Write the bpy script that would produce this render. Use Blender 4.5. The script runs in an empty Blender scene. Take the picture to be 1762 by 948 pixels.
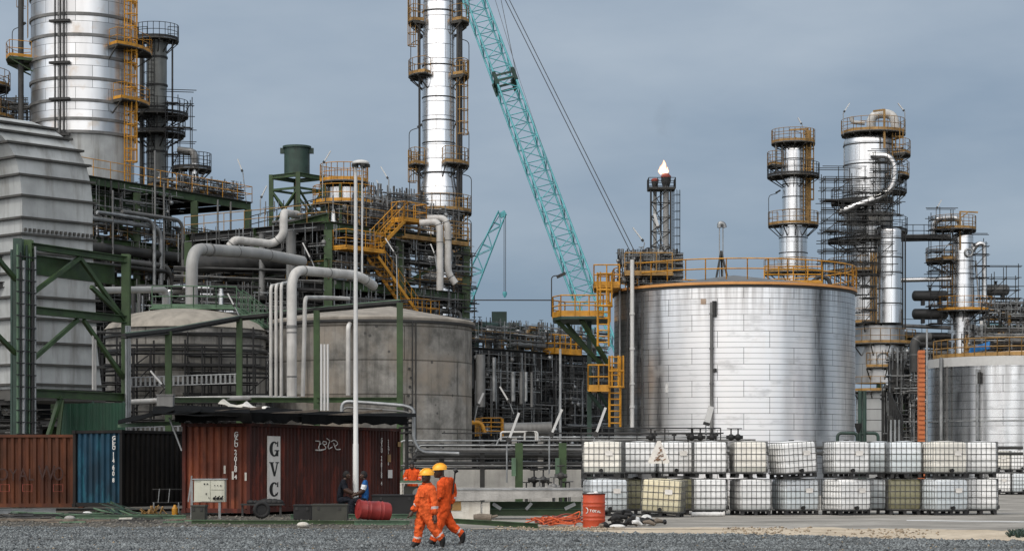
import bpy, bmesh, math, random
import numpy as np
from mathutils import Vector as V, Matrix
SC = bpy.context.scene
COL = SC.collection
R = math.radians
F = 75/36*1762          # photo pixels per unit of x/y
CZ = 1.66               # eye height
HY = 798                # horizon row of the photograph

# ---------------------------------------------------------------- camera, sky, sun, exposure
cam = bpy.data.objects.new('camera', bpy.data.cameras.new('camera')); COL.objects.link(cam)
cam.data.lens = 75; cam.data.sensor_width = 36; cam.data.shift_y = (HY-474)/1762
cam.data.clip_start = .5; cam.data.clip_end = 5000
cam.location = (0, 0, CZ); cam.rotation_euler = (R(90), 0, 0)
SC.camera = cam
SUN_DIR = V((-.45, -.50, .95)).normalized()
w = bpy.data.worlds.new('World'); SC.world = w; w.use_nodes = True
def sky():
    t = w.node_tree; n = t.nodes; l = t.links; n.clear()
    out = n.new('ShaderNodeOutputWorld'); bg = n.new('ShaderNodeBackground'); bg.inputs[1].default_value = .1
    nis = n.new('ShaderNodeTexSky'); nis.sky_type = 'NISHITA'; nis.sun_disc = False
    nis.sun_elevation = math.asin(SUN_DIR.z); nis.sun_rotation = math.atan2(SUN_DIR.x, SUN_DIR.y)
    tc = n.new('ShaderNodeTexCoord')
    mp = n.new('ShaderNodeMapping'); mp.inputs['Scale'].default_value = (2.2, 2.2, 7); mp.inputs['Rotation'].default_value = (0, R(14), 0)
    l.new(tc.outputs['Generated'], mp.inputs[0])
    no = n.new('ShaderNodeTexNoise'); no.inputs['Scale'].default_value = 1.9; no.inputs['Detail'].default_value = 6; no.inputs['Roughness'].default_value = .52
    l.new(mp.outputs[0], no.inputs['Vector'])
    rp = n.new('ShaderNodeMapRange'); rp.inputs[1].default_value = .36; rp.inputs[2].default_value = .68; rp.inputs[3].default_value = 0; rp.inputs[4].default_value = 1
    l.new(no.outputs[0], rp.inputs[0])
    # deck of cloud: darker slate ahead, brighter towards the veiled sun behind
    cr = n.new('ShaderNodeMix'); cr.data_type = 'RGBA'
    cr.inputs[6].default_value = (2.2, 3.0, 4.05, 1); cr.inputs[7].default_value = (4.4, 5.1, 5.9, 1)
    sp = n.new('ShaderNodeSeparateXYZ'); l.new(tc.outputs['Generated'], sp.inputs[0])
    el = n.new('ShaderNodeMapRange'); el.inputs[1].default_value = .0; el.inputs[2].default_value = .26; el.inputs[3].default_value = -.38; el.inputs[4].default_value = .48
    l.new(sp.outputs[2], el.inputs[0])
    ad = n.new('ShaderNodeMath'); ad.operation = 'MULTIPLY_ADD'; ad.inputs[1].default_value = .66; l.new(rp.outputs[0], ad.inputs[0]); l.new(el.outputs[0], ad.inputs[2]); ad.use_clamp = True
    l.new(ad.outputs[0], cr.inputs[0])
    dt = n.new('ShaderNodeVectorMath'); dt.operation = 'DOT_PRODUCT'; dt.inputs[1].default_value = (-.30, -.90, .32)
    l.new(tc.outputs['Generated'], dt.inputs[0])
    br = n.new('ShaderNodeMapRange'); br.interpolation_type = 'SMOOTHSTEP'; br.inputs[1].default_value = .18; br.inputs[2].default_value = .72; br.inputs[3].default_value = 1; br.inputs[4].default_value = 4.0
    l.new(dt.outputs['Value'], br.inputs[0])
    sc_ = n.new('ShaderNodeVectorMath'); sc_.operation = 'SCALE'; l.new(cr.outputs[2], sc_.inputs[0]); l.new(br.outputs[0], sc_.inputs['Scale'])
    wm = n.new('ShaderNodeMix'); wm.data_type = 'RGBA'; wm.blend_type = 'MULTIPLY'   # clouds lit by the sun are whiter
    wf = n.new('ShaderNodeMapRange'); wf.inputs[1].default_value = 0; wf.inputs[2].default_value = .9; l.new(dt.outputs['Value'], wf.inputs[0])
    l.new(wf.outputs[0], wm.inputs[0]); l.new(sc_.outputs[0], wm.inputs[6]); wm.inputs[7].default_value = (1.45, 1.15, .93, 1)
    mx = n.new('ShaderNodeMix'); mx.data_type = 'RGBA'; mx.inputs[0].default_value = .88
    l.new(nis.outputs[0], mx.inputs[6]); l.new(wm.outputs[2], mx.inputs[7])
    l.new(mx.outputs[2], bg.inputs[0]); l.new(bg.outputs[0], out.inputs[0])
sky()
sun = bpy.data.objects.new('sun', bpy.data.lights.new('sun', 'SUN')); COL.objects.link(sun)
sun.data.energy = 1.5; sun.data.angle = R(12); sun.data.color = (1, .95, .87)
sun.rotation_euler = SUN_DIR.to_track_quat('Z', 'Y').to_euler()
SC.view_settings.view_transform = 'Standard'; SC.view_settings.look = 'None'
SC.view_settings.exposure = 0; SC.view_settings.gamma = 1
SC.render.engine = 'CYCLES'
SC.cycles.max_bounces = 5; SC.cycles.diffuse_bounces = 3; SC.cycles.glossy_bounces = 3; SC.cycles.transparent_max_bounces = 6
SC.cycles.use_denoising = True

# ---------------------------------------------------------------- geometry helpers
def W(px, py, Y): return V(((px-881)/F*Y, Y, CZ+(HY-py)/F*Y))
def XY(px, Y): return V(((px-881)/F*Y, Y, 0))
def ZZ(py, Y): return CZ+(HY-py)/F*Y
def G(py): return CZ*F/(py-HY)
def v3(p, z): return V((p[0], p[1], z))
def frame_of(d):
    d = d.normalized(); a = V((0, 0, 1)) if abs(d.z) < .95 else V((0, 1, 0))
    s = d.cross(a).normalized(); return s, s.cross(d).normalized()
def fillet(pts, r, k=5):
    pts = [V(p) for p in pts]
    out = [pts[0]]
    for i in range(1, len(pts)-1):
        a, b, c = pts[i-1], pts[i], pts[i+1]
        la, lc = (a-b).length, (c-b).length; q = min(r, la*.48, lc*.48)
        p0 = b+(a-b)/la*q; p2 = b+(c-b)/lc*q
        for j in range(k+1):
            t = j/k; out.append(p0*(1-t)**2+b*2*t*(1-t)+p2*t*t)
    out.append(pts[-1]); return out

class MB:
    def __init__(s): s.v = []; s.f = []; s.uv = []; s.mi = []; s.sm = []
    def add(s, vs, fs, uvs=None, smooth=False, mi=0):
        o = len(s.v); s.v += [tuple(p) for p in vs]
        for i, f in enumerate(fs):
            s.f.append([o+k for k in f]); s.uv.append(uvs[i] if uvs else None); s.mi.append(mi); s.sm.append(smooth)
        return s
    def hexa(s, b, t, mi=0):          # bottom loop, top loop
        n = len(b)
        return s.add(list(b)+list(t), [list(range(n))[::-1], list(range(n, 2*n))]+[[i, (i+1) % n, n+(i+1) % n, n+i] for i in range(n)], mi=mi)
    def box(s, c, sz, rz=0, mi=0):
        c = V(c); x, y, z = sz[0]/2, sz[1]/2, sz[2]/2; m = Matrix.Rotation(rz, 3, 'Z')
        q = [(-x, -y), (x, -y), (x, y), (-x, y)]
        return s.hexa([c+m@V((a, b, -z)) for a, b in q], [c+m@V((a, b, z)) for a, b in q], mi)
    def obox(s, o, a, b, c, mi=0):    # corner and three edge vectors
        o, a, b, c = V(o), V(a), V(b), V(c)
        return s.hexa([o, o+a, o+a+b, o+b], [o+c, o+a+c, o+a+b+c, o+b+c], mi)
    def bar(s, p, q, w_, h_, mi=0):
        p, q = V(p), V(q); a, b = frame_of(q-p); a = a*w_/2; b = b*h_/2
        return s.hexa([p-a-b, p+a-b, p+a+b, p-a+b], [q-a-b, q+a-b, q+a+b, q-a+b], mi)
    def ibeam(s, p, q, h, w_, t=.03):
        p, q = V(p), V(q); a, b = frame_of(q-p)
        s.bar(p+b*(h/2-t/2), q+b*(h/2-t/2), w_, t); s.bar(p-b*(h/2-t/2), q-b*(h/2-t/2), w_, t); return s.bar(p, q, t, h-2*t)
    def tube(s, path, r, n=8, mi=0, caps=True):
        path = [V(p) for p in path]; m = len(path); rs = r if isinstance(r, (list, tuple)) else [r]*m
        vs = []; d = (path[1]-path[0]).normalized(); a, b = frame_of(d)
        for i, p in enumerate(path):
            dd = (path[min(i+1, m-1)]-path[max(i-1, 0)]).normalized()
            a = (a-dd*a.dot(dd)).normalized(); b = dd.cross(a)*1
            for k in range(n):
                t = 2*math.pi*k/n; vs.append(p+(a*math.cos(t)+b*math.sin(t))*rs[i])
        fs = [[i*n+k, i*n+(k+1) % n, (i+1)*n+(k+1) % n, (i+1)*n+k] for i in range(m-1) for k in range(n)]
        s.add(vs, fs, smooth=n > 4, mi=mi)
        if caps: s.add(vs[:n], [list(range(n))[::-1]], mi=mi); s.add(vs[-n:], [list(range(n))], mi=mi)
        return s
    def rod(s, p, q, r, n=6, mi=0): return s.tube([p, q], r, n, mi)
    def lathe(s, prof, c, n=48, a0=0, a1=2*math.pi, smooth=True, mi=0):   # prof [(r,z)], uv in metres
        c = V(c); st = R(90)+a0; m = n+1; rr = max(p[0] for p in prof)
        pr = [prof[0]]                                  # drop doubles, add support rings so long walls shade flat
        for q in prof[1:]:
            p = pr[-1]; d = math.hypot(q[0]-p[0], q[1]-p[1])
            if d < .003: continue
            if d > 1: pr += [(p[0]+(q[0]-p[0])*t, p[1]+(q[1]-p[1])*t) for t in (.12/d, 1-.12/d)]
            pr.append(q)
        ln = [0]
        for i in range(1, len(pr)): ln.append(ln[-1]+math.hypot(pr[i][0]-pr[i-1][0], pr[i][1]-pr[i-1][1]))
        an = [math.atan2(pr[i+1][1]-pr[i][1], pr[i+1][0]-pr[i][0]) for i in range(len(pr)-1)]
        runs, cur = [], [0]
        for i in range(1, len(pr)):
            cur.append(i)
            if i == len(pr)-1 or abs((an[i]-an[i-1]+math.pi) % (2*math.pi)-math.pi) > R(28): runs.append(cur); cur = [i]
        for run in runs:
            vs = [c+V((pr[i][0]*math.cos(st+(a1-a0)*k/n), pr[i][0]*math.sin(st+(a1-a0)*k/n), pr[i][1])) for i in run for k in range(m)]
            fs, uv = [], []
            for a in range(len(run)-1):
                for k in range(n):
                    fs.append([a*m+k, a*m+k+1, (a+1)*m+k+1, (a+1)*m+k]); u0, u1 = (a1-a0)*k/n*rr, (a1-a0)*(k+1)/n*rr; l0, l1 = ln[run[a]], ln[run[a+1]]
                    uv.append([(u0, l0), (u1, l0), (u1, l1), (u0, l1)])
            s.add(vs, fs, uv, smooth, mi)
        return s
    def ring(s, c, r0, r1, z0, z1, a0=0, a1=2*math.pi, n=32):   # flat annular slab, angles from +X
        c = V(c); full = abs(a1-a0) > 6.28; k = n if full else n+1
        vs = []
        for i in range(k):
            t = a0+(a1-a0)*i/n; e = V((math.cos(t), math.sin(t), 0))
            vs += [c+e*r0+V((0, 0, z0)), c+e*r1+V((0, 0, z0)), c+e*r1+V((0, 0, z1)), c+e*r0+V((0, 0, z1))]
        fs = []
        for i in range(n):
            p, q = i*4, ((i+1) % k)*4
            for j in range(4): fs.append([p+j, q+j, q+(j+1) % 4, p+(j+1) % 4])
        if not full: fs += [[0, 1, 2, 3], [(k-1)*4+j for j in (3, 2, 1, 0)]]
        return s.add(vs, fs)
    def ball(s, c, r, n=12, sq=(1, 1, 1), mi=0, lo=-90, hi=90):
        pr = [(r*math.cos(R(lo+(hi-lo)*i/8)), r*math.sin(R(lo+(hi-lo)*i/8))) for i in range(9)]
        c = V(c); vs = []
        for a, z in pr:
            for k in range(n):
                t = 2*math.pi*k/n; vs.append(c+V((a*math.cos(t)*sq[0], a*math.sin(t)*sq[1], z*sq[2])))
        return s.add(vs, [[i*n+k, i*n+(k+1) % n, (i+1)*n+(k+1) % n, (i+1)*n+k] for i in range(8) for k in range(n)], smooth=True, mi=mi)
    def build(s, name, m, parent=None):
        me = bpy.data.meshes.new(name); L = wloc(parent) if parent else V((0, 0, 0))
        me.from_pydata([(p[0]-L.x, p[1]-L.y, p[2]-L.z) for p in s.v], [], s.f)
        for mm in (m if isinstance(m, (list, tuple)) else [m]): me.materials.append(mm)
        me.polygons.foreach_set('use_smooth', s.sm); me.polygons.foreach_set('material_index', s.mi)
        if any(s.uv):
            ul = me.uv_layers.new(name='UVMap'); q = []
            for f, u in zip(s.f, s.uv): q += [c for p in (u or [(0, 0)]*len(f)) for c in p]
            ul.data.foreach_set('uv', q)
        me.update()
        bm = bmesh.new(); bm.from_mesh(me); bmesh.ops.recalc_face_normals(bm, faces=bm.faces); bm.to_mesh(me); bm.free()
        o = bpy.data.objects.new(name, me); COL.objects.link(o)
        if parent: o.parent = parent
        return o
def wloc(o):
    p = V((0, 0, 0))
    while o: p += o.location; o = o.parent
    return p
def tag(o, label, cat, group=None):
    o['label'] = label; o['category'] = cat
    if group: o['group'] = group
    return o
def thing(name, label, cat, loc=(0, 0, 0), group=None):
    o = bpy.data.objects.new(name, None); COL.objects.link(o); o.location = loc; o.empty_display_size = .2
    return tag(o, label, cat, group)
def struct(name, mb, m):
    o = mb.build(name, m); o['kind'] = 'structure'; return o
def solo(mb, name, m, label, cat, loc=None, group=None):
    if loc is not None:
        mb.v = [(p[0]-loc[0], p[1]-loc[1], p[2]-loc[2]) for p in mb.v]
    o = mb.build(name, m)
    if loc is not None: o.location = loc
    return tag(o, label, cat, group)
def kids(o): return [c for c in bpy.data.objects if c.parent == o]
def dup(root, loc, rz=0, label=None, swap=None):
    def cp(o, par):
        c = o.copy(); COL.objects.link(c)
        if par: c.parent = par
        return c
    r = cp(root, None); r.location = loc; r.rotation_euler = (0, 0, rz)
    if label: r['label'] = label
    for ch in kids(root):
        c = cp(ch, r)
        if swap and ch.name.split('.')[0] in swap:
            c.data = ch.data.copy(); c.data.materials[0] = swap[ch.name.split('.')[0]]
        for g in kids(ch): cp(g, c)
    return r
def glyph(mb, body, size, o, xd, yd, align='LEFT', off=0, sx=1):
    """letters as thin solid shapes, added to mb"""
    cu = bpy.data.curves.new('letters', 'FONT'); cu.body = body; cu.size = size; cu.extrude = .004; cu.offset = off; cu.align_x = align; cu.resolution_u = 3
    t = bpy.data.objects.new('letters', cu); COL.objects.link(t); bpy.context.view_layer.update()
    me = bpy.data.meshes.new_from_object(t.evaluated_get(bpy.context.evaluated_depsgraph_get()))
    xd, yd = V(xd).normalized(), V(yd).normalized(); zd = xd.cross(yd); o = V(o)
    mb.add([o+xd*v.co.x*sx+yd*v.co.y+zd*v.co.z for v in me.vertices], [list(f.vertices) for f in me.polygons])
    bpy.data.objects.remove(t); bpy.data.curves.remove(cu); bpy.data.meshes.remove(me); return mb
# ---------------------------------------------------------------- materials
def NT(name):
    m = bpy.data.materials.new(name); m.use_nodes = True; t = m.node_tree
    return m, t.nodes, t.links, t.nodes['Principled BSDF']
def rgb(c): return (c[0], c[1], c[2], 1)
def mixc(n, l, fac, a, b, mode='MIX'):
    x = n.new('ShaderNodeMix'); x.data_type = 'RGBA'; x.blend_type = mode
    for i, q in ((0, fac), (6, a), (7, b)):
        if isinstance(q, bpy.types.NodeSocket): l.new(q, x.inputs[i])
        else: x.inputs[i].default_value = q if i == 0 else rgb(q)
    return x.outputs[2]
def noise(n, l, vec, scale, detail=4, rough=.55, lo=.35, hi=.65, mapscale=None):
    if mapscale:
        mp = n.new('ShaderNodeMapping'); mp.inputs['Scale'].default_value = mapscale; l.new(vec, mp.inputs[0]); vec = mp.outputs[0]
    no = n.new('ShaderNodeTexNoise'); no.inputs['Scale'].default_value = scale; no.inputs['Detail'].default_value = detail; no.inputs['Roughness'].default_value = rough
    l.new(vec, no.inputs['Vector'])
    r = n.new('ShaderNodeMapRange'); r.inputs[1].default_value = lo; r.inputs[2].default_value = hi; l.new(no.outputs[0], r.inputs[0])
    return r.outputs[0]
def bump(n, l, bs, h, s=.3, d=.02):
    b = n.new('ShaderNodeBump'); b.inputs['Strength'].default_value = s; b.inputs['Distance'].default_value = d; l.new(h, b.inputs['Height']); l.new(b.outputs[0], bs.inputs['Normal'])
def mat(name, col, rough=.6, metal=0, var=.3, scale=1.2, dirt=(.035, .03, .025), amt=.35, streak=True, spec=.4, bmp=0):
    m, n, l, bs = NT(name); tc = n.new('ShaderNodeTexCoord'); o = tc.outputs['Object']
    a = noise(n, l, o, scale, 5)
    c = mixc(n, l, a, [x*(1-var) for x in col], [min(1, x*(1+var*.6)) for x in col])
    if amt:
        d = noise(n, l, o, .9, 6, .65, .48, .75, (2.2, 2.2, .22) if streak else (1, 1, 1))
        mu = n.new('ShaderNodeMath'); mu.operation = 'MULTIPLY'; mu.inputs[1].default_value = amt; l.new(d, mu.inputs[0])
        c = mixc(n, l, mu.outputs[0], c, dirt)
    l.new(c, bs.inputs['Base Color']); bs.inputs['Roughness'].default_value = rough; bs.inputs['Metallic'].default_value = metal
    bs.inputs['Specular IOR Level'].default_value = spec
    if metal or rough < .5:
        rr = n.new('ShaderNodeMapRange'); rr.inputs[3].default_value = rough*.75; rr.inputs[4].default_value = min(1, rough*1.3); l.new(a, rr.inputs[0]); l.new(rr.outputs[0], bs.inputs['Roughness'])
    if bmp: bump(n, l, bs, noise(n, l, o, 14, 5), bmp, .02)
    return m
def clad(name, row, width, col=(.72, .72, .71), rough=.33, stain=.6, spots=(), lo=.50, sub=3, dark=(.05, .052, .055), seam=.014, metal=.92, ustain=.30, seed=0., warm=0., pv=.93, top=0):
    """sheet metal cladding over a lathe's UVs (metres): sheets, seams, stains running down"""
    m, n, l, bs = NT(name); tc = n.new('ShaderNodeTexCoord'); uv = tc.outputs['UV']
    b = n.new('ShaderNodeTexBrick'); l.new(uv, b.inputs['Vector']); b.offset = .5
    for k, q in (('Scale', 1), ('Brick Width', width), ('Row Height', row), ('Mortar Size', seam), ('Mortar Smooth', .2), ('Bias', 0)): b.inputs[k].default_value = q
    b.inputs['Color1'].default_value = (1, 1, 1, 1); b.inputs['Color2'].default_value = (pv, pv, pv*1.005, 1); b.inputs['Mortar'].default_value = (.08, .08, .08, 1)
    c = mixc(n, l, 1., col, b.outputs['Color'], 'MULTIPLY')
    if sub > 1:
        b2 = n.new('ShaderNodeTexBrick'); l.new(uv, b2.inputs['Vector']); b2.offset = .5
        for k, q in (('Scale', 1), ('Brick Width', width*40), ('Row Height', row/sub), ('Mortar Size', seam*.95), ('Mortar Smooth', .2), ('Bias', 0)): b2.inputs[k].default_value = q
        b2.inputs['Color1'].default_value = (1, 1, 1, 1); b2.inputs['Color2'].default_value = (.97, .97, .97, 1); b2.inputs['Mortar'].default_value = (.12, .12, .12, 1)
        c = mixc(n, l, .9, c, b2.outputs['Color'], 'MULTIPLY')
    mp = n.new('ShaderNodeMapping'); mp.inputs['Location'].default_value = (seed, seed*.37, 0); l.new(uv, mp.inputs[0]); uvs = mp.outputs[0]
    d1 = noise(n, l, uvs, 1, 5, .55, lo, lo+.2, (ustain, .018, 1))
    d2 = noise(n, l, uvs, 1, 7, .7, .45, .8, (1.3, .22, 1))
    mx = n.new('ShaderNodeMath'); mx.operation = 'MULTIPLY'; l.new(d1, mx.inputs[0]); l.new(d2, mx.inputs[1])
    ad = n.new('ShaderNodeMath'); ad.operation = 'MULTIPLY_ADD'; ad.inputs[1].default_value = .55; l.new(d1, ad.inputs[0]); l.new(mx.outputs[0], ad.inputs[2])
    tot = ad.outputs[0]; sx = n.new('ShaderNodeSeparateXYZ'); l.new(uv, sx.inputs[0])
    for u0, hw, amt in spots:                            # dark vertical bands at set places: centre, half width, strength
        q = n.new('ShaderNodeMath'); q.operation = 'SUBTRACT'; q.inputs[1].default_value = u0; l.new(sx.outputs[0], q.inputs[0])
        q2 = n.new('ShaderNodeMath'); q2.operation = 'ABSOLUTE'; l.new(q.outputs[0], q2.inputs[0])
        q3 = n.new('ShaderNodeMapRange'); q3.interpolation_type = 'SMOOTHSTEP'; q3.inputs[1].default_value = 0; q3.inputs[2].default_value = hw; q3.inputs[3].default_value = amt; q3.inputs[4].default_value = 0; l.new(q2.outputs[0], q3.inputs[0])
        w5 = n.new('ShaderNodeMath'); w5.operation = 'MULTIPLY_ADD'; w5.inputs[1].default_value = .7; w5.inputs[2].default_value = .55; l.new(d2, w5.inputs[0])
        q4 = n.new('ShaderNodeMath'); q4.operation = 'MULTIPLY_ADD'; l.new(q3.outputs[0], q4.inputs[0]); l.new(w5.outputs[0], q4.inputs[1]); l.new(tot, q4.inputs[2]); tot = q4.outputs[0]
    sg = n.new('ShaderNodeMath'); sg.operation = 'MULTIPLY'; sg.inputs[1].default_value = stain; sg.use_clamp = True; l.new(tot, sg.inputs[0])
    c = mixc(n, l, sg.outputs[0], c, dark)
    if top:                                              # dirt washed down from the rim, dents painted as darker patches
        gz = n.new('ShaderNodeMapRange'); gz.interpolation_type = 'SMOOTHSTEP'; gz.inputs[1].default_value = top-2.8; gz.inputs[2].default_value = top; l.new(sx.outputs[1], gz.inputs[0])
        gq = n.new('ShaderNodeMath'); gq.operation = 'MULTIPLY'; l.new(noise(n, l, uvs, 1, 6, .65, .42, .75, (2.6, .16, 1)), gq.inputs[0]); l.new(gz.outputs[0], gq.inputs[1]); gr_ = n.new('ShaderNodeMath'); gr_.operation = 'MULTIPLY'; gr_.inputs[1].default_value = .75; l.new(gq.outputs[0], gr_.inputs[0])
        c = mixc(n, l, gr_.outputs[0], c, (.10, .085, .07))
        c = mixc(n, l, noise(n, l, uvs, 1, 5, .6, .56, .72, (.5, 1.1, 1)), c, [x*.62 for x in col])
    if warm:
        wn = noise(n, l, uvs, .8, 5, .6, .55, .7); wq = n.new('ShaderNodeMath'); wq.operation = 'MULTIPLY'; wq.inputs[1].default_value = warm; l.new(wn, wq.inputs[0])
        c = mixc(n, l, wq.outputs[0], c, (.42, .31, .2))
    l.new(c, bs.inputs['Base Color']); bs.inputs['Metallic'].default_value = metal
    rr = n.new('ShaderNodeMapRange'); rr.inputs[3].default_value = rough*.8; rr.inputs[4].default_value = rough*1.45; l.new(d2, rr.inputs[0]); l.new(rr.outputs[0], bs.inputs['Roughness'])
    h = n.new('ShaderNodeMath'); h.operation = 'MULTIPLY_ADD'; h.inputs[1].default_value = -1; l.new(b.outputs['Fac'], h.inputs[0]); l.new(noise(n, l, uvs, .5, 1, .4, .2, .8, (1, .4, 1)), h.inputs[2])
    bump(n, l, bs, h.outputs[0], .16, .012)
    return m
M = {}
M['steel'] = mat('galvanised_steel', (.30, .31, .31), .45, .6, .3, 2, amt=.4)
M['dsteel'] = mat('dark_steel', (.032, .032, .031), .6, .2, .4, 2, amt=.3)
M['black'] = mat('blackened_steel', (.012, .012, .012), .7, 0, .4, 2, amt=0)
M['gray'] = mat('grey_pipe_lagging', (.16, .16, .155), .5, .3, .35, .8, amt=.5)
M['lgray'] = mat('pale_grey_pipe', (.28, .28, .268), .5, 0, .15, .8, amt=.35, dirt=(.14, .13, .12))
M['dgray'] = mat('dark_pipe_lagging', (.05, .05, .048), .55, .25, .4, .8, amt=.5)
M['white'] = mat('white_painted_pipe', (.46, .45, .425), .5, 0, .25, 1, amt=.6, dirt=(.16, .14, .12))
M['silver'] = mat('aluminium_jacket', (.66, .66, .65), .28, .95, .25, 1.2, amt=.4)
M['green'] = mat('green_painted_steel', (.036, .068, .023), .5, 0, .35, 1.6, amt=.5, dirt=(.02, .02, .014))
M['lgreen'] = mat('faded_green_steel', (.08, .14, .085), .55, 0, .35, 1.6, amt=.4, dirt=(.03, .03, .025))
M['dgreen'] = mat('dark_green_paint', (.022, .048, .036), .5, 0, .35, 1.6, amt=.4)
M['hoard'] = mat('green_hoarding_sheet', (.004, .036, .018), .6, 0, .3, .8, amt=.25)
M['yellow'] = mat('yellow_safety_paint', (.50, .235, .022), .5, 0, .3, 1.5, amt=.35, dirt=(.12, .06, .015))
M['tan'] = mat('weathered_yellow_paint', (.30, .175, .055), .55, 0, .35, 1.5, amt=.5, dirt=(.06, .04, .02))
M['orange'] = mat('orange_cable_cover', (.44, .13, .04), .5, 0, .2, 1.5, amt=.2)
M['grating'] = mat('deck_grating', (.05, .047, .04), .7, .1, .4, 2, amt=.2)
M['teal'] = mat('teal_crane_paint', (.075, .30, .33), .5, 0, .2, 1.5, amt=.3, dirt=(.04, .08, .08))
M['cable'] = mat('steel_wire_rope', (.03, .03, .032), .6, .2, .1, 2, amt=0)
M['duct'] = mat('grey_duct_plate', (.36, .375, .37), .6, 0, .22, .6, amt=.75, dirt=(.13, .12, .10), bmp=.1)
M['ductrib'] = mat('duct_stiffener', (.06, .058, .052), .6, 0, .3, 1.2, amt=.5)
M['blue_tarp'] = mat('blue_tarpaulin', (.01, .13, .36), .6, 0, .3, 3, amt=.1)
M['lightblue'] = mat('pale_blue_sheet', (.20, .40, .48), .6, 0, .2, 1, amt=.2)
M['lampw'] = mat('white_lamp_casing', (.50, .50, .485), .4, 0, .06, 3, amt=.1)
M['helmet'] = mat('yellow_helmet_shell', (.86, .40, .03), .35, 0, .05, 6, amt=0)
M['redbrown'] = mat('red_oxide_paint', (.23, .045, .03), .55, 0, .3, 1, amt=.3)
M['paper'] = mat('white_sign_board', (.66, .63, .58), .6, 0, .08, 6, amt=.2, dirt=(.3, .24, .18))
M['letterw'] = mat('white_lettering', (.66, .64, .60), .7, 0, .15, 8, amt=.3, dirt=(.3, .2, .15))
M['letterb'] = mat('black_lettering', (.012, .011, .01), .7, 0, .1, 8, amt=0)
M['letterd'] = mat('dark_brown_lettering', (.035, .012, .008), .7, 0, .2, 8, amt=.3)
M['concrete'] = mat('precast_concrete', (.33, .32, .30), .85, 0, .25, 1.6, amt=.5, dirt=(.10, .095, .085), bmp=.3)
M['conc_w'] = mat('whitewashed_concrete', (.55, .53, .47), .85, 0, .2, 1.4, amt=.5, dirt=(.2, .15, .1), bmp=.25)
M['wall'] = mat('rendered_bund_wall', (.40, .39, .36), .85, 0, .22, .9, amt=.5, dirt=(.12, .11, .1), bmp=.2)
M['wood'] = mat('weathered_timber', (.16, .13, .10), .8, 0, .4, 3, amt=.3, bmp=.3)
M['tarp'] = mat('black_roofing_sheet', (.005, .005, .005), .9, 0, .5, 2, amt=.06, dirt=(.05, .05, .048), spec=.05, streak=False)
M['rag'] = mat('dirty_white_plastic', (.62, .62, .60), .7, 0, .2, 5, amt=.3)
M['orope'] = mat('orange_hose', (.55, .10, .03), .6, 0, .35, 4, amt=.3)
M['cabinet'] = mat('cream_cabinet_enamel', (.46, .46, .38), .5, 0, .1, 2, amt=.3, dirt=(.15, .13, .09))
M['tyre'] = mat('black_rubber', (.016, .016, .016), .8, 0, .3, 3, amt=.1)
M['pallet'] = mat('dark_pallet_steel', (.03, .03, .03), .6, .2, .4, 4, amt=.2)
M['cage'] = mat('dulled_cage_steel', (.13, .13, .127), .5, .4, .3, 4, amt=.2)
def container_paint(name, col, rust, amt, edge=.12):
    m, n, l, bs = NT(name); tc = n.new('ShaderNodeTexCoord'); o = tc.outputs['Object']
    c = mixc(n, l, noise(n, l, o, .8, 6), [x*.62 for x in col], [x*1.2 for x in col])
    c = mixc(n, l, noise(n, l, o, 1.1, 7, .7, .52, .62, (1.6, 1.6, .5)), c, rust)
    q = n.new('ShaderNodeMath'); q.operation = 'MULTIPLY'; q.inputs[1].default_value = amt; l.new(noise(n, l, o, .7, 6, .6, .45, .8, (3, 3, .2)), q.inputs[0])
    c = mixc(n, l, q.outputs[0], c, (.018, .014, .012))
    l.new(c, bs.inputs['Base Color']); bs.inputs['Roughness'].default_value = .65; bs.inputs['Specular IOR Level'].default_value = .25
    return m
M['c_red'] = container_paint('red_container_paint', (.16, .044, .023), (.23, .064, .028), .75)
M['c_reddk'] = container_paint('red_container_paint_shaded', (.06, .015, .010), (.14, .027, .015), .65)  # darker copy of the red, with the long side's shade in the colour
M['c_orange'] = container_paint('rust_orange_container_paint', (.10, .032, .013), (.07, .022, .011), .75)
M['c_blue'] = container_paint('blue_container_paint', (.010, .05, .085), (.012, .085, .12), .65)
M['c_black'] = container_paint('shade_black_container_paint', (.010, .009, .008), (.018, .015, .012), .5)  # shade beneath the canopy put into the paint as black
def ibc_plastic(name, col, level=0):
    m, n, l, bs = NT(name); tc = n.new('ShaderNodeTexCoord'); o = tc.outputs['Object']
    c = mixc(n, l, noise(n, l, o, 1.6, 4), [x*.86 for x in col], [min(1, x*1.05) for x in col])
    c = mixc(n, l, noise(n, l, o, 2.2, 6, .7, .58, .8, (1, 1, .5)), c, [x*.55 for x in col])
    sz = n.new('ShaderNodeSeparateXYZ'); l.new(o, sz.inputs[0]); lv = n.new('ShaderNodeMapRange'); lv.inputs[1].default_value = level-.012; lv.inputs[2].default_value = level+.012; lv.inputs[3].default_value = .75; lv.inputs[4].default_value = 0; l.new(sz.outputs[2], lv.inputs[0])
    c = mixc(n, l, lv.outputs[0], c, [c_*k_ for c_, k_ in zip(col, (.72, .75, .74))])      # liquid showing through
    l.new(c, bs.inputs['Base Color']); bs.inputs['Roughness'].default_value = .42
    bs.inputs['Subsurface Weight'].default_value = .15; bs.inputs['Subsurface Radius'].default_value = (.05, .05, .05)
    return m
IBC = {k: ibc_plastic('ibc_plastic_'+k, c, dict(bluish=.82, cream=.34, yellow=.5, grey=.26).get(k, 0)) for k, c in dict(white=(.86, .86, .84), cream=(.80, .77, .69), yellow=(.68, .61, .42), bluish=(.72, .76, .78), olive=(.20, .19, .11), grey=(.78, .785, .77)).items()}
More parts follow.
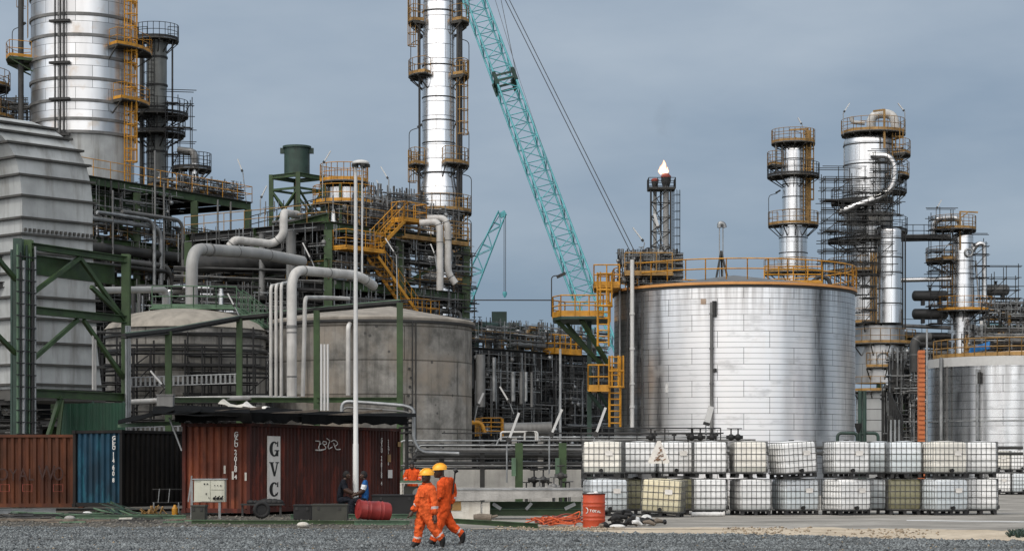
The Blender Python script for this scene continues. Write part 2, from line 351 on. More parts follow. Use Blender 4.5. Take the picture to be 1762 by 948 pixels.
def concrete_tank(name, tan, course, ph, width=7.):
    m, n, l, bs = NT(name); tc = n.new('ShaderNodeTexCoord'); uv = tc.outputs['UV']
    mp = n.new('ShaderNodeMapping'); mp.inputs['Location'].default_value = (ph, 0, 0); l.new(uv, mp.inputs[0]); uv = mp.outputs[0]
    c = mixc(n, l, noise(n, l, uv, .8, 8, .68, .38, .62), (.13, .127, .115), (.34, .328, .30))
    c = mixc(n, l, noise(n, l, uv, 1, 6, .6, .50, .6, (.16, .12, 1)), c, tan)
    c = mixc(n, l, noise(n, l, uv, 1, 7, .7, .50, .74, (1.6, .07, 1)), c, (.05, .047, .04))
    b = n.new('ShaderNodeTexBrick'); l.new(uv, b.inputs['Vector']); b.offset = .37
    for k, q in (('Scale', 1), ('Brick Width', width), ('Row Height', course), ('Mortar Size', .05), ('Mortar Smooth', .7), ('Bias', 0)): b.inputs[k].default_value = q
    b.inputs['Color1'].default_value = (1, 1, 1, 1); b.inputs['Color2'].default_value = (.62, .61, .60, 1); b.inputs['Mortar'].default_value = (.28, .27, .25, 1)
    c = mixc(n, l, 1., c, b.outputs['Color'], 'MULTIPLY')
    vo = n.new('ShaderNodeTexVoronoi'); vo.inputs['Scale'].default_value = .9; l.new(uv, vo.inputs['Vector'])      # cast-in bolt holes
    r = n.new('ShaderNodeMapRange'); r.inputs[1].default_value = .05; r.inputs[2].default_value = .09; r.inputs[3].default_value = .8; r.inputs[4].default_value = 0; l.new(vo.outputs['Distance'], r.inputs[0])
    c = mixc(n, l, r.outputs[0], c, (.03, .03, .03))
    l.new(c, bs.inputs['Base Color']); bs.inputs['Roughness'].default_value = .85
    bump(n, l, bs, noise(n, l, uv, 5, 6), .3, .02)
    return m
def ground_mat(name, c0, c1, spots, sscale=9, bs_=.4, vor=None):
    m, n, l, bs = NT(name); tc = n.new('ShaderNodeTexCoord'); o = tc.outputs['Object']
    c = mixc(n, l, noise(n, l, o, .35, 7, .6), c0, c1)
    c = mixc(n, l, noise(n, l, o, sscale, 6, .7, .5, .75), c, spots)
    h = noise(n, l, o, 12, 6)
    if vor:
        vo = n.new('ShaderNodeTexVoronoi'); vo.inputs['Scale'].default_value = vor; l.new(o, vo.inputs['Vector'])
        hs = n.new('ShaderNodeSeparateColor'); l.new(vo.outputs['Color'], hs.inputs[0])
        k = n.new('ShaderNodeMapRange'); k.inputs[3].default_value = .35; k.inputs[4].default_value = 1.75; l.new(hs.outputs[0], k.inputs[0])
        kc = n.new('ShaderNodeCombineColor'); [l.new(k.outputs[0], kc.inputs[i]) for i in range(3)]
        c = mixc(n, l, 1., c, kc.outputs[0], 'MULTIPLY'); h = vo.outputs['Distance']
    l.new(c, bs.inputs['Base Color']); bs.inputs['Roughness'].default_value = .9; bs.inputs['Specular IOR Level'].default_value = .25
    bump(n, l, bs, h, bs_, .03)
    return m
# ---------------------------------------------------------------- builders shared by the plant
def rail(mb, path, h=1.1, step=1.6, r=.032, toe=.16):
    r *= .8
    path = [V(p) for p in path]
    for a, b in zip(path[:-1], path[1:]):
        L = (b-a).length
        if L < .05: continue
        k = max(1, round(L/step))
        for i in range(k+1): mb.rod(a.lerp(b, i/k), a.lerp(b, i/k)+V((0, 0, h)), r, 4)
        for z in (h, h*.52): mb.rod(a+V((0, 0, z)), b+V((0, 0, z)), r, 4)
        if toe: mb.bar(a+V((0, 0, toe/2)), b+V((0, 0, toe/2)), .02, toe)
def arc(c, r, a0, a1, z=0, n=10): return [V((c[0]+r*math.cos(a0+(a1-a0)*i/n), c[1]+r*math.sin(a0+(a1-a0)*i/n), z)) for i in range(n+1)]
def ladder(mb, p, z0, z1, out, cage=True, w_=.5, r=.03):
    """p: point on the wall, out: unit vector away from the wall"""
    p = V((p[0], p[1], 0)); out = V((out[0], out[1], 0)).normalized(); s = V((-out.y, out.x, 0))
    for q in (-1, 1): mb.rod(p+s*q*w_/2+V((0, 0, z0)), p+s*q*w_/2+V((0, 0, z1)), r, 4)
    z = z0+.2
    while z < z1: mb.rod(p-s*w_/2+V((0, 0, z)), p+s*w_/2+V((0, 0, z)), r*.6, 4); z += .32
    if cage:
        c = p+out*.36; z = z0+2.1
        a = math.atan2(out.y, out.x)
        while z < z1:
            mb.tube([V((c.x, c.y, z))+V((math.cos(a+t)*.4, math.sin(a+t)*.4, 0)) for t in [R(d) for d in range(-125, 126, 25)]], r*.8, 4, caps=False); z += .85
        for d in (-100, -50, 0, 50, 100):
            e = V((math.cos(a+R(d))*.4, math.sin(a+R(d))*.4, 0)); mb.rod(c+e+V((0, 0, z0+2.1)), c+e+V((0, 0, z1)), r*.7, 4)
CAMA = R(-90)
def platform(root, c, z, r, a0, a1, wid=1.1, col='yellow', lamp=None, name='platform', h=1.1, full_rail=True, under='grating'):
    """ring gallery round a column, angles in degrees (0 = +X, -90 = towards the camera)"""
    a0, a1 = R(a0), R(a1); c = V((c[0], c[1], z)); n = max(4, int(abs(a1-a0)/R(15)))
    d = MB(); d.ring(c, r+.03, r+wid, -.1, -.02, a0, a1, n)
    for i in range(0, n+1, 2):
        t = a0+(a1-a0)*i/n; e = V((math.cos(t), math.sin(t), 0))
        d.bar(c+e*(r+.02)+V((0, 0, -.16)), c+e*(r+wid-.03)+V((0, 0, -.16)), .08, .12)
        d.bar(c+e*(r+wid-.1)+V((0, 0, -.2)), c+e*(r+.02)+V((0, 0, -.95)), .07, .07)
    dk = d.build(name, M[under], root)
    m = MB(); p = arc(c, r+wid-.03, a0, a1, z, n)
    if abs(a1-a0) < 6.2: p = [c+V((math.cos(a0), math.sin(a0), 0))*(r+.1)]+p+[c+V((math.cos(a1), math.sin(a1), 0))*(r+.1)]
    rail(m, p, h, 1.3, .03, .2); m.build('railing', M[col], dk)
    if lamp:
        for t in lamp:
            e = V((math.cos(R(t)), math.sin(R(t)), 0)); b = c+e*(r+wid-.02)
            l = MB(); l.tube(fillet([b, b+V((0, 0, 2.5)), b+V((0, 0, 2.7))-e*.75], .3), .03, 5); l.bar(b+V((0, 0, 2.72))-e*.6, b+V((0, 0, 2.95))-e*1.0, .16, .14)
            l.build('lamp', M['dsteel'], dk)
    return dk
def bands(root, c, zs, rs, m='steel', name='band', t=.07, h=.14):
    for z, r in zip(zs, rs):
        b = MB(); b.lathe([(r, z-h/2), (r+t, z-h/2), (r+t, z+h/2), (r, z+h/2)], c, 40); b.build(name, m if not isinstance(m, str) else M[m], root)
def scaffold(root, o, u, v, nu, nv, bay, zs, seed=0, skip=.12, planks=.6, m='dsteel', over=.5, rs=.034):
    """tube-and-board scaffold on a grid: standards, ledgers, boards, each its own part"""
    rnd = random.Random(seed); o = V(o); u = V((u[0], u[1], 0)).normalized()*bay; v = V((v[0], v[1], 0)).normalized()*bay
    s, g, b = MB(), MB(), MB(); up = lambda z: V((0, 0, z))
    for i in range(nu+1):
        for j in range(nv+1):
            p = o+u*i+v*j; s.rod(p+up(zs[0]), p+up(zs[-1]+rnd.uniform(.2, 1.3)), rs, 5)
    for z in zs:
        for j in range(nv+1):
            for dz in (0, 1.0):
                if rnd.random() > skip: g.rod(o+v*j-u*rnd.uniform(.1, over)+up(z+dz), o+v*j+u*(nu+rnd.uniform(.1, over))+up(z+dz), .03, 4)
        for i in range(nu+1):
            if rnd.random() > skip: g.rod(o+u*i-v*rnd.uniform(.1, over)+up(z), o+u*i+v*(nv+rnd.uniform(.1, over))+up(z), .03, 4)
        if rnd.random() < planks:
            a = rnd.randint(0, max(0, nu-2)); k = rnd.randint(1, nu-a)
            MB().obox(o+u*a+up(z+.05), u*k, v*nv*.9, V((0, 0, .04))).build('board', M['dgray'], root)
    for z0, z1 in zip(zs[:-1], zs[1:]):
        i = rnd.randint(0, nu-1); g.rod(o+u*i+up(z0), o+u*(i+1)+up(z1), .03, 4)
    s.build('standards', M[m], root); g.build('ledgers', M[m], root)
def stairs(mb, p, q, wid_dir, n=None):
    p, q, wd = V(p), V(q), V(wid_dir); n = n or max(4, int(abs(q.z-p.z)/.25))
    for s in (V((0, 0, 0)), wd):
        mb.bar(p+s, q+s, .06, .2)
        mb.rod(p+s+V((0, 0, 1)), q+s+V((0, 0, 1)), .025, 4); mb.rod(p+s+V((0, 0, .55)), q+s+V((0, 0, .55)), .02, 4)
        for i in range(0, 7): a = p.lerp(q, i/6)+s; mb.rod(a, a+V((0, 0, 1)), .022, 4)
    for i in range(n+1):
        a = p.lerp(q, i/n); mb.bar(a, a+wd, .24, .03)
def pipework(root, o, u, v, Lu, Lv, zs, n, seed, mats=('dgray', 'gray', 'steel', 'dsteel'), rr=(.05, .2), vert=.35, name='pipe', silver=.1, small=11.):
    """runs of pipe with bends filling the bays of a structure; each run is a part"""
    rnd = random.Random(seed); o = V((o[0], o[1], 0)); u = V((u[0], u[1], 0)).normalized(); v = V((v[0], v[1], 0)).normalized()
    P = lambda a, b, z: o+u*a+v*b+V((0, 0, z))
    for i in range(n):
        r = rnd.uniform(*rr)*(1 if rnd.random() < .8 else 1.6); b = Lv*rnd.random()**1.3; z = rnd.uniform(zs[0]+.3, zs[1]-.3)
        k = rnd.random(); mb = MB(); a = rnd.uniform(0, Lu*.7); a1 = min(Lu, a+rnd.uniform(2, Lu))
        if k < vert:
            z1 = min(zs[1]-.2, z+rnd.uniform(1.5, 5)); pts = [P(a, b, max(zs[0], z-rnd.uniform(1, 4))), P(a, b, z1)]
            if rnd.random() < .6: pts.append(P(min(Lu, a+rnd.uniform(.8, 3)), b, z1))
        elif k < vert+.42: pts = [P(a, b, z), P(a1, b, z)]; pts += [P(a1, b, max(zs[0], z-rnd.uniform(.8, 3)))] if rnd.random() < .6 else []
        else: pts = [P(a, b*.3, z), P(a, min(Lv, b+3), z)]; pts = [P(a, b*.3, max(zs[0], z-rnd.uniform(.6, 2.5)))]+pts if rnd.random() < .6 else pts
        mb.tube(fillet(pts, r*3.2, 4), r, 8)
        for q in range(rnd.randint(0, 2)):
            t = rnd.random(); c = pts[0].lerp(pts[1], t); d = (pts[1]-pts[0]).normalized(); mb.rod(c-d*.05, c+d*.05, r*1.5, 8)
        mb.build(name, M['silver'] if rnd.random() < silver else M[rnd.choice(mats)], root)
    for q in range(3):                # the fine lines between: small bore pipe, conduit, hangers, valves
        mb = MB(); H = zs[1]-zs[0]
        for i in range(int(n*small/3)):
            r = rnd.uniform(.018, .045); a, b, z = rnd.uniform(-.3, Lu), Lv*rnd.random()**3-.7, rnd.uniform(zs[0], zs[1]); k = rnd.random()
            if k < .42: mb.rod(P(a, b, z), P(min(Lu+.3, a+rnd.uniform(1, 5)), b, z), r, 4)
            elif k < .84: mb.rod(P(a, b, z), P(a, b, min(zs[1]+.2, z+rnd.uniform(.6, min(4, H)))), r, 4)
            elif k < .93: mb.rod(P(a, b, z), P(a, b+rnd.uniform(.5, 2), z), r, 4)
            else: c = P(a, b, z); mb.ball(c, rnd.uniform(.08, .18), 6); mb.rod(c, c+V((0, 0, .4)), .025, 4); mb.rod(c+V((0, 0, .4)), c+V((0, 0, .43)), .14, 8)
        if mb.v: mb.build('small_bore_piping', M[('dsteel', 'steel', 'gray')[q]], root)['kind'] = 'stuff'
def steelwork(root, o, u, v, Lu, Lv, zs, nu, nv, col='green', beam=.45, colw=.4, decks=True, rails=('yellow',), brace=2, seed=0, z0=0, top_col=True, skiprail=()):
    rnd = random.Random(seed); o = V((o[0], o[1], 0)); u = V((u[0], u[1], 0)).normalized(); v = V((v[0], v[1], 0)).normalized()
    P = lambda a, b, z: o+u*a+v*b+V((0, 0, z))
    for i in range(nu+1):
        for j in range(nv+1):
            c = MB(); zt = zs[-1]-.02-beam; p = P(Lu*i/nu, Lv*j/nv, z0)
            c.ibeam(p, V((p.x, p.y, zt)), colw, colw*.9, .04); c.build('column', M[col], root)
    for q, z in enumerate(zs):
        zz = z-beam/2-.03
        for j in range(nv+1): b = MB(); b.ibeam(P(-.3, Lv*j/nv, zz), P(Lu+.3, Lv*j/nv, zz), beam, .24); b.build('beam', M[col], root)
        for i in range(nu*2+1): b = MB(); b.ibeam(P(Lu*i/nu/2, .13, zz-.02), P(Lu*i/nu/2, Lv-.13, zz-.02), beam*.8, .2); b.build('joist', M['dsteel'], root)
        if decks: d = MB(); d.obox(P(-.25, -.25, z-.02), u*(Lu+.5), v*(Lv+.5), V((0, 0, .04))); d.build('deck', M['grating'], root)
        if rails and q not in skiprail:
            m = MB(); rail(m, [P(-.2, Lv+.2, z+.02), P(-.2, -.2, z+.02), P(Lu+.2, -.2, z+.02), P(Lu+.2, Lv+.2, z+.02)], 1.1, 1.7, .032, 0); m.build('railing', M[rails[q % len(rails)]], root)
    zl = [z0]+list(zs)
    for q in range(brace):
        k = rnd.randint(0, len(zs)-1); i = rnd.randint(0, nu-1); a, b = (i, i+1) if rnd.random() < .5 else (i+1, i)
        m = MB(); m.bar(P(Lu*a/nu, .05, zl[k]), P(Lu*b/nu, .05, zl[k+1]-beam), .16, .16); m.build('brace', M[col], root)
def tube_lamp(name, base, bend, tip, label, thick=.12, col='steel', r=.035, group='slanting tube lamps on thin posts'):
    """floodlit post: thin post, slanted twin tube lamp"""
    base, bend, tip = V(base), V(bend), V(tip)
    t = thing(name, label, 'lamp', base)
    m = MB(); m.rod(base, bend, r, 6); m.bar(bend, bend.lerp(tip, .3), .05, .05); m.build('post', M[col], t)
    d = tip-bend; m = MB(); m.bar(bend+d*.22, tip, thick*1.5, thick*.6); m.build('lamp_casing', M['lampw'], t)
    m = MB(); m.bar(bend+d*.1, bend+d*.24, thick*1.7, thick*1.3); m.build('ballast_box', M['dsteel'], t)
    return t
def column_shell(root, c, prof, m, name='shell', n=64):
    b = MB(); b.lathe(prof, c, n); return b.build(name, m, root)
def dome(r, z, h, k=6): return [(r*math.cos(R(90*i/k))+.001, z+h*math.sin(R(90*i/k))) for i in range(k+1)]
def big_pipe(name, pts, r, m, label, bend=None, flanges=(), n=14, cat='pipe', group=None):
    mb = MB(); p = fillet(pts, bend or r*3, 7); mb.tube(p, r, n)
    t = solo(mb, name, m, label, cat, loc=V(pts[0]), group=group)
    if r > .13:                       # jacket laps and weld collars along the straight runs
        for a, b in zip(pts[:-1], pts[1:]):
            a, b = V(a), V(b); L = (b-a).length; d = (b-a).normalized(); x = min(bend or r*3, L*.4)
            while x < L-min(bend or r*3, L*.4)+.01:
                c = a+d*x; k = MB(); k.rod(c-d*.03, c+d*.03, r*1.035, n); k.build('collar', M['gray'] if int(x*7) % 3 else m, t); x += 1.9
    for f in flanges:
        q = V(pts[f[0]]).lerp(V(pts[f[0]+1]), f[1]); d = (V(pts[f[0]+1])-V(pts[f[0]])).normalized()
        b = MB(); b.rod(q-d*.06, q+d*.06, r*1.12, n); b.build('flange', M['gray'], t)
    return t
def corr(mb, p, q, z0, z1, nrm, depth=.075, pitch=.27):
    p, q = V((p[0], p[1], 0)), V((q[0], q[1], 0)); L = (q-p).length; d = (q-p)/L; nrm = V((nrm[0], nrm[1], 0)).normalized()
    k = max(1, round(L/pitch)); pt = L/k; pr = [(0, 0)]
    for i in range(k): pr += [(i*pt+pt*.14, 0), (i*pt+pt*.40, 0), (i*pt+pt*.54, -depth), (i*pt+pt*.86, -depth), (i*pt+pt, 0)]
    pl = [pr[0]]
    for a in pr[1:]:
        if a[0]-pl[-1][0] > 1e-4: pl.append(a)
    vs = []
    for s, o in pl: b = p+d*s+nrm*o; vs += [b+V((0, 0, z0)), b+V((0, 0, z1))]
    mb.add(vs, [[2*i, 2*i+2, 2*i+3, 2*i+1] for i in range(len(pl)-1)])
def container(label, c0, a, La, b, Lb, z0, H, side, end, frame_m, roof='c_reddk'):
    """c0 near corner, a along the length, b along the end"""
    t = thing('shipping_container', label, 'container', (c0[0], c0[1], z0)); c0 = V((c0[0], c0[1], 0)); a = V((a[0], a[1], 0)).normalized(); b = V((b[0], b[1], 0)).normalized()
    ins = .07
    for nm, p, q, n, mm in (('side_wall', c0, c0+a*La, -b, side), ('side_wall', c0+b*Lb, c0+b*Lb+a*La, b, side), ('end_wall', c0, c0+b*Lb, -a, end), ('end_wall', c0+a*La, c0+a*La+b*Lb, a, end)):
        d = (q-p).normalized(); m = MB(); corr(m, p+d*ins-n*.03, q-d*ins-n*.03, z0+.16, z0+H-.12, n); m.build(nm, M[mm], t)
    m = MB(); cs = [c0, c0+a*La, c0+a*La+b*Lb, c0+b*Lb]; ctr = c0+a*La/2+b*Lb/2
    for i, p in enumerate(cs):
        q = p+(a if i in (0, 3) else -a)*.06+(b if i < 2 else -b)*.06
        m.obox(q-a*.06-b*.06+V((0, 0, z0+.12)), a*.12, b*.12, V((0, 0, H-.24)))
        for z in (z0, z0+H-.12): m.obox(q-a*.09-b*.08+V((0, 0, z)), a*.18, b*.16, V((0, 0, .12)))
    for z, h in ((z0+.02, .14), (z0+H-.11, .1)):
        for p, d, L, n in ((c0, a, La, b), (c0+b*(Lb-.1), a, La, b)): m.obox(p+d*.15+V((0, 0, z)), d*(L-.3), n*.1, V((0, 0, h)))
        for p, d, L, n in ((c0, b, Lb, a), (c0+a*(La-.1), b, Lb, a)): m.obox(p+d*.15+V((0, 0, z)), d*(L-.3), n*.1, V((0, 0, h)))
    m.build('frame', M[frame_m], t)
    m = MB(); m.obox(c0+a*.1+b*.1+V((0, 0, z0+H-.09)), a*(La-.2), b*(Lb-.2), V((0, 0, .05))); m.obox(c0+a*.1+b*.1+V((0, 0, z0+.05)), a*(La-.2), b*(Lb-.2), V((0, 0, .08))); m.build('roof', M[roof], t)
    return t
# ---------------------------------------------------------------- people
def person(label, base, J, chain, rad, mats, zone, headc, headr, face, extra=None, loc=None):
    """J joints (world), chain list of edges, rad per joint; skin grows one continuous body; zone(face centre) -> material index"""
    t = thing('person', label, 'person', base)
    names = list(J); me = bpy.data.meshes.new('skeleton'); B = V(base)
    me.from_pydata([J[k]-B for k in names], [(names.index(a), names.index(b)) for a, b in chain], [])
    o = bpy.data.objects.new('body', me); COL.objects.link(o)
    md = o.modifiers.new('skin', 'SKIN'); md.use_smooth_shade = True; md.branch_smoothing = .3
    sv = me.skin_vertices[0].data
    for i, k in enumerate(names):
        r = rad[k]; sv[i].radius = r if isinstance(r, tuple) else (r, r); sv[i].use_root = (k == 'pelvis')
    s = o.modifiers.new('sub', 'SUBSURF'); s.levels = 3; s.render_levels = 3
    dg = bpy.context.evaluated_depsgraph_get(); new = bpy.data.meshes.new_from_object(o.evaluated_get(dg))
    o.modifiers.clear(); o.data = new
    new.materials.clear()
    for m in mats: new.materials.append(m)
    bm = bmesh.new(); bm.from_mesh(new)
    from mathutils import noise as NZ
    bm.normal_update()
    for vtx in bm.verts:             # cloth creases
        p = vtx.co+B
        if zone(p) not in (0, 2): k = NZ.noise(V((p.x*9, p.y*9, p.z*19)))+.6*NZ.noise(V((p.x*17+4, p.y*17, p.z*30))); vtx.co += vtx.normal*(.017*k)
    def addpart(mb):
        vs = [bm.verts.new(V(p)-B) for p in mb.v]
        for f, k in zip(mb.f, mb.mi):
            try: q = bm.faces.new([vs[i] for i in f]); q.material_index = k; q.smooth = True; q.tag = True
            except ValueError: pass
    # head grown over the neck, with nose, brow, chin, ears and eyes in the same mesh
    f = V(face).normalized(); sd = f.cross(V((0, 0, 1))).normalized(); h = V(headc); r = headr
    hb = MB(); hb.ball((0, 0, 0), r, 14, (1, .80, 1.28), mi=0); hb.ball((r*.35, 0, -r*.62), r*.62, 10, (1, .9, .9), mi=0)
    hb.ball((r*.98, 0, -r*.15), r*.16, 8, (1.2, .8, 1.4), mi=0)
    for q in (-1, 1): hb.ball((-r*.05, q*r*.82, -r*.1), r*.2, 8, (.8, .4, 1.3), mi=0); hb.ball((r*.86, q*r*.32, r*.1), r*.09, 6, mi=3)
    hb.ball((r*.88, 0, -r*.62), r*.2, 8, (.5, 1.4, .35), mi=4)
    up = V((0, 0, 1)); hb.v = [tuple(h+f*p[0]+sd*p[1]+up*p[2]) for p in hb.v]; 
    for q in bm.faces: q.material_index = zone(q.calc_center_median()+B); q.smooth = True
    addpart(hb)
    for (wr, tipd, side) in (extra or {}).get('hands', []):      # palm, four unequal bent fingers and a thumb
        wr = V(wr); d = V(tipd).normalized(); s2 = V(side).normalized(); nn = d.cross(s2).normalized(); hm = MB()
        hm.tube([wr-d*.02, wr+d*.04, wr+d*.095], [.026, .04, .036], 8)
        for i, L in enumerate((.068, .078, .072, .056)):
            b0 = wr+d*.085+s2*(i-1.5)*.019; hm.tube([b0, b0+d*L*.5+nn*.006, b0+d*L*.85+nn*.03], [.0105, .0095, .008], 6)
        b0 = wr+d*.03-s2*.03; hm.tube([b0, b0-s2*.026+d*.03, b0-s2*.02+d*.062+nn*.012], [.013, .011, .009], 6)
        addpart(hm)
    bm.to_mesh(new); bm.free()
    o.parent = t; o.name = 'body'
    return t
def helmet(root, c, r, face):
    f = V(face).normalized(); sd = f.cross(V((0, 0, 1))).normalized(); c = V(c); up = V((0, 0, 1)); m = MB()
    m.ball((0, 0, 0), r, 18, (1.08, .93, .92), lo=0, hi=90); m.box((-.0, 0, .0), (.01, .01, .01))
    m.v = m.v[:-8]; m.f = m.f[:-6]; m.uv = m.uv[:-6]; m.mi = m.mi[:-6]; m.sm = m.sm[:-6]
    br = MB(); n = 20; vs = []
    for i in range(n):
        a = 2*math.pi*i/n; k = 1.13+.28*max(0, math.cos(a))**2
        vs += [V((r*1.06*math.cos(a), r*.91*math.sin(a), .012)), V((r*k*math.cos(a), r*(k-.12)*math.sin(a), -.006)), V((r*1.04*math.cos(a), r*.89*math.sin(a), -.012))]
    m.add(vs, [[3*i+j, 3*((i+1) % n)+j, 3*((i+1) % n)+(j+1) % 3, 3*i+(j+1) % 3] for i in range(n) for j in range(3)], smooth=True)
    for q in (-.35, 0, .35):
        m.tube([V((r*1.12*math.cos(R(a)), q*r*.6, r*.97*math.sin(R(a)))) for a in range(15, 166, 15)], .008, 5)
    m.v = [tuple(c+f*p[0]+sd*p[1]+up*p[2]) for p in m.v]
    return m.build('hard_hat', M['helmet'], root)
# ---------------------------------------------------------------- ground
M['g_base'] = ground_mat('yard_soil', (.05, .046, .04), (.13, .12, .10), (.03, .028, .025), 3)
M['g_pad'] = ground_mat('worn_concrete_paving', (.17, .16, .14), (.36, .34, .305), (.11, .10, .085), 1.4, .25)
M['g_sand'] = ground_mat('pale_sand', (.40, .33, .24), (.56, .48, .37), (.20, .16, .115), 2.5, .5)
M['g_gravel'] = ground_mat('crushed_stone', (.055, .065, .067), (.13, .142, .143), (.03, .034, .034), 2.4, .9, 16)
M['g_line'] = mat('worn_white_line', (.6, .6, .58), .8, 0, .2, 2, amt=.4, streak=False)
m = MB(); m.add([(-3000, -3000, 0), (3000, -3000, 0), (3000, 3000, 0), (-3000, 3000, 0)], [[0, 1, 2, 3]]); struct('ground', m, M['g_base'])
def sheet(pts, z): m = MB(); m.add([(p[0], p[1], z) for p in pts], [list(range(len(pts)))]); return m
gp = lambda px, py: XY(px, G(py))
edge = [(-400, 905), (0, 906), (300, 908), (500, 910), (700, 911), (880, 913), (1000, 915), (1180, 918), (1400, 923), (1600, 928), (1762, 932), (2300, 946)]
rnd = random.Random(9); ex0, ey0 = zip(*edge)
edge = [(x, float(np.interp(x, ex0, ey0))+rnd.uniform(-1.1, 1.1)+.8*math.sin(x*.013)) for x in range(-400, 2301, 9)]
# paved yard behind, sandy verge, then the gravel lane in front
struct('paving', sheet([gp(780, 912), gp(1000, 912), gp(1180, 912), gp(1400, 912), gp(1762, 918), gp(2600, 930), XY(2600, 135), XY(700, 135)], .006), M['g_pad'])
rnd = random.Random(3); top = []
for i in range(60):
    px = 2400-i*26; base = np.interp(px, [840, 1000, 1180, 1400, 1600, 1762, 2300], [909, 907, 907.5, 908.5, 909.5, 913, 924]); top.append(gp(px, base+rnd.uniform(-1.8, 1.8)))
struct('sand_verge', sheet([gp(*e) for e in edge if e[0] > 700]+top, .012), M['g_sand'])
struct('gravel_lane', sheet([gp(px, py) for px, py in edge]+[XY(2600, 30), (40, -60, 0), (-40, -60, 0), XY(-600, 30)], .018), M['g_gravel'])
m = sheet([gp(1560, 894.5), gp(1800, 897.5), gp(1800, 899), gp(1560, 895.7)], .010); struct('road_marking', m, M['g_line'])
# loose stones: gravel in front, clods and rubbish on the verge
def stones(name, n, fn, smin, smax, m, seed, zb=.018):
    r = np.random.default_rng(seed); P = fn(r, n); n = len(P)
    s = r.uniform(smin, smax, n)**1.0
    base = np.array([(1, 0, 0), (-1, 0, 0), (0, 1, 0), (0, -1, 0), (0, 0, 1), (0, 0, -1)], float)
    fc = np.array([(0, 2, 4), (2, 1, 4), (1, 3, 4), (3, 0, 4), (2, 0, 5), (1, 2, 5), (3, 1, 5), (0, 3, 5)])
    vs = base[None]*r.uniform(.55, 1.3, (n, 6, 1))*s[:, None, None]*np.array([1, 1, .7]); a = r.uniform(0, 6.28, n); ca, sa = np.cos(a)[:, None], np.sin(a)[:, None]
    x = vs[..., 0]*ca-vs[..., 1]*sa; y = vs[..., 0]*sa+vs[..., 1]*ca
    V_ = np.stack([x+P[:, :1], y+P[:, 1:2], vs[..., 2]+zb+(s*.25)[:, None]], -1).reshape(-1, 3); Fc = (fc[None]+np.arange(n)[:, None, None]*6).reshape(-1, 3)
    me = bpy.data.meshes.new(name); me.vertices.add(len(V_)); me.vertices.foreach_set('co', V_.ravel()); me.loops.add(Fc.size); me.loops.foreach_set('vertex_index', Fc.ravel().astype(np.int32))
    me.polygons.add(len(Fc)); me.polygons.foreach_set('loop_start', np.arange(0, Fc.size, 3, dtype=np.int32)); me.update(calc_edges=True)
    me.materials.append(m); o = bpy.data.objects.new(name, me); COL.objects.link(o); o['kind'] = 'stuff'; return o
def gfn(r, n):
    py = r.uniform(905, 952, n); px = r.uniform(-30, 1800, n); ex, ey = zip(*edge); ok = py > np.interp(px, ex, ey)+.5
    Y = CZ*F/(py-HY); P = np.stack([(px-881)/F*Y, Y], -1); return P[ok]
mm, n, l, bs = NT('gravel_stone'); gi = n.new('ShaderNodeNewGeometry'); cr = n.new('ShaderNodeMapRange'); cr.inputs[3].default_value = 0; l.new(gi.outputs['Random Per Island'], cr.inputs[0])
gc = mixc(n, l, cr.outputs[0], (.03, .034, .036), (.22, .24, .243)); gt = n.new('ShaderNodeTexCoord'); gc = mixc(n, l, noise(n, l, gt.outputs['Object'], 1, 5, .6, .48, .66, (.18, .8, 1)), gc, (.062, .067, .067)); l.new(gc, bs.inputs['Base Color']); bs.inputs['Roughness'].default_value = .85
stones('gravel_stones', 62000, gfn, .012, .040, mm, 1)
stones('coarse_stones', 1500, gfn, .035, .075, mm, 6)
M['litter'] = mat('dry_litter', (.22, .17, .11), .9, 0, .6, 4, amt=0); stones('straw_litter', 700, gfn, .012, .04, M['litter'], 7)
def sfn(r, n):
    px = r.uniform(850, 1800, n); t = r.random(n); lo = np.interp(px, *zip(*edge)); hi = lo-np.interp(px, [850, 1762], [6, 19]); py = hi+(lo-hi)*t
    k = np.sin(px*.021)+np.sin(px*.013+2)+r.normal(0, .5, n) > .5; Y = CZ*F/(py-HY); return np.stack([(px-881)/F*Y, Y], -1)[k]
M['clod'] = mat('earth_clod', (.30, .24, .17), .9, 0, .5, 5, amt=0)
stones('earth_clods', 1800, sfn, .01, .05, M['clod'], 2)
def dfn(r, n):
    px = r.uniform(-30, 760, n); py = r.uniform(884, 909, n); Y = CZ*F/(py-HY); return np.stack([(px-881)/F*Y, Y], -1)
M['debris'] = mat('yard_rubbish', (.14, .13, .11), .9, 0, .7, 4, amt=0)
stones('rubble', 2200, dfn, .015, .06, M['debris'], 5, .0)
# ---------------------------------------------------------------- left plant: tall drum column, its table structure, duct, gantry
UA, VA = V((.53, .85, 0)).normalized(), V((-.85, .53, 0)).normalized()
OA = XY(130, 138)
def AP(a, b, z): return OA+UA*a+VA*b+V((0, 0, z))
tA = thing('process_structure', 'dark green steel table structure carrying the fat silver column', 'steel structure', OA)
steelwork(tA, OA, UA, VA, 17.6, 15, [4.6, 9.2, 14.0, 16.5, 20.4], 3, 2, 'green', .5, .5, rails=('dgray', 'dgray', 'tan', 'tan', 'yellow'), brace=5, seed=2)
m = MB(); m.obox(AP(-.1, 1.2, 18.4), UA*9.5, VA*.08, V((0, 0, 1.75)))
for i in range(5): m.obox(AP(.2+i*2.2, 1.08, 18.4), UA*.12, VA*.12, V((0, 0, 1.75)))
m.build('plate_girder', M['green'], tA)
m = MB(); m.obox(AP(2, 11, 1), UA*13, VA*.2, V((0, 0, 12.8))); m.build('shade_fill_sheet', M['black'], tA)  # added black sheet in place of the shade deep inside
m = MB(); m.obox(AP(0, 8, 14.2), UA*9, VA*.2, V((0, 0, 5.9))); m.build('shade_fill_sheet', M['black'], tA)  # second added black sheet, darkness between the upper floors
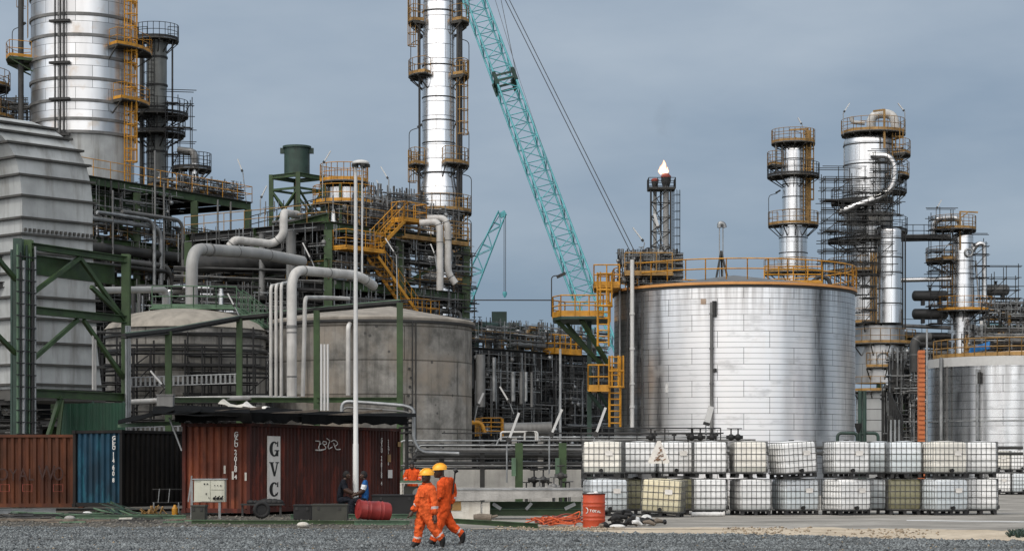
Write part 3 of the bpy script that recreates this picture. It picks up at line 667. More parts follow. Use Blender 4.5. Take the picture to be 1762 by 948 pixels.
for i, (a0, a1, z, r) in enumerate([(0, 9.5, 15.7, .34), (2.5, 8, 15.0, .2), (0, 7, 17.5, .16), (0, 8, 14.6, .14), (3, 9, 18.2, .12), (0.5, 6, 17.9, .12)]):
    m = MB(); m.tube(fillet([AP(a0, -.9-i*.1, z), AP(a1, -.9-i*.1, z), AP(a1, -.9-i*.1, max(13, z-4.5))], .9), r, 12); m.build('pipe', M[('dgray', 'gray', 'steel')[i % 3]], tA)
m = MB(); m.rod(AP(9.5, -.92, 12.6), AP(9.5, -.92, 13.6), .36, 12); m.build('pipe', M['silver'], tA)
pipework(tA, OA, UA, VA, 17, 10, (14.2, 16.3), 26, 11, rr=(.05, .22))
pipework(tA, OA, UA, VA, 9.5, 9, (16.8, 20.0), 22, 12, ('dgray', 'dsteel', 'dsteel', 'gray'), (.05, .18))
pipework(tA, OA, UA, VA, 17, 8, (9.4, 13.8), 34, 13, ('dgray', 'dsteel', 'gray', 'dsteel'), (.05, .2))
pipework(tA, OA, UA, VA, 17, 8, (16.7, 18.0), 10, 14, ('tan', 'gray', 'dgray'), (.04, .1))
for i, (a, z0, z1) in enumerate([(2.2, 13, 19.5), (6.3, 14, 22.6), (7.2, 14, 20.5), (12.8, 14.2, 20.0), (14.2, 14.2, 20)]):
    m = MB(); m.rod(AP(a, -1.2, z0), AP(a, -1.2, z1), .07, 6)
    m.build('conduit', M['gray'], tA)
# fat column
c1 = XY(143, 150); r1 = 88/F*150
t = thing('distillation_column', 'fat silver banded column towering above the grey duct', 'column', (c1.x, c1.y, 20.4))
mA = clad('column_cladding_patchy', 1.52, 2.3, rough=.36, stain=.75, sub=1, ustain=.42, seed=3.1, warm=.45, pv=.62)
zb = ZZ(240, 150)
column_shell(t, c1, [(r1, zb), (r1, 40)], mA)
column_shell(t, c1, [(r1*.985, 20.4), (r1*.985, zb)], M['duct'], 'skirt')
bands(t, c1, [ZZ(y, 150) for y in (5, 42, 77, 113, 150, 187, 218, 240)], [r1]*8, 'gray', t=.11, h=.2)
m = MB()
for d in (-108, -98, -102): 
    e = V((math.cos(R(d)), math.sin(R(d)), 0)); m.rod(c1+e*(r1+.25)+V((0, 0, 20.5)), c1+e*(r1+.25)+V((0, 0, 40)), .06, 6)
m.build('instrument_pipe', M['dsteel'], t)
for y in (57, 127, 188, 248): m = MB(); m.ring(c1, r1+.1, r1+.4, ZZ(y, 150), ZZ(y, 150)+.16, R(-114), R(-92), 4); m.build('pipe_support', M['dsteel'], t)
m = MB(); e = V((math.cos(R(-28)), math.sin(R(-28)), 0)); ladder(m, c1+e*(r1+.3), 20.5, 40, e, True, .6, .05); m.build('caged_ladder', M['yellow'], t)
m = MB(); e = V((math.cos(R(-165)), math.sin(R(-165)), 0)); ladder(m, c1+e*(r1+.2), ZZ(70, 150), 40, e, True); m.build('caged_ladder', M['tan'], t)
platform(t, c1, ZZ(108, 150), r1, -205, -150, 1.7, 'yellow', (-190,), under='green')
platform(t, c1, ZZ(92, 150), r1, -50, 10, 1.2, 'yellow')
platform(t, c1, ZZ(182, 150), r1, -45, 0, 1.1, 'yellow')
m = MB(); e = V((math.cos(R(-160)), math.sin(R(-160)), 0)); m.rod(c1+e*(r1+.7)+V((0, 0, 20.5)), c1+e*(r1+.7)+V((0, 0, 40)), .2, 8); m.build('downcomer_pipe', M['dgray'], t)
# slim dark vessel beside it
c2 = XY(270, 160); t = thing('slim_vessel', 'slim dark grey vessel in scaffold right of the fat column', 'vessel', (c2.x, c2.y, 20.4))
r = 17/F*160
column_shell(t, c2, [(r, 20.4), (r, ZZ(75, 160))]+dome(r, ZZ(75, 160), .7), mat('vessel_grey_lagging', (.17, .178, .168), .5, .2, .25, .8, amt=.5))
bands(t, c2, [ZZ(y, 160) for y in (100, 148, 185, 222, 262)], [r]*5, 'dsteel')
platform(t, c2, ZZ(70, 160), r, -200, 20, .9, 'dsteel'); platform(t, c2, ZZ(200, 160), r, -200, 40, 1.6, 'dsteel'); platform(t, c2, ZZ(232, 160), r, -190, 30, 1.4, 'dsteel')
m = MB(); m.rod(c2+V((r+.5, -.5, 20.4)), c2+V((r+.5, -.5, ZZ(70, 160))), .07, 6); m.rod(c2+V((-r-.3, -.6, 22)), c2+V((-r-.3, -.6, ZZ(80, 160))), .16, 8); m.build('riser_pipe', M['dgray'], t)
m = MB(); e = V((-.3, -1, 0)); ladder(m, c2+e.normalized()*(r+.2), 21, ZZ(72, 160), e, True); m.build('caged_ladder', M['dsteel'], t)
t = thing('scaffold', 'scaffold tower on the deck right of the slim dark vessel', 'scaffold', XY(285, 157)+V((0, 0, 20.4)))
scaffold(t, XY(285, 157), (1, .2), (0, 1), 2, 1, .9, [20.5, 22.6, 24.4, 26.4, 28.2], 4)
# small silver vessel with elbow at the deck edge
t = thing('vent_vessel', 'small silver upright vessel with bent pipe on the deck edge', 'vessel', XY(335, 150)+V((0, 0, 20.3)))
m = MB(); p = XY(335, 150); m.rod(p+V((0, 0, 20.9)), p+V((0, 0, ZZ(282, 150))), .28, 14); m.build('shell', M['silver'], t)
m = MB(); m.tube(fillet([p+V((0, 0, ZZ(282, 150))), p+V((0, 0, ZZ(262, 150))), p+V((-1.2, .5, ZZ(257, 150)))], .5), .26, 12); m.build('elbow', M['gray'], t)
m = MB(); m.tube([p+V((0, 0, 20.3)), p+V((0, 0, 20.5)), p+V((0, 0, 20.95))], [.5, .45, .28], 12); m.build('cone_base', M['dgray'], t)
platform(t, p+V((-.3, .6, 0)), ZZ(290, 150), .5, -180, 60, .9, 'dsteel')
t = thing('pump_skid', 'pipes and yellow valve stand along the deck railing', 'equipment', AP(13, 2, 20.4))
pipework(t, AP(10.5, .8, 0), UA, VA, 6.5, 4, (20.5, 21.6), 16, 21, ('gray', 'dgray', 'white', 'tan'), (.06, .16)); 
tube_lamp('tube_lamp', W(424, 350, 152.5), W(418, 298, 152.5), W(409, 274, 152.5), 'slanting tube lamp on the corner of the column deck')
# equipment under the deck (between floors), with daylight behind
t = thing('pump_set', 'low pumps with yellow guards on the floor under the deck', 'pumps', AP(11, 1.5, 16.5))
pipework(t, AP(10, .6, 0), UA, VA, 7, 3, (16.6, 17.7), 22, 31, ('yellow', 'gray', 'dgray', 'tan'), (.06, .16), .5)
# left edge: bits of further structure
t = thing('column_gallery', 'dark yellow railed galleries of a column cut off at the left', 'gallery', XY(-60, 150)+V((0, 0, 20)))
cL = XY(-62, 150); platform(t, cL, ZZ(150, 150), 1.6, -120, 60, 1.6, 'tan'); platform(t, cL, ZZ(205, 150), 1.6, -120, 60, 1.9, 'tan', (-20,))
m = MB(); m.lathe([(1.6, 10), (1.6, 30)], cL, 24); m.build('shell', M['dgray'], t)
pipework(t, XY(-40, 150), V((1, .1, 0)), V((0, 1, 0)), 3.4, 2, (ZZ(205, 150), ZZ(170, 150)), 8, 5, rr=(.05, .12))

# ---------------------------------------------------------------- big grey duct with a swept hood
YD = 90; s = YD/F
fd, ld = V((.67, .74, 0)), V((-.74, .67, 0))
t = thing('flue_duct', 'big grey ribbed steel flue duct with swept hood at far left', 'duct', XY(44, YD))
prof = [(668, 46, 1.07), (600, 43, 1.03), (415, 38, 1), (338, 38, 1), (302, 34, 1), (272, 27, 1), (246, 14, 1), (225, -6, 1), (207, -32, 1), (192, -70, 1)]
LF, LD = 103*s/.67*.97, 3.9
def sec(py, px, k): 
    p = W(px, py, YD); return [p, p+fd*LF*k, p+fd*LF*k+ld*LD*k, p+ld*LD*k]
S_ = [sec(*p) for p in prof]; m = MB()
for a, b in zip(S_[:-1], S_[1:]): m.add(a+b, [[i, (i+1) % 4, 4+(i+1) % 4, 4+i] for i in range(4)])
m.add(S_[0]+S_[-1], [[3, 2, 1, 0], [4, 5, 6, 7]]); m.build('shell', M['duct'], t)
def at_py(py):
    ys = [p[0] for p in prof][::-1]; return float(np.interp(py, ys, [p[1] for p in prof][::-1])), float(np.interp(py, ys, [p[2] for p in prof][::-1]))
for py in (662, 628, 590, 548, 511, 470, 435, 404, 376, 338, 302, 272, 246, 225, 207):
    px, k = at_py(py); q = sec(py, px, k); m = MB(); o = .16
    a, b, c, d = q[0]-fd*o-ld*o, q[1]+fd*o-ld*o, q[2]+fd*o+ld*o, q[3]-fd*o+ld*o
    for e, f, g, h in ((a, b, q[1], q[0]), (b, c, q[2], q[1]), (c, d, q[3], q[2]), (d, a, q[0], q[3])): m.hexa([e, f, g, h], [x+V((0, 0, .09)) for x in (e, f, g, h)])
    m.build('stiffener', M['ductrib'], t)
for py in (395, 455):
    px, k = at_py(py); q = sec(py, px, k); m = MB()
    for i in range(16): m.box(q[0].lerp(q[1], (i+.5)/16)-ld*.08, (.09, .09, .14), .8)
    m.build('bolt_row', M['ductrib'], t)
m = MB(); q = S_[0]; m.hexa([x+V((0, 0, -.5))+(fd*.2-ld*0 if i in (1, 2) else fd*-.1) for i, x in enumerate(q)], [x+V((0, 0, -.02)) for x in q]); m.build('base_flange', M['ductrib'], t)

# ---------------------------------------------------------------- green gantry in front of the duct
YG = 82
t = thing('green_gantry', 'dark green braced steel gantry standing before the grey duct', 'steel frame', XY(50, YG))
g0, g1 = XY(52, YG), XY(217, 87.5); gu = (g1-g0).normalized(); gv = V((-gu.y, gu.x, 0))
def GP(a, z): return g0.lerp(g1, a)+V((0, 0, z))
zt, zm, zl = ZZ(418, YG), ZZ(533, YG), ZZ(676, YG)
def bm_(n, p, q, h, w_, mm='green'): m = MB(); m.ibeam(p, q, h, w_, .03); m.build(n, M[mm], t)
for i, a in enumerate((-.115, -.02, 1)): m = MB(); p = GP(a, 0); m.ibeam(p, p+V((0, 0, zt+.1)), .34, .34, .04); m.build('column', M['green'] if i else M['dgreen'], t)
bm_('beam', GP(0, zt-.12), GP(.98, zt-.12), .26, .3); bm_('beam', GP(0, zt-.75)+gv*.5, GP(.98, zt-.75)+gv*.5, .75, .25); bm_('beam', GP(0, zm), GP(.98, zm), .3, .28); bm_('beam', GP(0, zl), GP(.98, zl), .32, .28)
def br(a0, z0, a1, z1): m = MB(); m.bar(GP(a0, z0), GP(a1, z1), .15, .15); m.build('brace', M['green'], t)
br(0, zt-2.0, .5, zt-.3); br(.5, zt-.3, 1, zt-2.7); br(0.62, zt-1.4, 1, zt-2.6); br(.0, zl+1.2, .48, zm-.2); br(.54, zm-.2, .97, zl+.8)
br(-.12, zm+1, -.6, zm+3); br(-.12, zm-1.8, -.6, zm); br(.0, .5, .3, zl-.1); br(.32, zl-.2, .2, 0)
m = MB(); m.obox(GP(-.112, 0)+gv*.3, gu*(.62), gv*.1, V((0, 0, zt-.3)))
m.build('cladding_strip', M['dgreen'], t)
for k in range(7):
    m = MB(); p = GP(-.17+k*.028, 0)-gv*.24; m.rod(p, p+V((0, 0, zt-.15-k % 3*.3)), (.05, .035, .075)[k % 3], 6)
    m.build('conduit', M[('lgreen', 'dsteel', 'steel', 'dgreen')[k % 4]], t)
m = MB(); z = 1
while z < zt-.5: m.bar(GP(-.19, z)-gv*.28, GP(.0, z)-gv*.28, .05, .04); z += .45
m.build('cable_ladder_rung', M['dsteel'], t)
m = MB()
for k in range(3): p = GP(.945+k*.02, 0)-gv*.25; m.rod(p, p+V((0, 0, ZZ(560, 87))), .05, 6)
m.build('conduit', M['steel'], t)
m = MB(); p = GP(.64, ZZ(670, 85)); q = GP(.64, ZZ(560, 85)); m.rod(p, q, .045, 6); m.rod(p+gu*.16, q+gu*.16, .045, 6); m.build('drain_pipe', M['white'], t)
# clutter left of the gantry
t = thing('pipe_rack', 'dark pipes and rail stack left of the green gantry', 'pipe rack', XY(0, 92))
pipework(t, XY(-60, 92), V((1, 0, 0)), V((0, 1, 0)), 3.0, 3, (2.6, 10.4), 26, 8, ('dgray', 'dsteel', 'gray', 'black'), (.05, .16), .4)
for z in (10.4, 9.3, 4.3): m = MB(); m.ibeam(XY(-70, 91)+V((0, 0, z)), XY(36, 91)+V((0, 0, z)), .25, .2); m.build('beam', M['dsteel'], t)
t = solo(MB().obox(XY(-80, 99), V((3.6, 0, 0)), V((0, .3, 0)), V((0, 0, 9.5))), 'duct_panel', M['dgray'], 'shaded grey panel behind the cable ladders at far left', 'panel')
# ---------------------------------------------------------------- middle plant
UB, VB = V((.6, .8, 0)), V((-.8, .6, 0))
OB = XY(565, 130)
def BP(a, b, z): return OB+UB*a+VB*b+V((0, 0, z))
tB = thing('process_structure', 'green steel structure with yellow stairs left of the slim column', 'steel structure', OB)
steelwork(tB, OB, UB, VB, 13.6, 12, [4.5, 9.0, 12.9, 16.4], 2, 2, 'green', .5, .55, rails=('dgray', 'dgray', 'tan', 'tan'), brace=4, seed=6)
m = MB(); m.obox(BP(1.5, 10.5, 9), UB*12, VB*.2, V((0, 0, 7.0))); m.build('shade_fill_sheet', M['black'], tB)  # black sheet added to make the inside look shaded
pipework(tB, BP(0, 0, 0), UB, VB, 13.5, 10, (13.1, 16.0), 34, 41, ('dgray', 'dsteel', 'gray', 'dsteel'), (.05, .22))
pipework(tB, BP(0, 0, 0), UB, VB, 13.5, 10, (9.2, 12.6), 36, 42, ('dgray', 'gray', 'dsteel', 'steel'), (.05, .22))
pipework(tB, BP(3, 0.6, 0), UB, VB, 10, 8, (16.5, 18.3), 26, 43, ('tan', 'dgray', 'gray', 'dsteel', 'steel'), (.05, .14))
m = MB(); m.rod(BP(-1, 2.5, 14.3), BP(-1, 10.5, 14.3), .6, 16); m.build('horizontal_vessel', M['dsteel'], tB)
m = MB(); m.rod(BP(-1.6, 1.6, 10.5), BP(-1.6, 1.6, 15.8), .3, 10); m.rod(BP(-1.4, 4.2, 12), BP(-1.4, 4.2, 15.8), .2, 10); m.build('riser_pipe', M['gray'], tB)
# yellow stairs and landings on the right face
m = MB(); stairs(m, BP(3.4, -1.3, 15.1), BP(6.0, -1.3, 17.1), VB*.9); m.build('stair_flight', M['yellow'], tB)
m = MB(); stairs(m, BP(7.0, -1.3, 11.2), BP(3.2, -1.3, 14.4), VB*.9); m.build('stair_flight', M['yellow'], tB)
for a, L, z in ((.1, 3.6, 14.8), (5.6, 2.2, 17.0), (6.5, 2.6, 11.0)):
    m = MB(); m.obox(BP(a, -1.4, z-.12), UB*L, VB*1.2, V((0, 0, .1))); rail(m, [BP(a, -.3, z), BP(a, -1.35, z), BP(a+L, -1.35, z), BP(a+L, -.3, z)], 1.1, .9, .035, .14); m.build('landing', M['yellow'], tB)
for z, a, L in ((15.9, 6.2, 6.5),): m = MB(); m.obox(BP(a, -.9, z), UB*L, VB*.9, V((0, 0, .12))); rail(m, [BP(a, -.9, z+.1), BP(a+L, -.9, z+.1)], 1.1, 1.2, .04); m.build('walkway', M['tan'], tB)
# upper table: accumulator drum with railed yellow top
for z_, k_ in (((13.1, 16.2), 91), ((9.2, 12.7), 92)): pipework(tB, BP(0, 12, 0), V((.8, -.6, 0)), UB, 12, 8, z_, 2, k_, ('dgray', 'dsteel'), small=90)
tq = thing('reflux_drum', 'silver drum under a round yellow railed platform on green legs', 'vessel', BP(3.2, 4, 16.4))
cQ = XY(592, 136); zq = ZZ(314, 136)
m = MB(); m.lathe([(.02, ZZ(372, 136)), (1.0, ZZ(368, 136)), (1.15, ZZ(360, 136)), (1.15, ZZ(325, 136)), (.9, zq-.3), (.02, zq-.2)], cQ, 32); m.build('shell', M['silver'], tq)
platform(tq, cQ, zq, .1, -180, 179.9, 1.45, 'yellow')
for d in (-150, -95, -40, 40, 130): e = V((math.cos(R(d)), math.sin(R(d)), 0)); m = MB(); m.ibeam(cQ+e*1.35+V((0, 0, 16.4)), cQ+e*1.35+V((0, 0, zq-.2)), .2, .18); m.build('leg', M['green'], tq)
platform(tq, cQ, ZZ(352, 136), 1.2, -170, -10, .8, 'yellow')
t = thing('exchanger', 'cluttered pipe manifold sloping off the round yellow platform', 'equipment', BP(6.5, 3, 16.4))
pipework(t, BP(5.5, 2, 0), UB, VB, 5.5, 4, (16.6, 19.3), 22, 47, ('dgray', 'redbrown', 'dsteel', 'gray', 'tan'), (.06, .2))
# green tank on a four legged frame
cT = XY(511, 139); t = thing('header_tank', 'dark green drum raised on a four legged green frame', 'tank', cT+V((0, 0, 16.4)))
zt0, zt1 = ZZ(302, 139), ZZ(256, 139); r = 22/F*139
m = MB(); m.lathe([(.02, zt0-.1), (r, zt0), (r, zt1)]+[(r+.1, zt1), (r+.1, zt1+.14), (.02, zt1+.2)], cT, 32); m.build('drum', M['dgreen'], t)
for q in (-1, 1): m = MB(); m.box(cT+V((q*(r+.1), 0, zt1-.15)), (.3, .3, .35)); m.build('lifting_lug', M['dgreen'], t)
hw = 1.18
L4 = [cT+UB*hw*x+VB*hw*y for x, y in ((-1, -1), (1, -1), (1, 1), (-1, 1))]
for p in L4: m = MB(); m.ibeam(p+V((0, 0, 16.4)), p+V((0, 0, zt0)), .3, .28, .05); m.build('leg', M['green'], t)
for i in range(4):
    a, b = L4[i], L4[(i+1) % 4]; m = MB(); m.ibeam(a+V((0, 0, zt0-.15)), b+V((0, 0, zt0-.15)), .26, .2); m.bar(a+V((0, 0, zt0-1)), b+V((0, 0, zt0-1)), .14, .14); m.bar(a+V((0, 0, 17)), b+V((0, 0, zt0-1)), .11, .11); m.bar(b+V((0, 0, 17)), a+V((0, 0, zt0-1)), .11, .11); m.build('brace', M['green'], t)
m = MB(); m.rod(cT+V((0, 0, 16.4)), cT+V((0, 0, zt0)), .1, 8); m.build('outlet_pipe', M['redbrown'], t)
# link bridge between the two structures
t = thing('link_bridge', 'green pipe bridge joining the two big steel structures', 'pipe bridge', XY(400, 140))
for z in (ZZ(398, 137), ZZ(478, 140)):
    for dy in (0, 3): m = MB(); m.ibeam(XY(330, 150+dy)+V((0, 0, z)), XY(565, 129.6+dy)+V((0, 0, z)), .55, .3); m.build('beam', M['green'], t)
m = MB(); rail(m, [XY(430, 141)+V((0, 0, ZZ(398, 137)+.3)), XY(560, 130.4)+V((0, 0, ZZ(398, 137)+.3))], 1.1, 1.6, .04); m.build('railing', M['dgray'], t)
for i in range(8): m = MB(); q = i*.36; m.rod(XY(335, 149.5+q)+V((0, 0, ZZ(398, 137)-.6-.25*(i % 3))), XY(560, 131+q)+V((0, 0, ZZ(398, 137)-.6-.25*(i % 3))), (.09, .14, .06)[i % 3], 8); m.build('pipe', M[('dgray', 'dgray', 'dsteel')[i % 3]], t)
for i in range(12): m = MB(); q = i*.3; m.rod(XY(300, 136+q)+V((0, 0, 14.2-.5*(i % 5))), XY(555, 128+q)+V((0, 0, 13.2-.55*(i % 5))), (.08, .05, .11)[i % 3], 8); m.build('pipe', M[('dgray', 'gray', 'black')[i % 3]], t)
for p in (350, 395, 440, 470): m = MB(); y = 150-(p-330)*.087; m.ibeam(XY(p, y), XY(p, y)+V((0, 0, ZZ(405, 140))), .4, .35); m.build('column', M['dsteel'], t)
for o_, L_, z_, k_ in ((XY(318, 141), 9.2, (4, 13.0), 36), (XY(335, 143), 8, (13.0, 16.0), 22), (XY(225, 128), 11, (6, 12.5), 30)): pipework(t, o_, V((1, -.55 if k_ != 30 else .3, 0)), V((0, 1, 0)), L_, 4, z_, k_-8, k_, ('dgray', 'dsteel', 'gray', 'black'), (.05, .2), .4, small=9)
m = MB(); m.obox(XY(250, 150), V((16, -4, 0)), V((0, .2, 0)), V((0, 0, 13.2))); m.build('shade_fill_sheet', M['black'], t)  # added black sheet, stands for shade behind the bridge pipes
t = thing('site_cabin', 'pale blue cabin wall glimpsed under the pipe bridge', 'cabin', XY(460, 152)+V((0, 0, 12)))
m = MB(); m.obox(W(440, 492, 152), V((2.2, .4, 0)), V((0, 2, 0)), V((0, 0, .95))); m.build('cladding', M['lightblue'], t)
m = MB(); [m.rod(W(x, 466, 152), W(x, 462, 152), .2, 8) for x in (450, 470)]; m.build('roof_vent', M['paper'], t)
# pale bent pipes that stand out
big_pipe('bent_pipe', [W(330, 545, 112), W(330, 428, 112), W(445, 436, 119), W(520, 450, 124)], 10.5/F*113, M['lgray'], 'thick grey pipe bending down onto the scaffolded tank', 1.1, [(1, .25)])
big_pipe('bent_pipe', [W(395, 424, 126), W(404, 413, 126), W(470, 420, 128), W(488, 405, 128), W(488, 366, 128), W(512, 370, 133)], 7/F*128, M['white'], 'white pipe snaking through the green beam below the header tank', .5)
big_pipe('bent_pipe', [W(502, 682, 92), W(502, 464, 92), W(618, 474, 96.5), W(643, 492, 98)], 8.6/F*92, M['white'], 'tall white elbow pipe before the concrete tank', .85, [(0, .55)])
for i, px in enumerate((466, 475, 484)): big_pipe('riser_pipe', [W(px, 682, 93), W(px, 492-2*i, 93), W(px+14, 490-2*i, 95)], 2.9/F*93, M['white'], ('leftmost', 'middle', 'rightmost')[i]+' of three thin white risers left of the tall elbow pipe', .3, n=8, group='thin white risers')
big_pipe('riser_pipe', [W(521, 682, 93), W(525, 512, 93), W(560, 512, 97), W(600, 514, 99)], 3.6/F*93, M['white'], 'white hooked pipe just right of the tall elbow pipe', .35, n=10)
big_pipe('riser_pipe', [W(599, 680, 106), W(599, 562, 106), W(604, 553, 107.5)], 4/F*106, M['white'], 'short white pipe with round cap against the concrete tank', .3, n=10)
for i, px in enumerate((553, 558.5, 564)): big_pipe('vent_pipe', [W(px, 706, 83), W(px, 592, 83)], 2/F*83, M['lampw'], ('left', 'middle', 'right')[i]+' one of three thin white posts before the tank', n=8, group='three thin white posts')
big_pipe('bent_pipe', [W(722, 384, 134), W(752, 382, 134), W(757, 395, 134), W(757, 500, 134)], 6/F*134, M['white'], 'left pipe of the white pair dropping beside the slim column', .8)
big_pipe('bent_pipe', [W(735, 376, 136), W(765, 376, 136), W(771, 392, 136), W(771, 470, 136), W(784, 488, 136)], 6/F*136, M['white'], 'right pipe of the white pair dropping beside the slim column', .8)
big_pipe('bent_pipe', [W(153, 560, 104), W(153, 500, 104), W(285, 498, 109), W(285, 525, 109)], 6.2/F*104, M['lgray'], 'grey pipe arching from the duct to the scaffolded tank', .55)
big_pipe('ground_pipe', [W(215, 692, 92), W(330, 686, 94), W(470, 684, 97), W(545, 690, 99)], 4.6/F*92, M['white'], 'long white pipe lying level behind the containers', 1)
# slim column
c3 = XY(755, 150); t = thing('distillation_column', 'tall slim silver column with paired yellow galleries before the crane', 'column', (c3.x, c3.y, 9))
r3 = 29/F*150; r3b = 32.5/F*150
mB = clad('column_cladding_bright', 1.0, 1.6, (.88, .88, .87), .30, .45, (), .5, 1, ustain=.7, seed=9, seam=.02)
column_shell(t, c3, [(r3b, 9), (r3b, ZZ(330, 150)), (r3, ZZ(305, 150)), (r3*.93, 36)], mB)
ys = (22, 115, 170, 210, 248, 300, 338, 372); bands(t, c3, [ZZ(y, 150) for y in ys], [r3*(.965 if y < 300 else 1.1) for y in ys], 'dsteel', t=.04, h=.09)
for y, l_, r_ in ((40, (-215, -145), (-40, 25)), (132, (-230, -115), (-35, 30)), (285, (-220, -140), (-75, 30)), (366, (-180, -160), (-175, 20)), (440, None, (-45, 30)), (487, None, (-80, 25))):
    rr = r3*.97 if y < 300 else r3b
    if l_: platform(t, c3, ZZ(y, 150), rr, *l_, 1.0, 'tan', (l_[0]+30,))
    if r_: platform(t, c3, ZZ(y, 150), rr, *r_, 1.0, 'tan', (r_[1]-25,))
for d, z0, z1 in ((-168, 132, -20), (-20, 285, 132), (-165, 366, 285), (-22, 500, 366), (-15, 40, -20)):
    e = V((math.cos(R(d)), math.sin(R(d)), 0)); m = MB(); ladder(m, c3+e*(r3+.25), ZZ(z0, 150), ZZ(z1, 150)+1, e, True, .5, .04); m.build('caged_ladder', M['tan'], t)
for d, rr, mm in ((-28, .1, 'dgray'), (-150, .08, 'dsteel'), (-8, .16, 'dgray')):
    e = V((math.cos(R(d)), math.sin(R(d)), 0)); m = MB(); m.rod(c3+e*(r3b+.2)+V((0, 0, 12)), c3+e*(r3b+.2)+V((0, 0, 35)), rr, 8); m.build('side_pipe', M[mm], t)
# column lower scaffolding right edge
t = thing('scaffold', 'scaffold stack between the concrete tank and the crane', 'scaffold', XY(785, 139)+V((0, 0, 9)))
scaffold(t, XY(772, 141), (1, .1), (0, 1), 2, 1, .85, [8, 10, 11.8, 12.3], 14)
# plain lamp posts about the structure roofs
for i, (b, k, tip, Y, lab) in enumerate([((448, 372), (448, 343), (459, 320), 138, 'slanting tube lamp on the beam left of the header tank'), ((555, 345), (555, 283), (569, 260), 134, 'slanting tube lamp between header tank and round yellow platform'),
    ((669, 345), (669, 310), (655, 287), 138, 'tall slanting tube lamp right of the white mast head'), ((662, 350), (658, 335), (648, 310), 139, 'dark short tube lamp right of the white mast'),
    ((412, 545), (405, 530), (392, 505), 104, 'slanting tube lamp above the scaffolded tank roof'), ((446, 530), (541, 452), (546, 428), 118, None),
    ((295, 690), (285, 668), (259, 638), 92, 'slanting tube lamp rising from the long white pipe'), ((545, 470), (537, 450), (521, 418), 118, 'tube lamp leaning left under the green beam'),
    ((684, 520), (682, 440), (663, 410), 120, 'tube lamp leaning left below the yellow stairs'), ((752, 465), (749, 440), (741, 420), 128, 'tube lamp beside the white pipe pair')]):
    if lab: tube_lamp('tube_lamp', W(*b, Y), W(*k, Y), W(*tip, Y), lab, .1)
# white mast with crown of lights
pm = G(887); t = thing('light_mast', 'tall white light mast with round lamp head before the containers', 'light mast', XY(612, pm))
p = XY(612, pm); zt = ZZ(283, pm)
m = MB(); m.tube([p, p+V((0, 0, 2.3)), p+V((0, 0, 2.31)), p+V((0, 0, 5)), p+V((0, 0, zt))], [.095, .09, .078, .072, .052], 12); m.build('pole', M['lampw'], t)
m = MB(); m.rod(p, p+V((0, 0, .03)), .22, 12); m.build('base_plate', M['dsteel'], t)
m = MB(); m.ball(p+V((.16, 0, zt+.04)), .28, 16, (1, 1, .38), lo=-20); m.build('crown', M['lampw'], t)
for a in range(5): e = V((math.cos(a*1.256), math.sin(a*1.256), 0)); m = MB(); m.box(p+V((.16, 0, zt-.05))+e*.22, (.16, .12, .09), a*1.256); m.build('floodlight', M['dsteel'], t)
m = MB(); m.rod(p+V((.2, .1, ZZ(470, pm))), p+V((.2, .1, zt)), .03, 6); m.build('hoist_tube', M['lampw'], t)

# ---------------------------------------------------------------- concrete tank and scaffolded tank with the pipe bridge before them
YT = 112; cc = XY(640, YT); rt = 172/F*YT
t = thing('concrete_tank', 'big weathered concrete tank with shallow cone roof', 'tank', cc)
zr = ZZ(556, YT-1); CT = concrete_tank('cast_concrete_courses', (.30, .26, .21), 1.72, 6.5, 9.5)
m = MB(); m.lathe([(rt, 0), (rt, zr)], cc, 72); m.build('wall', CT, t)
m = MB(); m.lathe([(rt+.14, zr-.1), (rt+.16, zr+.04), (rt+.05, zr+.12), (.02, zr+1.12)], cc, 72); m.build('roof', mat('pale_roof_plate', (.25, .225, .19), .8, 0, .25, 1.2, amt=.4), t)
m = MB(); m.lathe([(rt+.02, zr-.22), (rt+.15, zr-.2), (rt+.15, zr-.08)], cc, 72); m.build('rim', M['dsteel'], t)
m = MB()
for d in (-62, -64): e = V((math.cos(R(d)), math.sin(R(d)), 0)); m.rod(cc+e*(rt+.12)+V((0, 0, .3)), cc+e*(rt+.12)+V((0, 0, zr-.2)), .035, 6)
m.build('wall_conduit', M['dsteel'], t)
for i in range(14): d = -66+((i*37) % 5)*.4; e = V((math.cos(R(d)), math.sin(R(d)), 0)); MB().box(cc+e*(rt+.06)+V((0, 0, .6+i*.45)), (.12, .1, .09)).build('wall_bracket', M['dsteel'], t)
YS = 108; cs = XY(320, YS); rs = 136/F*YS; zs_ = ZZ(568, YS)
t = thing('domed_tank', 'pale domed tank wrapped in scaffolding beside the concrete tank', 'tank', cs)
m = MB(); m.lathe([(rs, 0), (rs, zs_)], cs, 64); m.build('wall', concrete_tank('patchy_tank_wall', (.22, .205, .18), 1.25, 2, 5), t)
m = MB(); m.lathe([(rs+.1, zs_-.05), (rs*.96, zs_+.25), (rs*.7, zs_+.75), (rs*.35, zs_+1.02), (.02, zs_+1.1)], cs, 64); m.build('roof', mat('buff_dome_plate', (.27, .245, .205), .8, 0, .2, 1, amt=.4), t)
for z in (ZZ(585, YS), ZZ(610, YS), ZZ(636, YS)): m = MB(); m.lathe([(rs, z), (rs+.12, z+.02), (rs+.12, z+.14), (rs, z+.16)], cs, 64); m.build('band', M['dsteel'], t)
m = MB(); rail(m, [cs+V((x, -1.6+abs(x)*.2, zs_+1.05)) for x in (-1.5, -.5, .6, 1.7, 2.7)], 1.05, .8, .035); m.obox(cs+V((-1.6, -1.6, zs_+.95)), V((4.3, 0, 0)), V((0, .8, 0)), V((0, 0, .08))); m.build('roof_walkway', M['lgreen'], t)
m = MB(); a = cs+V((2.7, -1.1, zs_+1.0)); b = cs+V((rs*.98, -.6, zs_+.1)); stairs(m, b, a, V((.2, .7, 0)), 14); m.build('stair_flight', M['lgreen'], t)
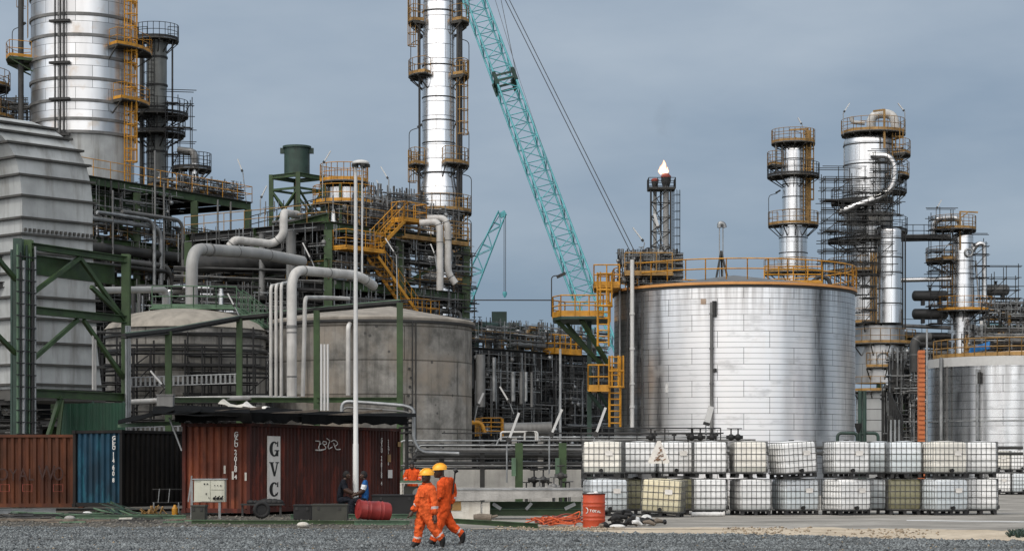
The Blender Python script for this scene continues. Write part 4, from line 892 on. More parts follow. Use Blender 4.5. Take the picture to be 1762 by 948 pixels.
t = thing('scaffold', 'tube scaffold screen around the pale domed tank', 'scaffold', cs+V((0, -rs-.6, 0)))
scaffold(t, cs+V((-4.2, -rs-1.1, 0)), (1, .03), (0, 1), 10, 1, .82, [0, 1.6, 2.8, 3.7, 4.6, 5.5, 6.4, 7.0], 7, .03, .25, 'black', rs=.045)
scaffold(t, cs+V((-4.6, -rs*.72-.6, 0)), (1, -.35), (0, 1), 4, 1, .95, [0, 1.7, 3.0, 4.2, 5.2, 6.0], 8, .03, .25, 'black', rs=.04)
scaffold(t, cs+V((.9, -rs-.9, 0)), (1, .35), (0, 1), 4, 1, .95, [0, 1.5, 2.9, 4.0, 5.1, 5.9], 9, .03, .25, 'black', rs=.04)
t = thing('pipe_bridge', 'long green pipe bridge with cable trays passing before both tanks', 'pipe bridge', XY(412, 96))
pts = [(212, 84.5), (290, 89.5), (412, 96.5), (545, 94), (688, 91.5)]
tops = [ZZ(578, 85), ZZ(568, 89.5), ZZ(546, 96.5), ZZ(532, 94), ZZ(519, 91.5)]
for (px, y), z in zip(pts, tops):
    if px == 212: continue
    m = MB(); p = XY(px, y); m.ibeam(p, p+V((0, 0, z-.05)), .24, .26, .05); m.build('column', M['green'], t)
for i in range(4):
    a, b = XY(*pts[i])+V((0, 0, tops[i])), XY(*pts[i+1])+V((0, 0, tops[i+1])); m = MB(); m.bar(a, b, .16, .12); m.bar(a+V((0, .3, -.1)), b+V((0, .3, -.1)), .3, .05); m.build('cable_tray', M['dsteel'], t)
    for dz, mm in ((-.02, 'gray'), (.1, 'lgreen')): m = MB(); m.rod(a+V((0, .5, dz)), b+V((0, .5, dz)), .045, 6); m.build('conduit', M[mm], t)
    if i: a, b = XY(*pts[i])+V((0, 0, ZZ(688, pts[i][1]))), XY(*pts[i+1])+V((0, 0, ZZ(688, pts[i+1][1]))); m = MB(); m.ibeam(a, b, .22, .2); m.build('beam', M['green'], t)
for z in (5.2, 2.9):
    m = MB(); a, b = XY(226, 98)+V((0, 0, z)), XY(412, 97.5)+V((0, 0, z+.15)); m.rod(a, b, .03, 5); m.rod(a+V((0, 0, .42)), b+V((0, 0, .42)), .03, 5)
    for k in range(24): q = a.lerp(b, k/23); m.box(q+V((0, 0, .21)), (.09, .04, .4))
    m.build('ladder_tray', M['steel'], t)
# green hoarding behind containers
t = thing('hoarding', 'bright green sheet hoarding behind the blue container', 'hoarding', XY(160, 84))
m = MB(); corr(m, XY(105, 84), XY(216, 83), 0, ZZ(694, 84), (0, -1), .03, .3); m.build('sheeting', M['hoard'], t)
m = MB(); [m.rod(XY(x, 84.1), XY(x, 84.1)+V((0, 0, ZZ(690, 84))), .05, 6) for x in (108, 160, 213)]; m.build('post', M['dgreen'], t)
# ---------------------------------------------------------------- cranes
def boom(root, p, q, w0, w1, side, bay, rc, rl, joint=None, mat_='teal'):
    p, q = V(p), V(q); d = (q-p).normalized(); s = V(side); s = (s-d*s.dot(d)).normalized(); u = d.cross(s).normalized(); L = (q-p).length
    cor = lambda t, a, b: p+d*t+(s*a+u*b)*(w0+(w1-w0)*t/L)/2
    m = MB()
    for a, b in ((-1, -1), (1, -1), (1, 1), (-1, 1)): m.rod(cor(0, a, b), cor(L, a, b), rc, 6)
    m.build('chord', M[mat_], root)
    m = MB(); n = int(L/bay); fc = [((-1, -1), (1, -1)), ((1, -1), (1, 1)), ((1, 1), (-1, 1)), ((-1, 1), (-1, -1))]
    for i in range(n):
        t0, t1 = L*i/n, L*(i+1)/n
        for k, (A, B) in enumerate(fc):
            a, b = (A, B) if (i+k//2) % 2 else (B, A); m.rod(cor(t0, *a), cor(t1, *b), rl, 4)
            if i % 2 == 0: m.rod(cor(t0, *A), cor(t0, *B), rl, 4)
    m.build('lacing', M[mat_], root)
    if joint:
        m = MB()
        for t in (joint-.35, joint+.35):
            for A, B in fc: m.bar(cor(t, *A), cor(t, *B), .22, .22)
        for A in ((-1, -1), (1, -1), (1, 1), (-1, 1)): m.bar(cor(joint-.8, *A), cor(joint+.8, *A), .3, .3)
        m.build('joint_frame', M['dgreen'], root)
Yc0, Yc1 = 205, 235
t = thing('crawler_crane', 'giant teal lattice boom crane rising behind the silver tank', 'crane', XY(1115, 203))
def cb(py): k = (py+140)/930; return W(1003+(py-500)*.374, py, Yc1+(Yc0-Yc1)*k)
boom(t, cb(775), cb(-140), 2.15, 2.0, (1, 0, 0), 1.55, .11, .05, joint=(cb(775)-cb(148)).length)
m = MB()
for o in (0, .45): m.rod(cb(-60)+V((3.0+o, 1, 0)), W(1084+o*17, 432, 214), .045, 5); 
m.rod(W(858, -20, 228), W(889, 132, 224), .035, 4); m.rod(W(846, -20, 229), W(893, 134, 224), .03, 4); m.rod(W(893, 134, 224), W(1010, 480, 212), .02, 4)
m.build('pendant_line', M['cable'], t)
m = MB(); m.bar(W(1072, 458, 212), W(1116, 428, 216), .3, .3); m.bar(W(1116, 428, 216), W(1125, 700, 214), .3, .3); m.build('gantry_mast', M['cable'], t)
m = MB(); m.box(XY(1140, 212)+V((0, 0, 3)), (4, 7, 2.6)); [m.box(XY(1140, 212)+V((x, 0, .8)), (1.1, 8, 1.6)) for x in (-2.6, 2.6)]; m.box(XY(1110, 206)+V((0, 0, 2.2)), (2.6, 3, 2)); m.build('carbody', M['teal'], t)
t = thing('crawler_crane', 'smaller distant teal crane boom between the column and the big boom', 'crane', XY(790, 330))
boom(t, W(788, 540, 330), W(864, 366, 330), 2.6, 1.2, (1, 0, 0), 1.8, .1, .06)
m = MB(); m.bar(W(860, 372, 330), W(870, 366, 330), .8, .8); m.build('boom_head', M['teal'], t)
m = MB(); [m.rod(W(x, 367, 330), W(x, 504, 330), .045, 4) for x in (867.3, 870)]; m.rod(W(860, 370, 330), W(796, 470, 332), .05, 4); m.build('hoist_rope', M['cable'], t)
m = MB(); m.tube([W(868.6, 502, 330), W(868.6, 506, 330), W(868.6, 512, 330)], [.3, .36, .1], 8); m.build('hook_block', M['teal'], t)
m = MB(); m.box(XY(780, 331)+V((0, 0, 3)), (5, 6, 3)); m.build('carbody', M['teal'], t)

# ---------------------------------------------------------------- flare
YF = 220; t = thing('flare_stack', 'twin flare stack burning with a bright flame', 'flare stack', XY(1140, YF))
zp = ZZ(326, YF)
for px, r, top in ((1146, 5.2, 306), (1127, 3.2, 312)):
    m = MB(); p = XY(px, YF+(0 if px > 1140 else .6)); m.rod(p, p+V((0, 0, ZZ(top, YF))), r/F*YF, 14); m.build('riser', M['lgray'], t)
    m = MB(); q = p+V((-.0, 0, 0)); rr = (8.5 if px > 1140 else 6.2)/F*YF; m.lathe([(rr*.7, zp+.3), (rr, ZZ(312, YF)), (rr, ZZ(303 if px > 1140 else 309, YF)), (rr*.8, ZZ(303 if px > 1140 else 309, YF))], q, 16); m.build('burner_tip', M['dsteel'], t)
    m = MB(); m.lathe([(rr*1.02, ZZ(306 if px > 1140 else 311, YF)), (rr*1.08, ZZ(304 if px > 1140 else 308, YF)), (rr*.6, ZZ(299 if px > 1140 else 306, YF))], q, 16); m.build('wind_shield', M['redbrown'], t)
m = MB(); m.box(XY(1138, YF+.3)+V((0, 0, zp)), (46/F*YF, 2.4, .14)); m.build('platform', M['grating'], t)
m = MB(); c = XY(1138, YF+.3)+V((0, 0, zp)); h = 23/F*YF; rail(m, [c+V((-h, -1.2, 0)), c+V((h, -1.2, 0)), c+V((h, 1.2, 0)), c+V((-h, 1.2, 0)), c+V((-h, -1.2, 0))], 1.1, .9, .045); m.build('railing', M['dsteel'], t)
m = MB(); xs = [1120, 1154, 1137]; ys = [YF-.6, YF-.6, YF+1.6]; B3 = [XY(x, y) for x, y in zip(xs, ys)]
for b in B3: m.rod(b, b+V((0, 0, zp)), .1, 6)
z = 1.5
while z < zp-1:
    for i in range(3): a, b = B3[i], B3[(i+1) % 3]; m.rod(a+V((0, 0, z)), b+V((0, 0, z)), .05, 4); m.rod(a+V((0, 0, z)), b+V((0, 0, z+1.5)), .05, 4)
    z += 1.5
m.build('lattice', M['dsteel'], t)
m = MB(); ladder(m, XY(1158, YF+.4), 1, zp, (1, .2), True, .4, .03); m.build('caged_ladder', M['dsteel'], t)
fm, n, l, bs = NT('flare_flame'); lw = n.new('ShaderNodeLayerWeight'); lw.inputs[0].default_value = .5; tc = n.new('ShaderNodeTexCoord')
fn = noise(n, l, tc.outputs['Object'], 1.6, 4, .6, .3, .7, (1, 1, .6)); ft = n.new('ShaderNodeMath'); ft.operation = 'MULTIPLY_ADD'; ft.inputs[1].default_value = .5; ft.use_clamp = True; l.new(fn, ft.inputs[0]); l.new(lw.outputs['Facing'], ft.inputs[2])
l.new(mixc(n, l, ft.outputs[0], (1, .90, .74), (1, .34, .10)), bs.inputs['Emission Color']); bs.inputs['Emission Strength'].default_value = 2.2; bs.inputs['Base Color'].default_value = (0, 0, 0, 1); bs.inputs['Specular IOR Level'].default_value = 0
fa = n.new('ShaderNodeMapRange'); fa.inputs[1].default_value = .35; fa.inputs[2].default_value = 1.05; fa.inputs[3].default_value = 1; fa.inputs[4].default_value = .05; l.new(ft.outputs[0], fa.inputs[0]); l.new(fa.outputs[0], bs.inputs['Alpha'])
m = MB(); b = W(1142, 300, YF); m.tube([b+V((x, 0, z)) for x, z in ((0, 0), (.05, .2), (-.05, .5), (-.02, .8), (.05, 1.1), (.0, 1.45))], [.2, .40, .44, .33, .2, .03], 12)
m.tube([b+V((x, .1, z)) for x, z in ((-.25, 0), (-.38, .3), (-.3, .6), (-.34, .85))], [.1, .22, .18, .02], 10); m.tube([b+V((x, -.1, z)) for x, z in ((.25, 0), (.36, .3), (.32, .5), (.4, .72))], [.1, .2, .15, .02], 10); m.build('flame', fm, t)
sm = bpy.data.materials.new('thin_smoke'); sm.use_nodes = True; n = sm.node_tree.nodes; l = sm.node_tree.links; n.remove(n['Principled BSDF'])
pv = n.new('ShaderNodeVolumePrincipled'); pv.inputs['Color'].default_value = (.12, .11, .11, 1); tc = n.new('ShaderNodeTexCoord')
fac = noise(n, l, tc.outputs['Object'], .5, 4, .6, .42, .8); mu = n.new('ShaderNodeMath'); mu.operation = 'MULTIPLY'; mu.inputs[1].default_value = .07; l.new(fac, mu.inputs[0]); l.new(mu.outputs[0], pv.inputs['Density']); l.new(pv.outputs[0], n['Material Output'].inputs['Volume'])
m = MB(); m.tube([W(1141, 276, YF), W(1143, 262, YF), W(1146, 240, YF), W(1141, 215, YF), W(1146, 190, YF), W(1138, 160, YF)], [.25, .5, .85, 1.15, 1.4, .3], 12); o = m.build('smoke', sm); o['kind'] = 'stuff'

# ---------------------------------------------------------------- columns on the right
Y3 = 180; c = XY(1365, Y3); t = thing('distillation_column', 'short silver column with three galleries right of the flare', 'column', c+V((0, 0, 12)))
ru, rl = 18.5/F*Y3, 24/F*Y3; mC = clad('column_cladding_c', 1.3, 2.4, (.78, .78, .77), .3, .45, (), .5, 1, ustain=.6, seed=15)
column_shell(t, c, [(rl, 6), (rl, ZZ(392, Y3)), (ru, ZZ(384, Y3)), (ru, ZZ(258, Y3))]+dome(ru, ZZ(258, Y3), .5), mC)
bands(t, c, [ZZ(y, Y3) for y in (275, 318, 340, 362)], [ru]*4, 'dsteel', t=.04, h=.08); bands(t, c, [ZZ(y, Y3) for y in (410, 436, 460)], [rl]*3, 'dsteel', t=.04, h=.08)
platform(t, c, ZZ(247, Y3), .1, -215, 60, 1.75, 'tan'); platform(t, c, ZZ(285, Y3), ru, -215, -150, 1.3, 'tan'); platform(t, c, ZZ(304, Y3), ru, -215, 10, 1.3, 'dsteel'); platform(t, c, ZZ(388, Y3), rl, -185, 5, .95, 'tan', (-175,))
platform(t, c, ZZ(470, Y3), rl, -185, 5, 1.3, 'tan')
e = V((math.cos(R(-28)), math.sin(R(-28)), 0)); m = MB(); ladder(m, c+e*(ru+.15), ZZ(388, Y3), ZZ(225, Y3), e, True, .7, .05); m.build('caged_ladder', M['tan'], t)
m = MB(); m.obox(c+V((1.0, -.3, ZZ(388, Y3))), V((.45, 0, 0)), V((0, .5, 0)), V((0, 0, ZZ(225, Y3)-ZZ(388, Y3)))); m.build('cable_tray', M['tan'], t)
m = MB(); m.bar(c+V((1.2, 0, ZZ(247, Y3))), c+V((1.2, 0, ZZ(222, Y3))), .14, .14); m.bar(c+V((1.3, 0, ZZ(222, Y3))), c+V((-.3, 0, ZZ(224, Y3))), .14, .14); m.build('davit', M['tan'], t)
m = MB(); [m.rod(c+V((-ru-.1+x, -.5, ZZ(300, Y3))), c+V((-ru-.1+x, -.5, ZZ(250, Y3))), .1, 6) for x in (0, -.5)]; m.build('side_pipe', M['gray'], t)
# fat scaffolded column with its narrow neighbour
Y4 = 170; c = XY(1495, Y4); t = thing('distillation_column', 'fat silver column with pipe loop on top, half hidden by scaffolding', 'column', c+V((0, 0, 2)))
r4 = 43/F*Y4; rn = 38/F*Y4; mD = clad('column_cladding_d', 1.45, 2.6, (.76, .76, .75), .3, .45, (), .5, 1, ustain=.5, seed=42)
column_shell(t, c, [(rn, ZZ(562, Y4)), (rn, ZZ(392, Y4)), (r4, ZZ(368, Y4)), (r4, ZZ(246, Y4))]+dome(r4, ZZ(246, Y4), .75), mD)
bands(t, c, [ZZ(y, Y4) for y in (252, 286, 312, 338, 364)], [r4]*5, 'dsteel', t=.05, h=.1); bands(t, c, [ZZ(y, Y4) for y in (430, 470, 510, 540)], [rn]*4, 'dsteel', t=.05, h=.1)
platform(t, c+V((.35, 0, 0)), ZZ(231, Y4), .1, -200, 20, 2.45, 'tan'); 
for y, a0, a1, w_, cl in ((268, -40, 25, 1.3, 'tan'), (305, -45, 20, 1.2, 'tan'), (332, -60, 20, 1.0, 'dsteel'), (350, -190, -60, 1.0, 'dsteel'), (400, -80, 20, 1.3, 'dsteel'), (416, -185, -80, 1.5, 'dsteel'), (470, -190, -95, 1.5, 'tan'), (558, -170, 0, .9, 'tan')):
    platform(t, c, ZZ(y, Y4), r4 if y < 380 else rn, a0, a1, w_, cl)
e = V((math.cos(R(-35)), math.sin(R(-35)), 0)); m = MB(); ladder(m, c+e*(r4+.2), ZZ(305, Y4), ZZ(226, Y4), e, True, .6, .05); m.build('caged_ladder', M['tan'], t)
m = MB(); m.bar(c+V((.85, -2.2, ZZ(262, Y4))), c+V((.85, -2.2, ZZ(196, Y4))), .16, .16); m.bar(c+V((.85, -2.2, ZZ(197, Y4))), c+V((-.0, -2.0, ZZ(199, Y4))), .14, .14); m.build('davit', M['tan'], t)
m = MB(); m.tube(fillet([c+V((.1, -.4, ZZ(236, Y4))), c+V((.1, -.4, ZZ(198, Y4))), c+V((1.9, -.6, ZZ(198, Y4))), c+V((2.0, -.8, ZZ(232, Y4)))], 1.0, 8), .36, 14); m.build('overhead_pipe', M['white'], t)
m = MB(); m.tube(fillet([c+V((-1.6, -1, ZZ(205, Y4))), c+V((-1.5, -1, ZZ(214, Y4))), c+V((-.5, -1, ZZ(216, Y4)))], .4, 5), .16, 8); m.build('vent_pipe', M['white'], t)
m = MB(); m.tube(fillet([W(1500, 268, Y4-2.0), W(1530, 268, Y4-2.8), W(1540, 286, Y4-3), W(1538, 318, Y4-3), W(1520, 338, Y4-3), W(1478, 352, Y4-3), W(1442, 366, Y4-2.6)], 1.0, 7), .26, 14); m.build('transfer_pipe', M['silver'], t)
cS = XY(1513, Y4-.5); rs_ = 43/F*Y4
m = MB(); m.lathe([(rs_, ZZ(660, Y4)), (rs_, ZZ(562, Y4)), (rn*.8, ZZ(560, Y4))], cS, 48); m.build('skirt', clad('skirt_cladding', 1.5, 3, (.55, .54, .52), .4, .7, (), .5, 1, ustain=.5, seed=2), t)
for y, a0, a1 in ((593, -175, -5), (634, -120, 10), (674, -175, 10)): platform(t, cS, ZZ(y, Y4), rs_, a0, a1, .9, 'tan')
m = MB(); m.tube([cS+V((0, -rs_-.05, ZZ(622, Y4)))+V((math.cos(k*.3927)*.55, 0, math.sin(k*.3927)*.55)) for k in range(17)], .07, 6); m.build('manway', M['steel'], t)
m = MB(); m.lathe([(35/F*Y4, 0), (35/F*Y4, ZZ(676, Y4)), (.1, ZZ(672, Y4))], XY(1508, Y4-1.2), 40); m.build('base_drum', clad('base_drum_cladding', .85, 60, (.40, .41, .40), .5, .4, (), .5, 1, metal=.4, seam=.03), t)
cR = XY(1530, Y4-2.6); rR = 20.5/F*Y4
m = MB(); m.lathe([(rR, ZZ(560, Y4)), (rR, ZZ(404, Y4))]+dome(rR, ZZ(404, Y4), .3), cR, 40); m.build('side_column', clad('column_cladding_e', 1.35, 2, (.78, .78, .77), .28, .45, (), .5, 1, ustain=.8, seed=21), t)
bands(t, cR, [ZZ(y, Y4) for y in (417, 449, 475, 502, 527)], [rR]*5, 'dsteel', t=.04, h=.09)
m = MB(); [m.rod(cR+V((-rR-.12-.2*k, -.3, ZZ(560, Y4))), cR+V((-rR-.12-.2*k, -.3, ZZ(440, Y4))), .07, 6) for k in range(3)]; m.build('side_pipe', M['tan'], t)
m = MB(); [m.rod(cR+V((rR+.15+.2*k, .2, ZZ(570, Y4))), cR+V((rR+.15+.2*k, .2, ZZ(405, Y4))), .06, 6) for k in range(2)]; m.build('side_pipe', M['dsteel'], t)
zl = lambda *a: [ZZ(y, Y4-3) for y in a]
t = thing('scaffold', 'tall scaffold wrapping the left flank of the fat column', 'scaffold', W(1425, 490, Y4-3))
scaffold(t, W(1420, 0, Y4-3)*V((1, 1, 0)), (1, .05), (0, 1), 3, 2, 1.05, zl(490, 470, 450, 432, 415, 398, 380, 362, 345, 326, 308), 31, .1, .5); 
t = thing('scaffold', 'scaffold cage with boards in front of the fat column', 'scaffold', W(1455, 480, Y4-4))
scaffold(t, W(1452, 0, Y4-4)*V((1, 1, 0)), (1, .02), (0, 1), 4, 1, .95, zl(474, 456, 440, 422, 404, 388, 372, 356), 32, .15, .3)
t = thing('scaffold', 'light scaffold around the bent pipe near the fat column top', 'scaffold', W(1505, 400, Y4-4))
scaffold(t, W(1506, 0, Y4-4)*V((1, 1, 0)), (1, .02), (0, 1), 2, 1, .95, zl(372, 352, 334, 316, 298, 282), 33, .1, .8)
t = thing('scaffold', 'narrow scaffold over the skirt left of the narrow silver column', 'scaffold', W(1490, 555, Y4-4))
scaffold(t, W(1487, 0, Y4-4.4)*V((1, 1, 0)), (1, .02), (0, 1), 1, 1, .8, zl(556, 536, 516, 496, 476), 34, .05, 1)
# right hand column with its pipes and drums
Y5 = 175; c = XY(1655, Y5); t = thing('distillation_column', 'slender silver column with yellow davit, rightmost of all columns', 'column', c+V((0, 0, 2)))
r5 = 19.5/F*Y5; r6 = 24/F*Y5
column_shell(t, c, [(r6, 2), (r6, ZZ(548, Y5)), (r5*1.12, ZZ(542, Y5)), (r5, ZZ(408, Y5))]+dome(r5, ZZ(408, Y5), .35), mC)
bands(t, c, [ZZ(y, Y5) for y in (420, 450, 472, 495, 520)], [r5*1.06]*5, 'dsteel', t=.03, h=.07)
platform(t, c+V((-.7, 0, 0)), ZZ(396, Y5), .1, -200, 20, 1.75, 'tan'); platform(t, c+V((-.4, 0, 0)), ZZ(450, Y5), r5, -205, -110, 1.6, 'tan'); platform(t, c, ZZ(536, Y5), r5, -190, 10, 1.7, 'yellow')
e = V((math.cos(R(-155)), math.sin(R(-155)), 0)); m = MB(); ladder(m, c+e*(r5+.25), ZZ(540, Y5), ZZ(440, Y5), e, True, .6, .05); m.build('caged_ladder', M['tan'], t)
m = MB(); q = c+V((-.35, -1.0, 0)); m.bar(q+V((0, 0, ZZ(432, Y5))), q+V((0, 0, ZZ(366, Y5))), .13, .13); m.bar(q+V((0, 0, ZZ(367, Y5))), q+V((1.45, 0, ZZ(368, Y5))), .12, .12); m.bar(q+V((0, 0, ZZ(378, Y5))), q+V((.6, 0, ZZ(369, Y5))), .08, .08); m.build('davit', M['tan'], t)
m = MB(); m.tube(fillet([c+V((-.2, -.4, ZZ(402, Y5))), c+V((-.2, -.4, ZZ(376, Y5))), c+V((-2.3, -.4, ZZ(378, Y5))), c+V((-2.4, -.4, ZZ(404, Y5)))], .7, 7), .27, 12); m.build('overhead_pipe', M['silver'], t)
m = MB(); m.tube(fillet([c+V((.7, -.2, ZZ(436, Y5))), c+V((1.2, -.4, ZZ(420, Y5))), c+V((1.75, -.4, ZZ(420, Y5))), c+V((1.8, -.4, ZZ(560, Y5)))], .5, 6), .2, 12); m.build('side_pipe', M['silver'], t)
m = MB(); m.rod(c+V((.95, -.9, ZZ(450, Y5))), c+V((1.25, -.9, ZZ(535, Y5))), .07, 6); m.build('side_pipe', M['steel'], t)
m = MB(); m.tube([c+V((.35, -r5-.15, ZZ(437, Y5)))+V((math.cos(k*.3927)*.3, 0, math.sin(k*.3927)*.3)) for k in range(17)], .08, 6); m.build('manway', M['steel'], t)
def drum(x0, x1, y, r, Y, lab, mm='dgray', ends='both'):
    a, b = W(x0, y, Y), W(x1, y, Y); rr = r/F*Y; t = thing('pressure_vessel', lab, 'vessel', (a+b)/2, 'horizontal pressure vessels')
    m = MB(); k = [0, .12, .3, .55, .8]; L = (b-a).length; d = (b-a).normalized()
    path = [a+d*rr*.55*(1-math.cos(q*1.9)) for q in k]+[b-d*rr*.55*(1-math.cos(q*1.9)) for q in k[::-1]]
    m.tube(path, [rr*max(.05, math.sin(q*1.9)) for q in k]+[rr*max(.05, math.sin(q*1.9)) for q in k[::-1]], 20); m.build('shell', M[mm], t)
    for f in (.3, .75): m = MB(); p = a.lerp(b, f); m.box(p-V((0, 0, rr+.15)), (.25, rr*1.4, .4)); m.build('saddle', M['dsteel'], t)
    m = MB(); p = a.lerp(b, .5); m.rod(p, p+V((0, 0, rr*1.5)), .1, 8); m.rod(p+V((0, 0, rr*1.5)), p+V((0, 0, rr*1.6)), .18, 8); m.build('nozzle', M['dsteel'], t)
drum(1569, 1632, 509, 9, Y5-1, 'dark horizontal drum left of the slender column, upper of two')
drum(1569, 1632, 540, 9, Y5-1, 'dark horizontal drum left of the slender column, lower of two')
drum(1690, 1737, 499, 9.5, Y5+1, 'dark horizontal drum right of the slender column, upper of two', 'gray')
drum(1690, 1735, 531, 8, Y5+1, 'dark horizontal drum right of the slender column, lower of two', 'gray')
t = thing('scaffold', 'scaffold around the pipes left of the slender column', 'scaffold', W(1600, 470, Y5-2))
scaffold(t, W(1602, 0, Y5-2)*V((1, 1, 0)), (1, .02), (0, 1), 2, 1, .9, [ZZ(y, Y5) for y in (560, 530, 495, 470, 455, 438, 415, 400, 384)], 41, .1, .9)
t = thing('scaffold', 'spiky scaffold at the far right beside the small drums', 'scaffold', W(1700, 560, Y5))
scaffold(t, W(1690, 0, Y5-1)*V((1, 1, 0)), (1, .05), (0, 1), 3, 1, 1.0, [ZZ(y, Y5) for y in (556, 535, 515, 500, 480)], 42, .1, .5)
scaffold(t, W(1678, 0, Y5-1)*V((1, 1, 0)), (1, .05), (0, 1), 1, 1, .9, [ZZ(y, Y5) for y in (480, 460, 440, 425)], 43, .1, .5)
t = thing('pipe_bridge', 'pipe and gangway bridge from fat column to slender column', 'pipe bridge', W(1590, 400, Y5-1))
for y, r, mm in ((408, .2, 'gray'), (413, .16, 'dgray'), (482, .2, 'silver'), (575, .25, 'dgray'), (560, .16, 'gray'), (590, .3, 'dgray'), (604, .2, 'gray'), (618, .26, 'dsteel'), (632, .18, 'gray'), (650, .22, 'dgray'), (668, .18, 'dsteel')):
    m = MB(); m.rod(W(1542, y, Y5-1), W(1636, y+(4 if y > 500 else -2), Y5-1), r, 10); m.build('pipe', M[mm], t)
m = MB(); m.obox(W(1552, 410, Y5-1.5), V((3.6, 0, 0)), V((0, 1.2, 0)), V((0, 0, .12))); rail(m, [W(1552, 408, Y5-1.5), W(1628, 408, Y5-1.5)], 1, 1, .035); m.build('gangway', M['dsteel'], t)
# dark rear structure
OE = XY(1555, 178)
t = thing('process_structure', 'dark pipe filled steel structure at the far right rear', 'steel structure', OE)
steelwork(t, OE, (1, .12), (-.12, 1), 11.5, 7, [4, 7.5, 12.6], 3, 1, 'green', .4, .4, rails=('tan', 'dgray', 'dgray'), brace=3, seed=9)
pipework(t, OE, V((1, .12, 0)), V((-.12, 1, 0)), 11, 6, (4.2, 12), 46, 51, ('dgray', 'dsteel', 'gray', 'steel'), (.06, .24)); pipework(t, OE, V((1, .12, 0)), V((-.12, 1, 0)), 11, 6, (.5, 4), 20, 52, ('dgray', 'dsteel', 'black', 'gray'), (.06, .2))
m = MB(); m.obox(OE+V((0, 7, 0)), V((8, 1, 0)), V((0, .2, 0)), V((0, 0, 11.4))); m.build('shade_fill_sheet', M['black'], t)  # added black sheet so the rear bays read as deep shade
m = MB(); m.obox(OE+V((7.2, 2, 12.7)), V((1.6, 0, 0)), V((0, 1.5, 0)), V((0, 0, .9))); m.build('fan_box', M['lightblue'], t)
OF = XY(1700, 168); t = thing('process_structure', 'green decked table structure cut off by the right frame edge', 'steel structure', OF)
steelwork(t, OF, (1, .05), (-.05, 1), 9, 6, [9.0, ZZ(560, 168)], 2, 1, 'green', .4, .4, rails=('tan', 'dsteel'), brace=1, seed=3); pipework(t, OF, V((1, 0, 0)), V((0, 1, 0)), 6, 4, (12.6, 14.4), 22, 53, ('dgray', 'dsteel', 'steel', 'tan'), (.05, .14)); pipework(t, OF, V((1, 0, 0)), V((0, 1, 0)), 6, 5, (9.2, 12), 26, 54, ('dgray', 'dsteel', 'steel', 'gray'), (.06, .2))
pipework(thing('pipe_manifold', 'tangle of dark pipes between fat column base and orange tray', 'pipes', XY(1545, 150)), XY(1535, 150), V((1, 0, 0)), V((0, 1, 0)), 2.6, 4, (.4, 9.6), 40, 55, ('dgray', 'dsteel', 'gray', 'black'), (.06, .22), .5)
big_pipe('elbow_pipe', [W(1602, 580, 140), W(1580, 581, 140), W(1573, 592, 140), W(1573, 640, 140)], 8/F*140, M['dgray'], 'dark fat elbow pipe just left of the orange tray', .7)

# ---------------------------------------------------------------- big silver tank
YK = 118; ck = XY(1263, YK); rk = 206/F*YK; zk = ZZ(508, YK)
t = thing('silver_tank', 'huge silver clad storage tank with orange rim and railing', 'tank', ck)
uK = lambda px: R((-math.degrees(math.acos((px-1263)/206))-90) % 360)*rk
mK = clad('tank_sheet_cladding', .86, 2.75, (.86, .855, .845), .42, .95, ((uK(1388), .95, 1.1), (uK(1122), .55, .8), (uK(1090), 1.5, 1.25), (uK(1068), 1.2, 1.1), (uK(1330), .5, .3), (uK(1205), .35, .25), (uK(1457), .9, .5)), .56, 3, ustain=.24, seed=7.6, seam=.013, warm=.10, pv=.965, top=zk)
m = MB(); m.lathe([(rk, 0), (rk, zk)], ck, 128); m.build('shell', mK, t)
m = MB(); m.lathe([(rk+.02, zk), (rk-.6, zk+.25), (.02, zk+1.1)], ck, 96); m.build('roof', M['gray'], t)
m = MB(); m.lathe([(rk-.1, zk+.03), (rk+.11, zk+.05), (rk+.11, zk+.19), (rk+.08, zk+.19)], ck, 128); m.build('kerb_angle', mat('orange_rim_paint', (.52, .25, .08), .5, 0, .15, 1, amt=.3, dirt=(.3, .14, .05)), t)
m = MB(); m.lathe([(rk+.01, zk-.1), (rk+.1, zk-.08), (rk+.1, zk+.0)], ck, 128); m.build('gutter', M['dsteel'], t)
m = MB(); rail(m, [V((p.x, p.y, zk+.3)) for p in arc(ck, rk+.08, -math.pi*1.02, math.pi*.02, 0, 20)], 1.1, 2.0, .04, 0); rail(m, [V((p.x, p.y, zk+.3)) for p in arc(ck, rk+.08, math.pi*.02, math.pi*.98, 0, 20)], 1.1, 2.0, .04, 0); m.build('railing', M['yellow'], t)
def wp(d, off=0.): d = R(d); return ck+V((math.cos(d), math.sin(d), 0))*(rk+off)
def dpx(px): return -math.degrees(math.acos(max(-1, min(1, (px-1263)/206))))
for px, r, mm, y0, y1, off in ((1207, .085, 'gray', 520, 790, .2), (1093.5, .11, 'lampw', 447, 735, .5), (1084, .05, 'dgray', 450, 730, .35), (1102, .06, 'dgray', 505, 735, .2), (1070, .06, 'steel', 470, 700, .25)):
    b = wp(dpx(px), off); m = MB(); m.rod(V((b.x, b.y, ZZ(y1, b.y))), V((b.x, b.y, ZZ(y0, b.y))), r, 10)
    for y in (540, 600, 660, 700):
        if y0 < y < y1: m.rod(V((b.x, b.y, ZZ(y, b.y)-.05)), V((b.x, b.y, ZZ(y, b.y)+.05)), r*1.35, 10)
    m.build('riser_pipe', M[mm], t)
for y0, y1 in ((518, 545), (634, 640)): b = wp(dpx(1211), .15); m = MB(); m.rod(V((b.x, b.y, ZZ(y1, b.y))), V((b.x, b.y, ZZ(y0, b.y))), .12, 8); m.build('gauge', M['dsteel'], t)
b = wp(dpx(1136), .02); m = MB(); m.box(V((b.x, b.y, ZZ(667, b.y))), (.14, .06, .5), R(dpx(1136)+90)); m.build('nameplate', M['lampw'], t)
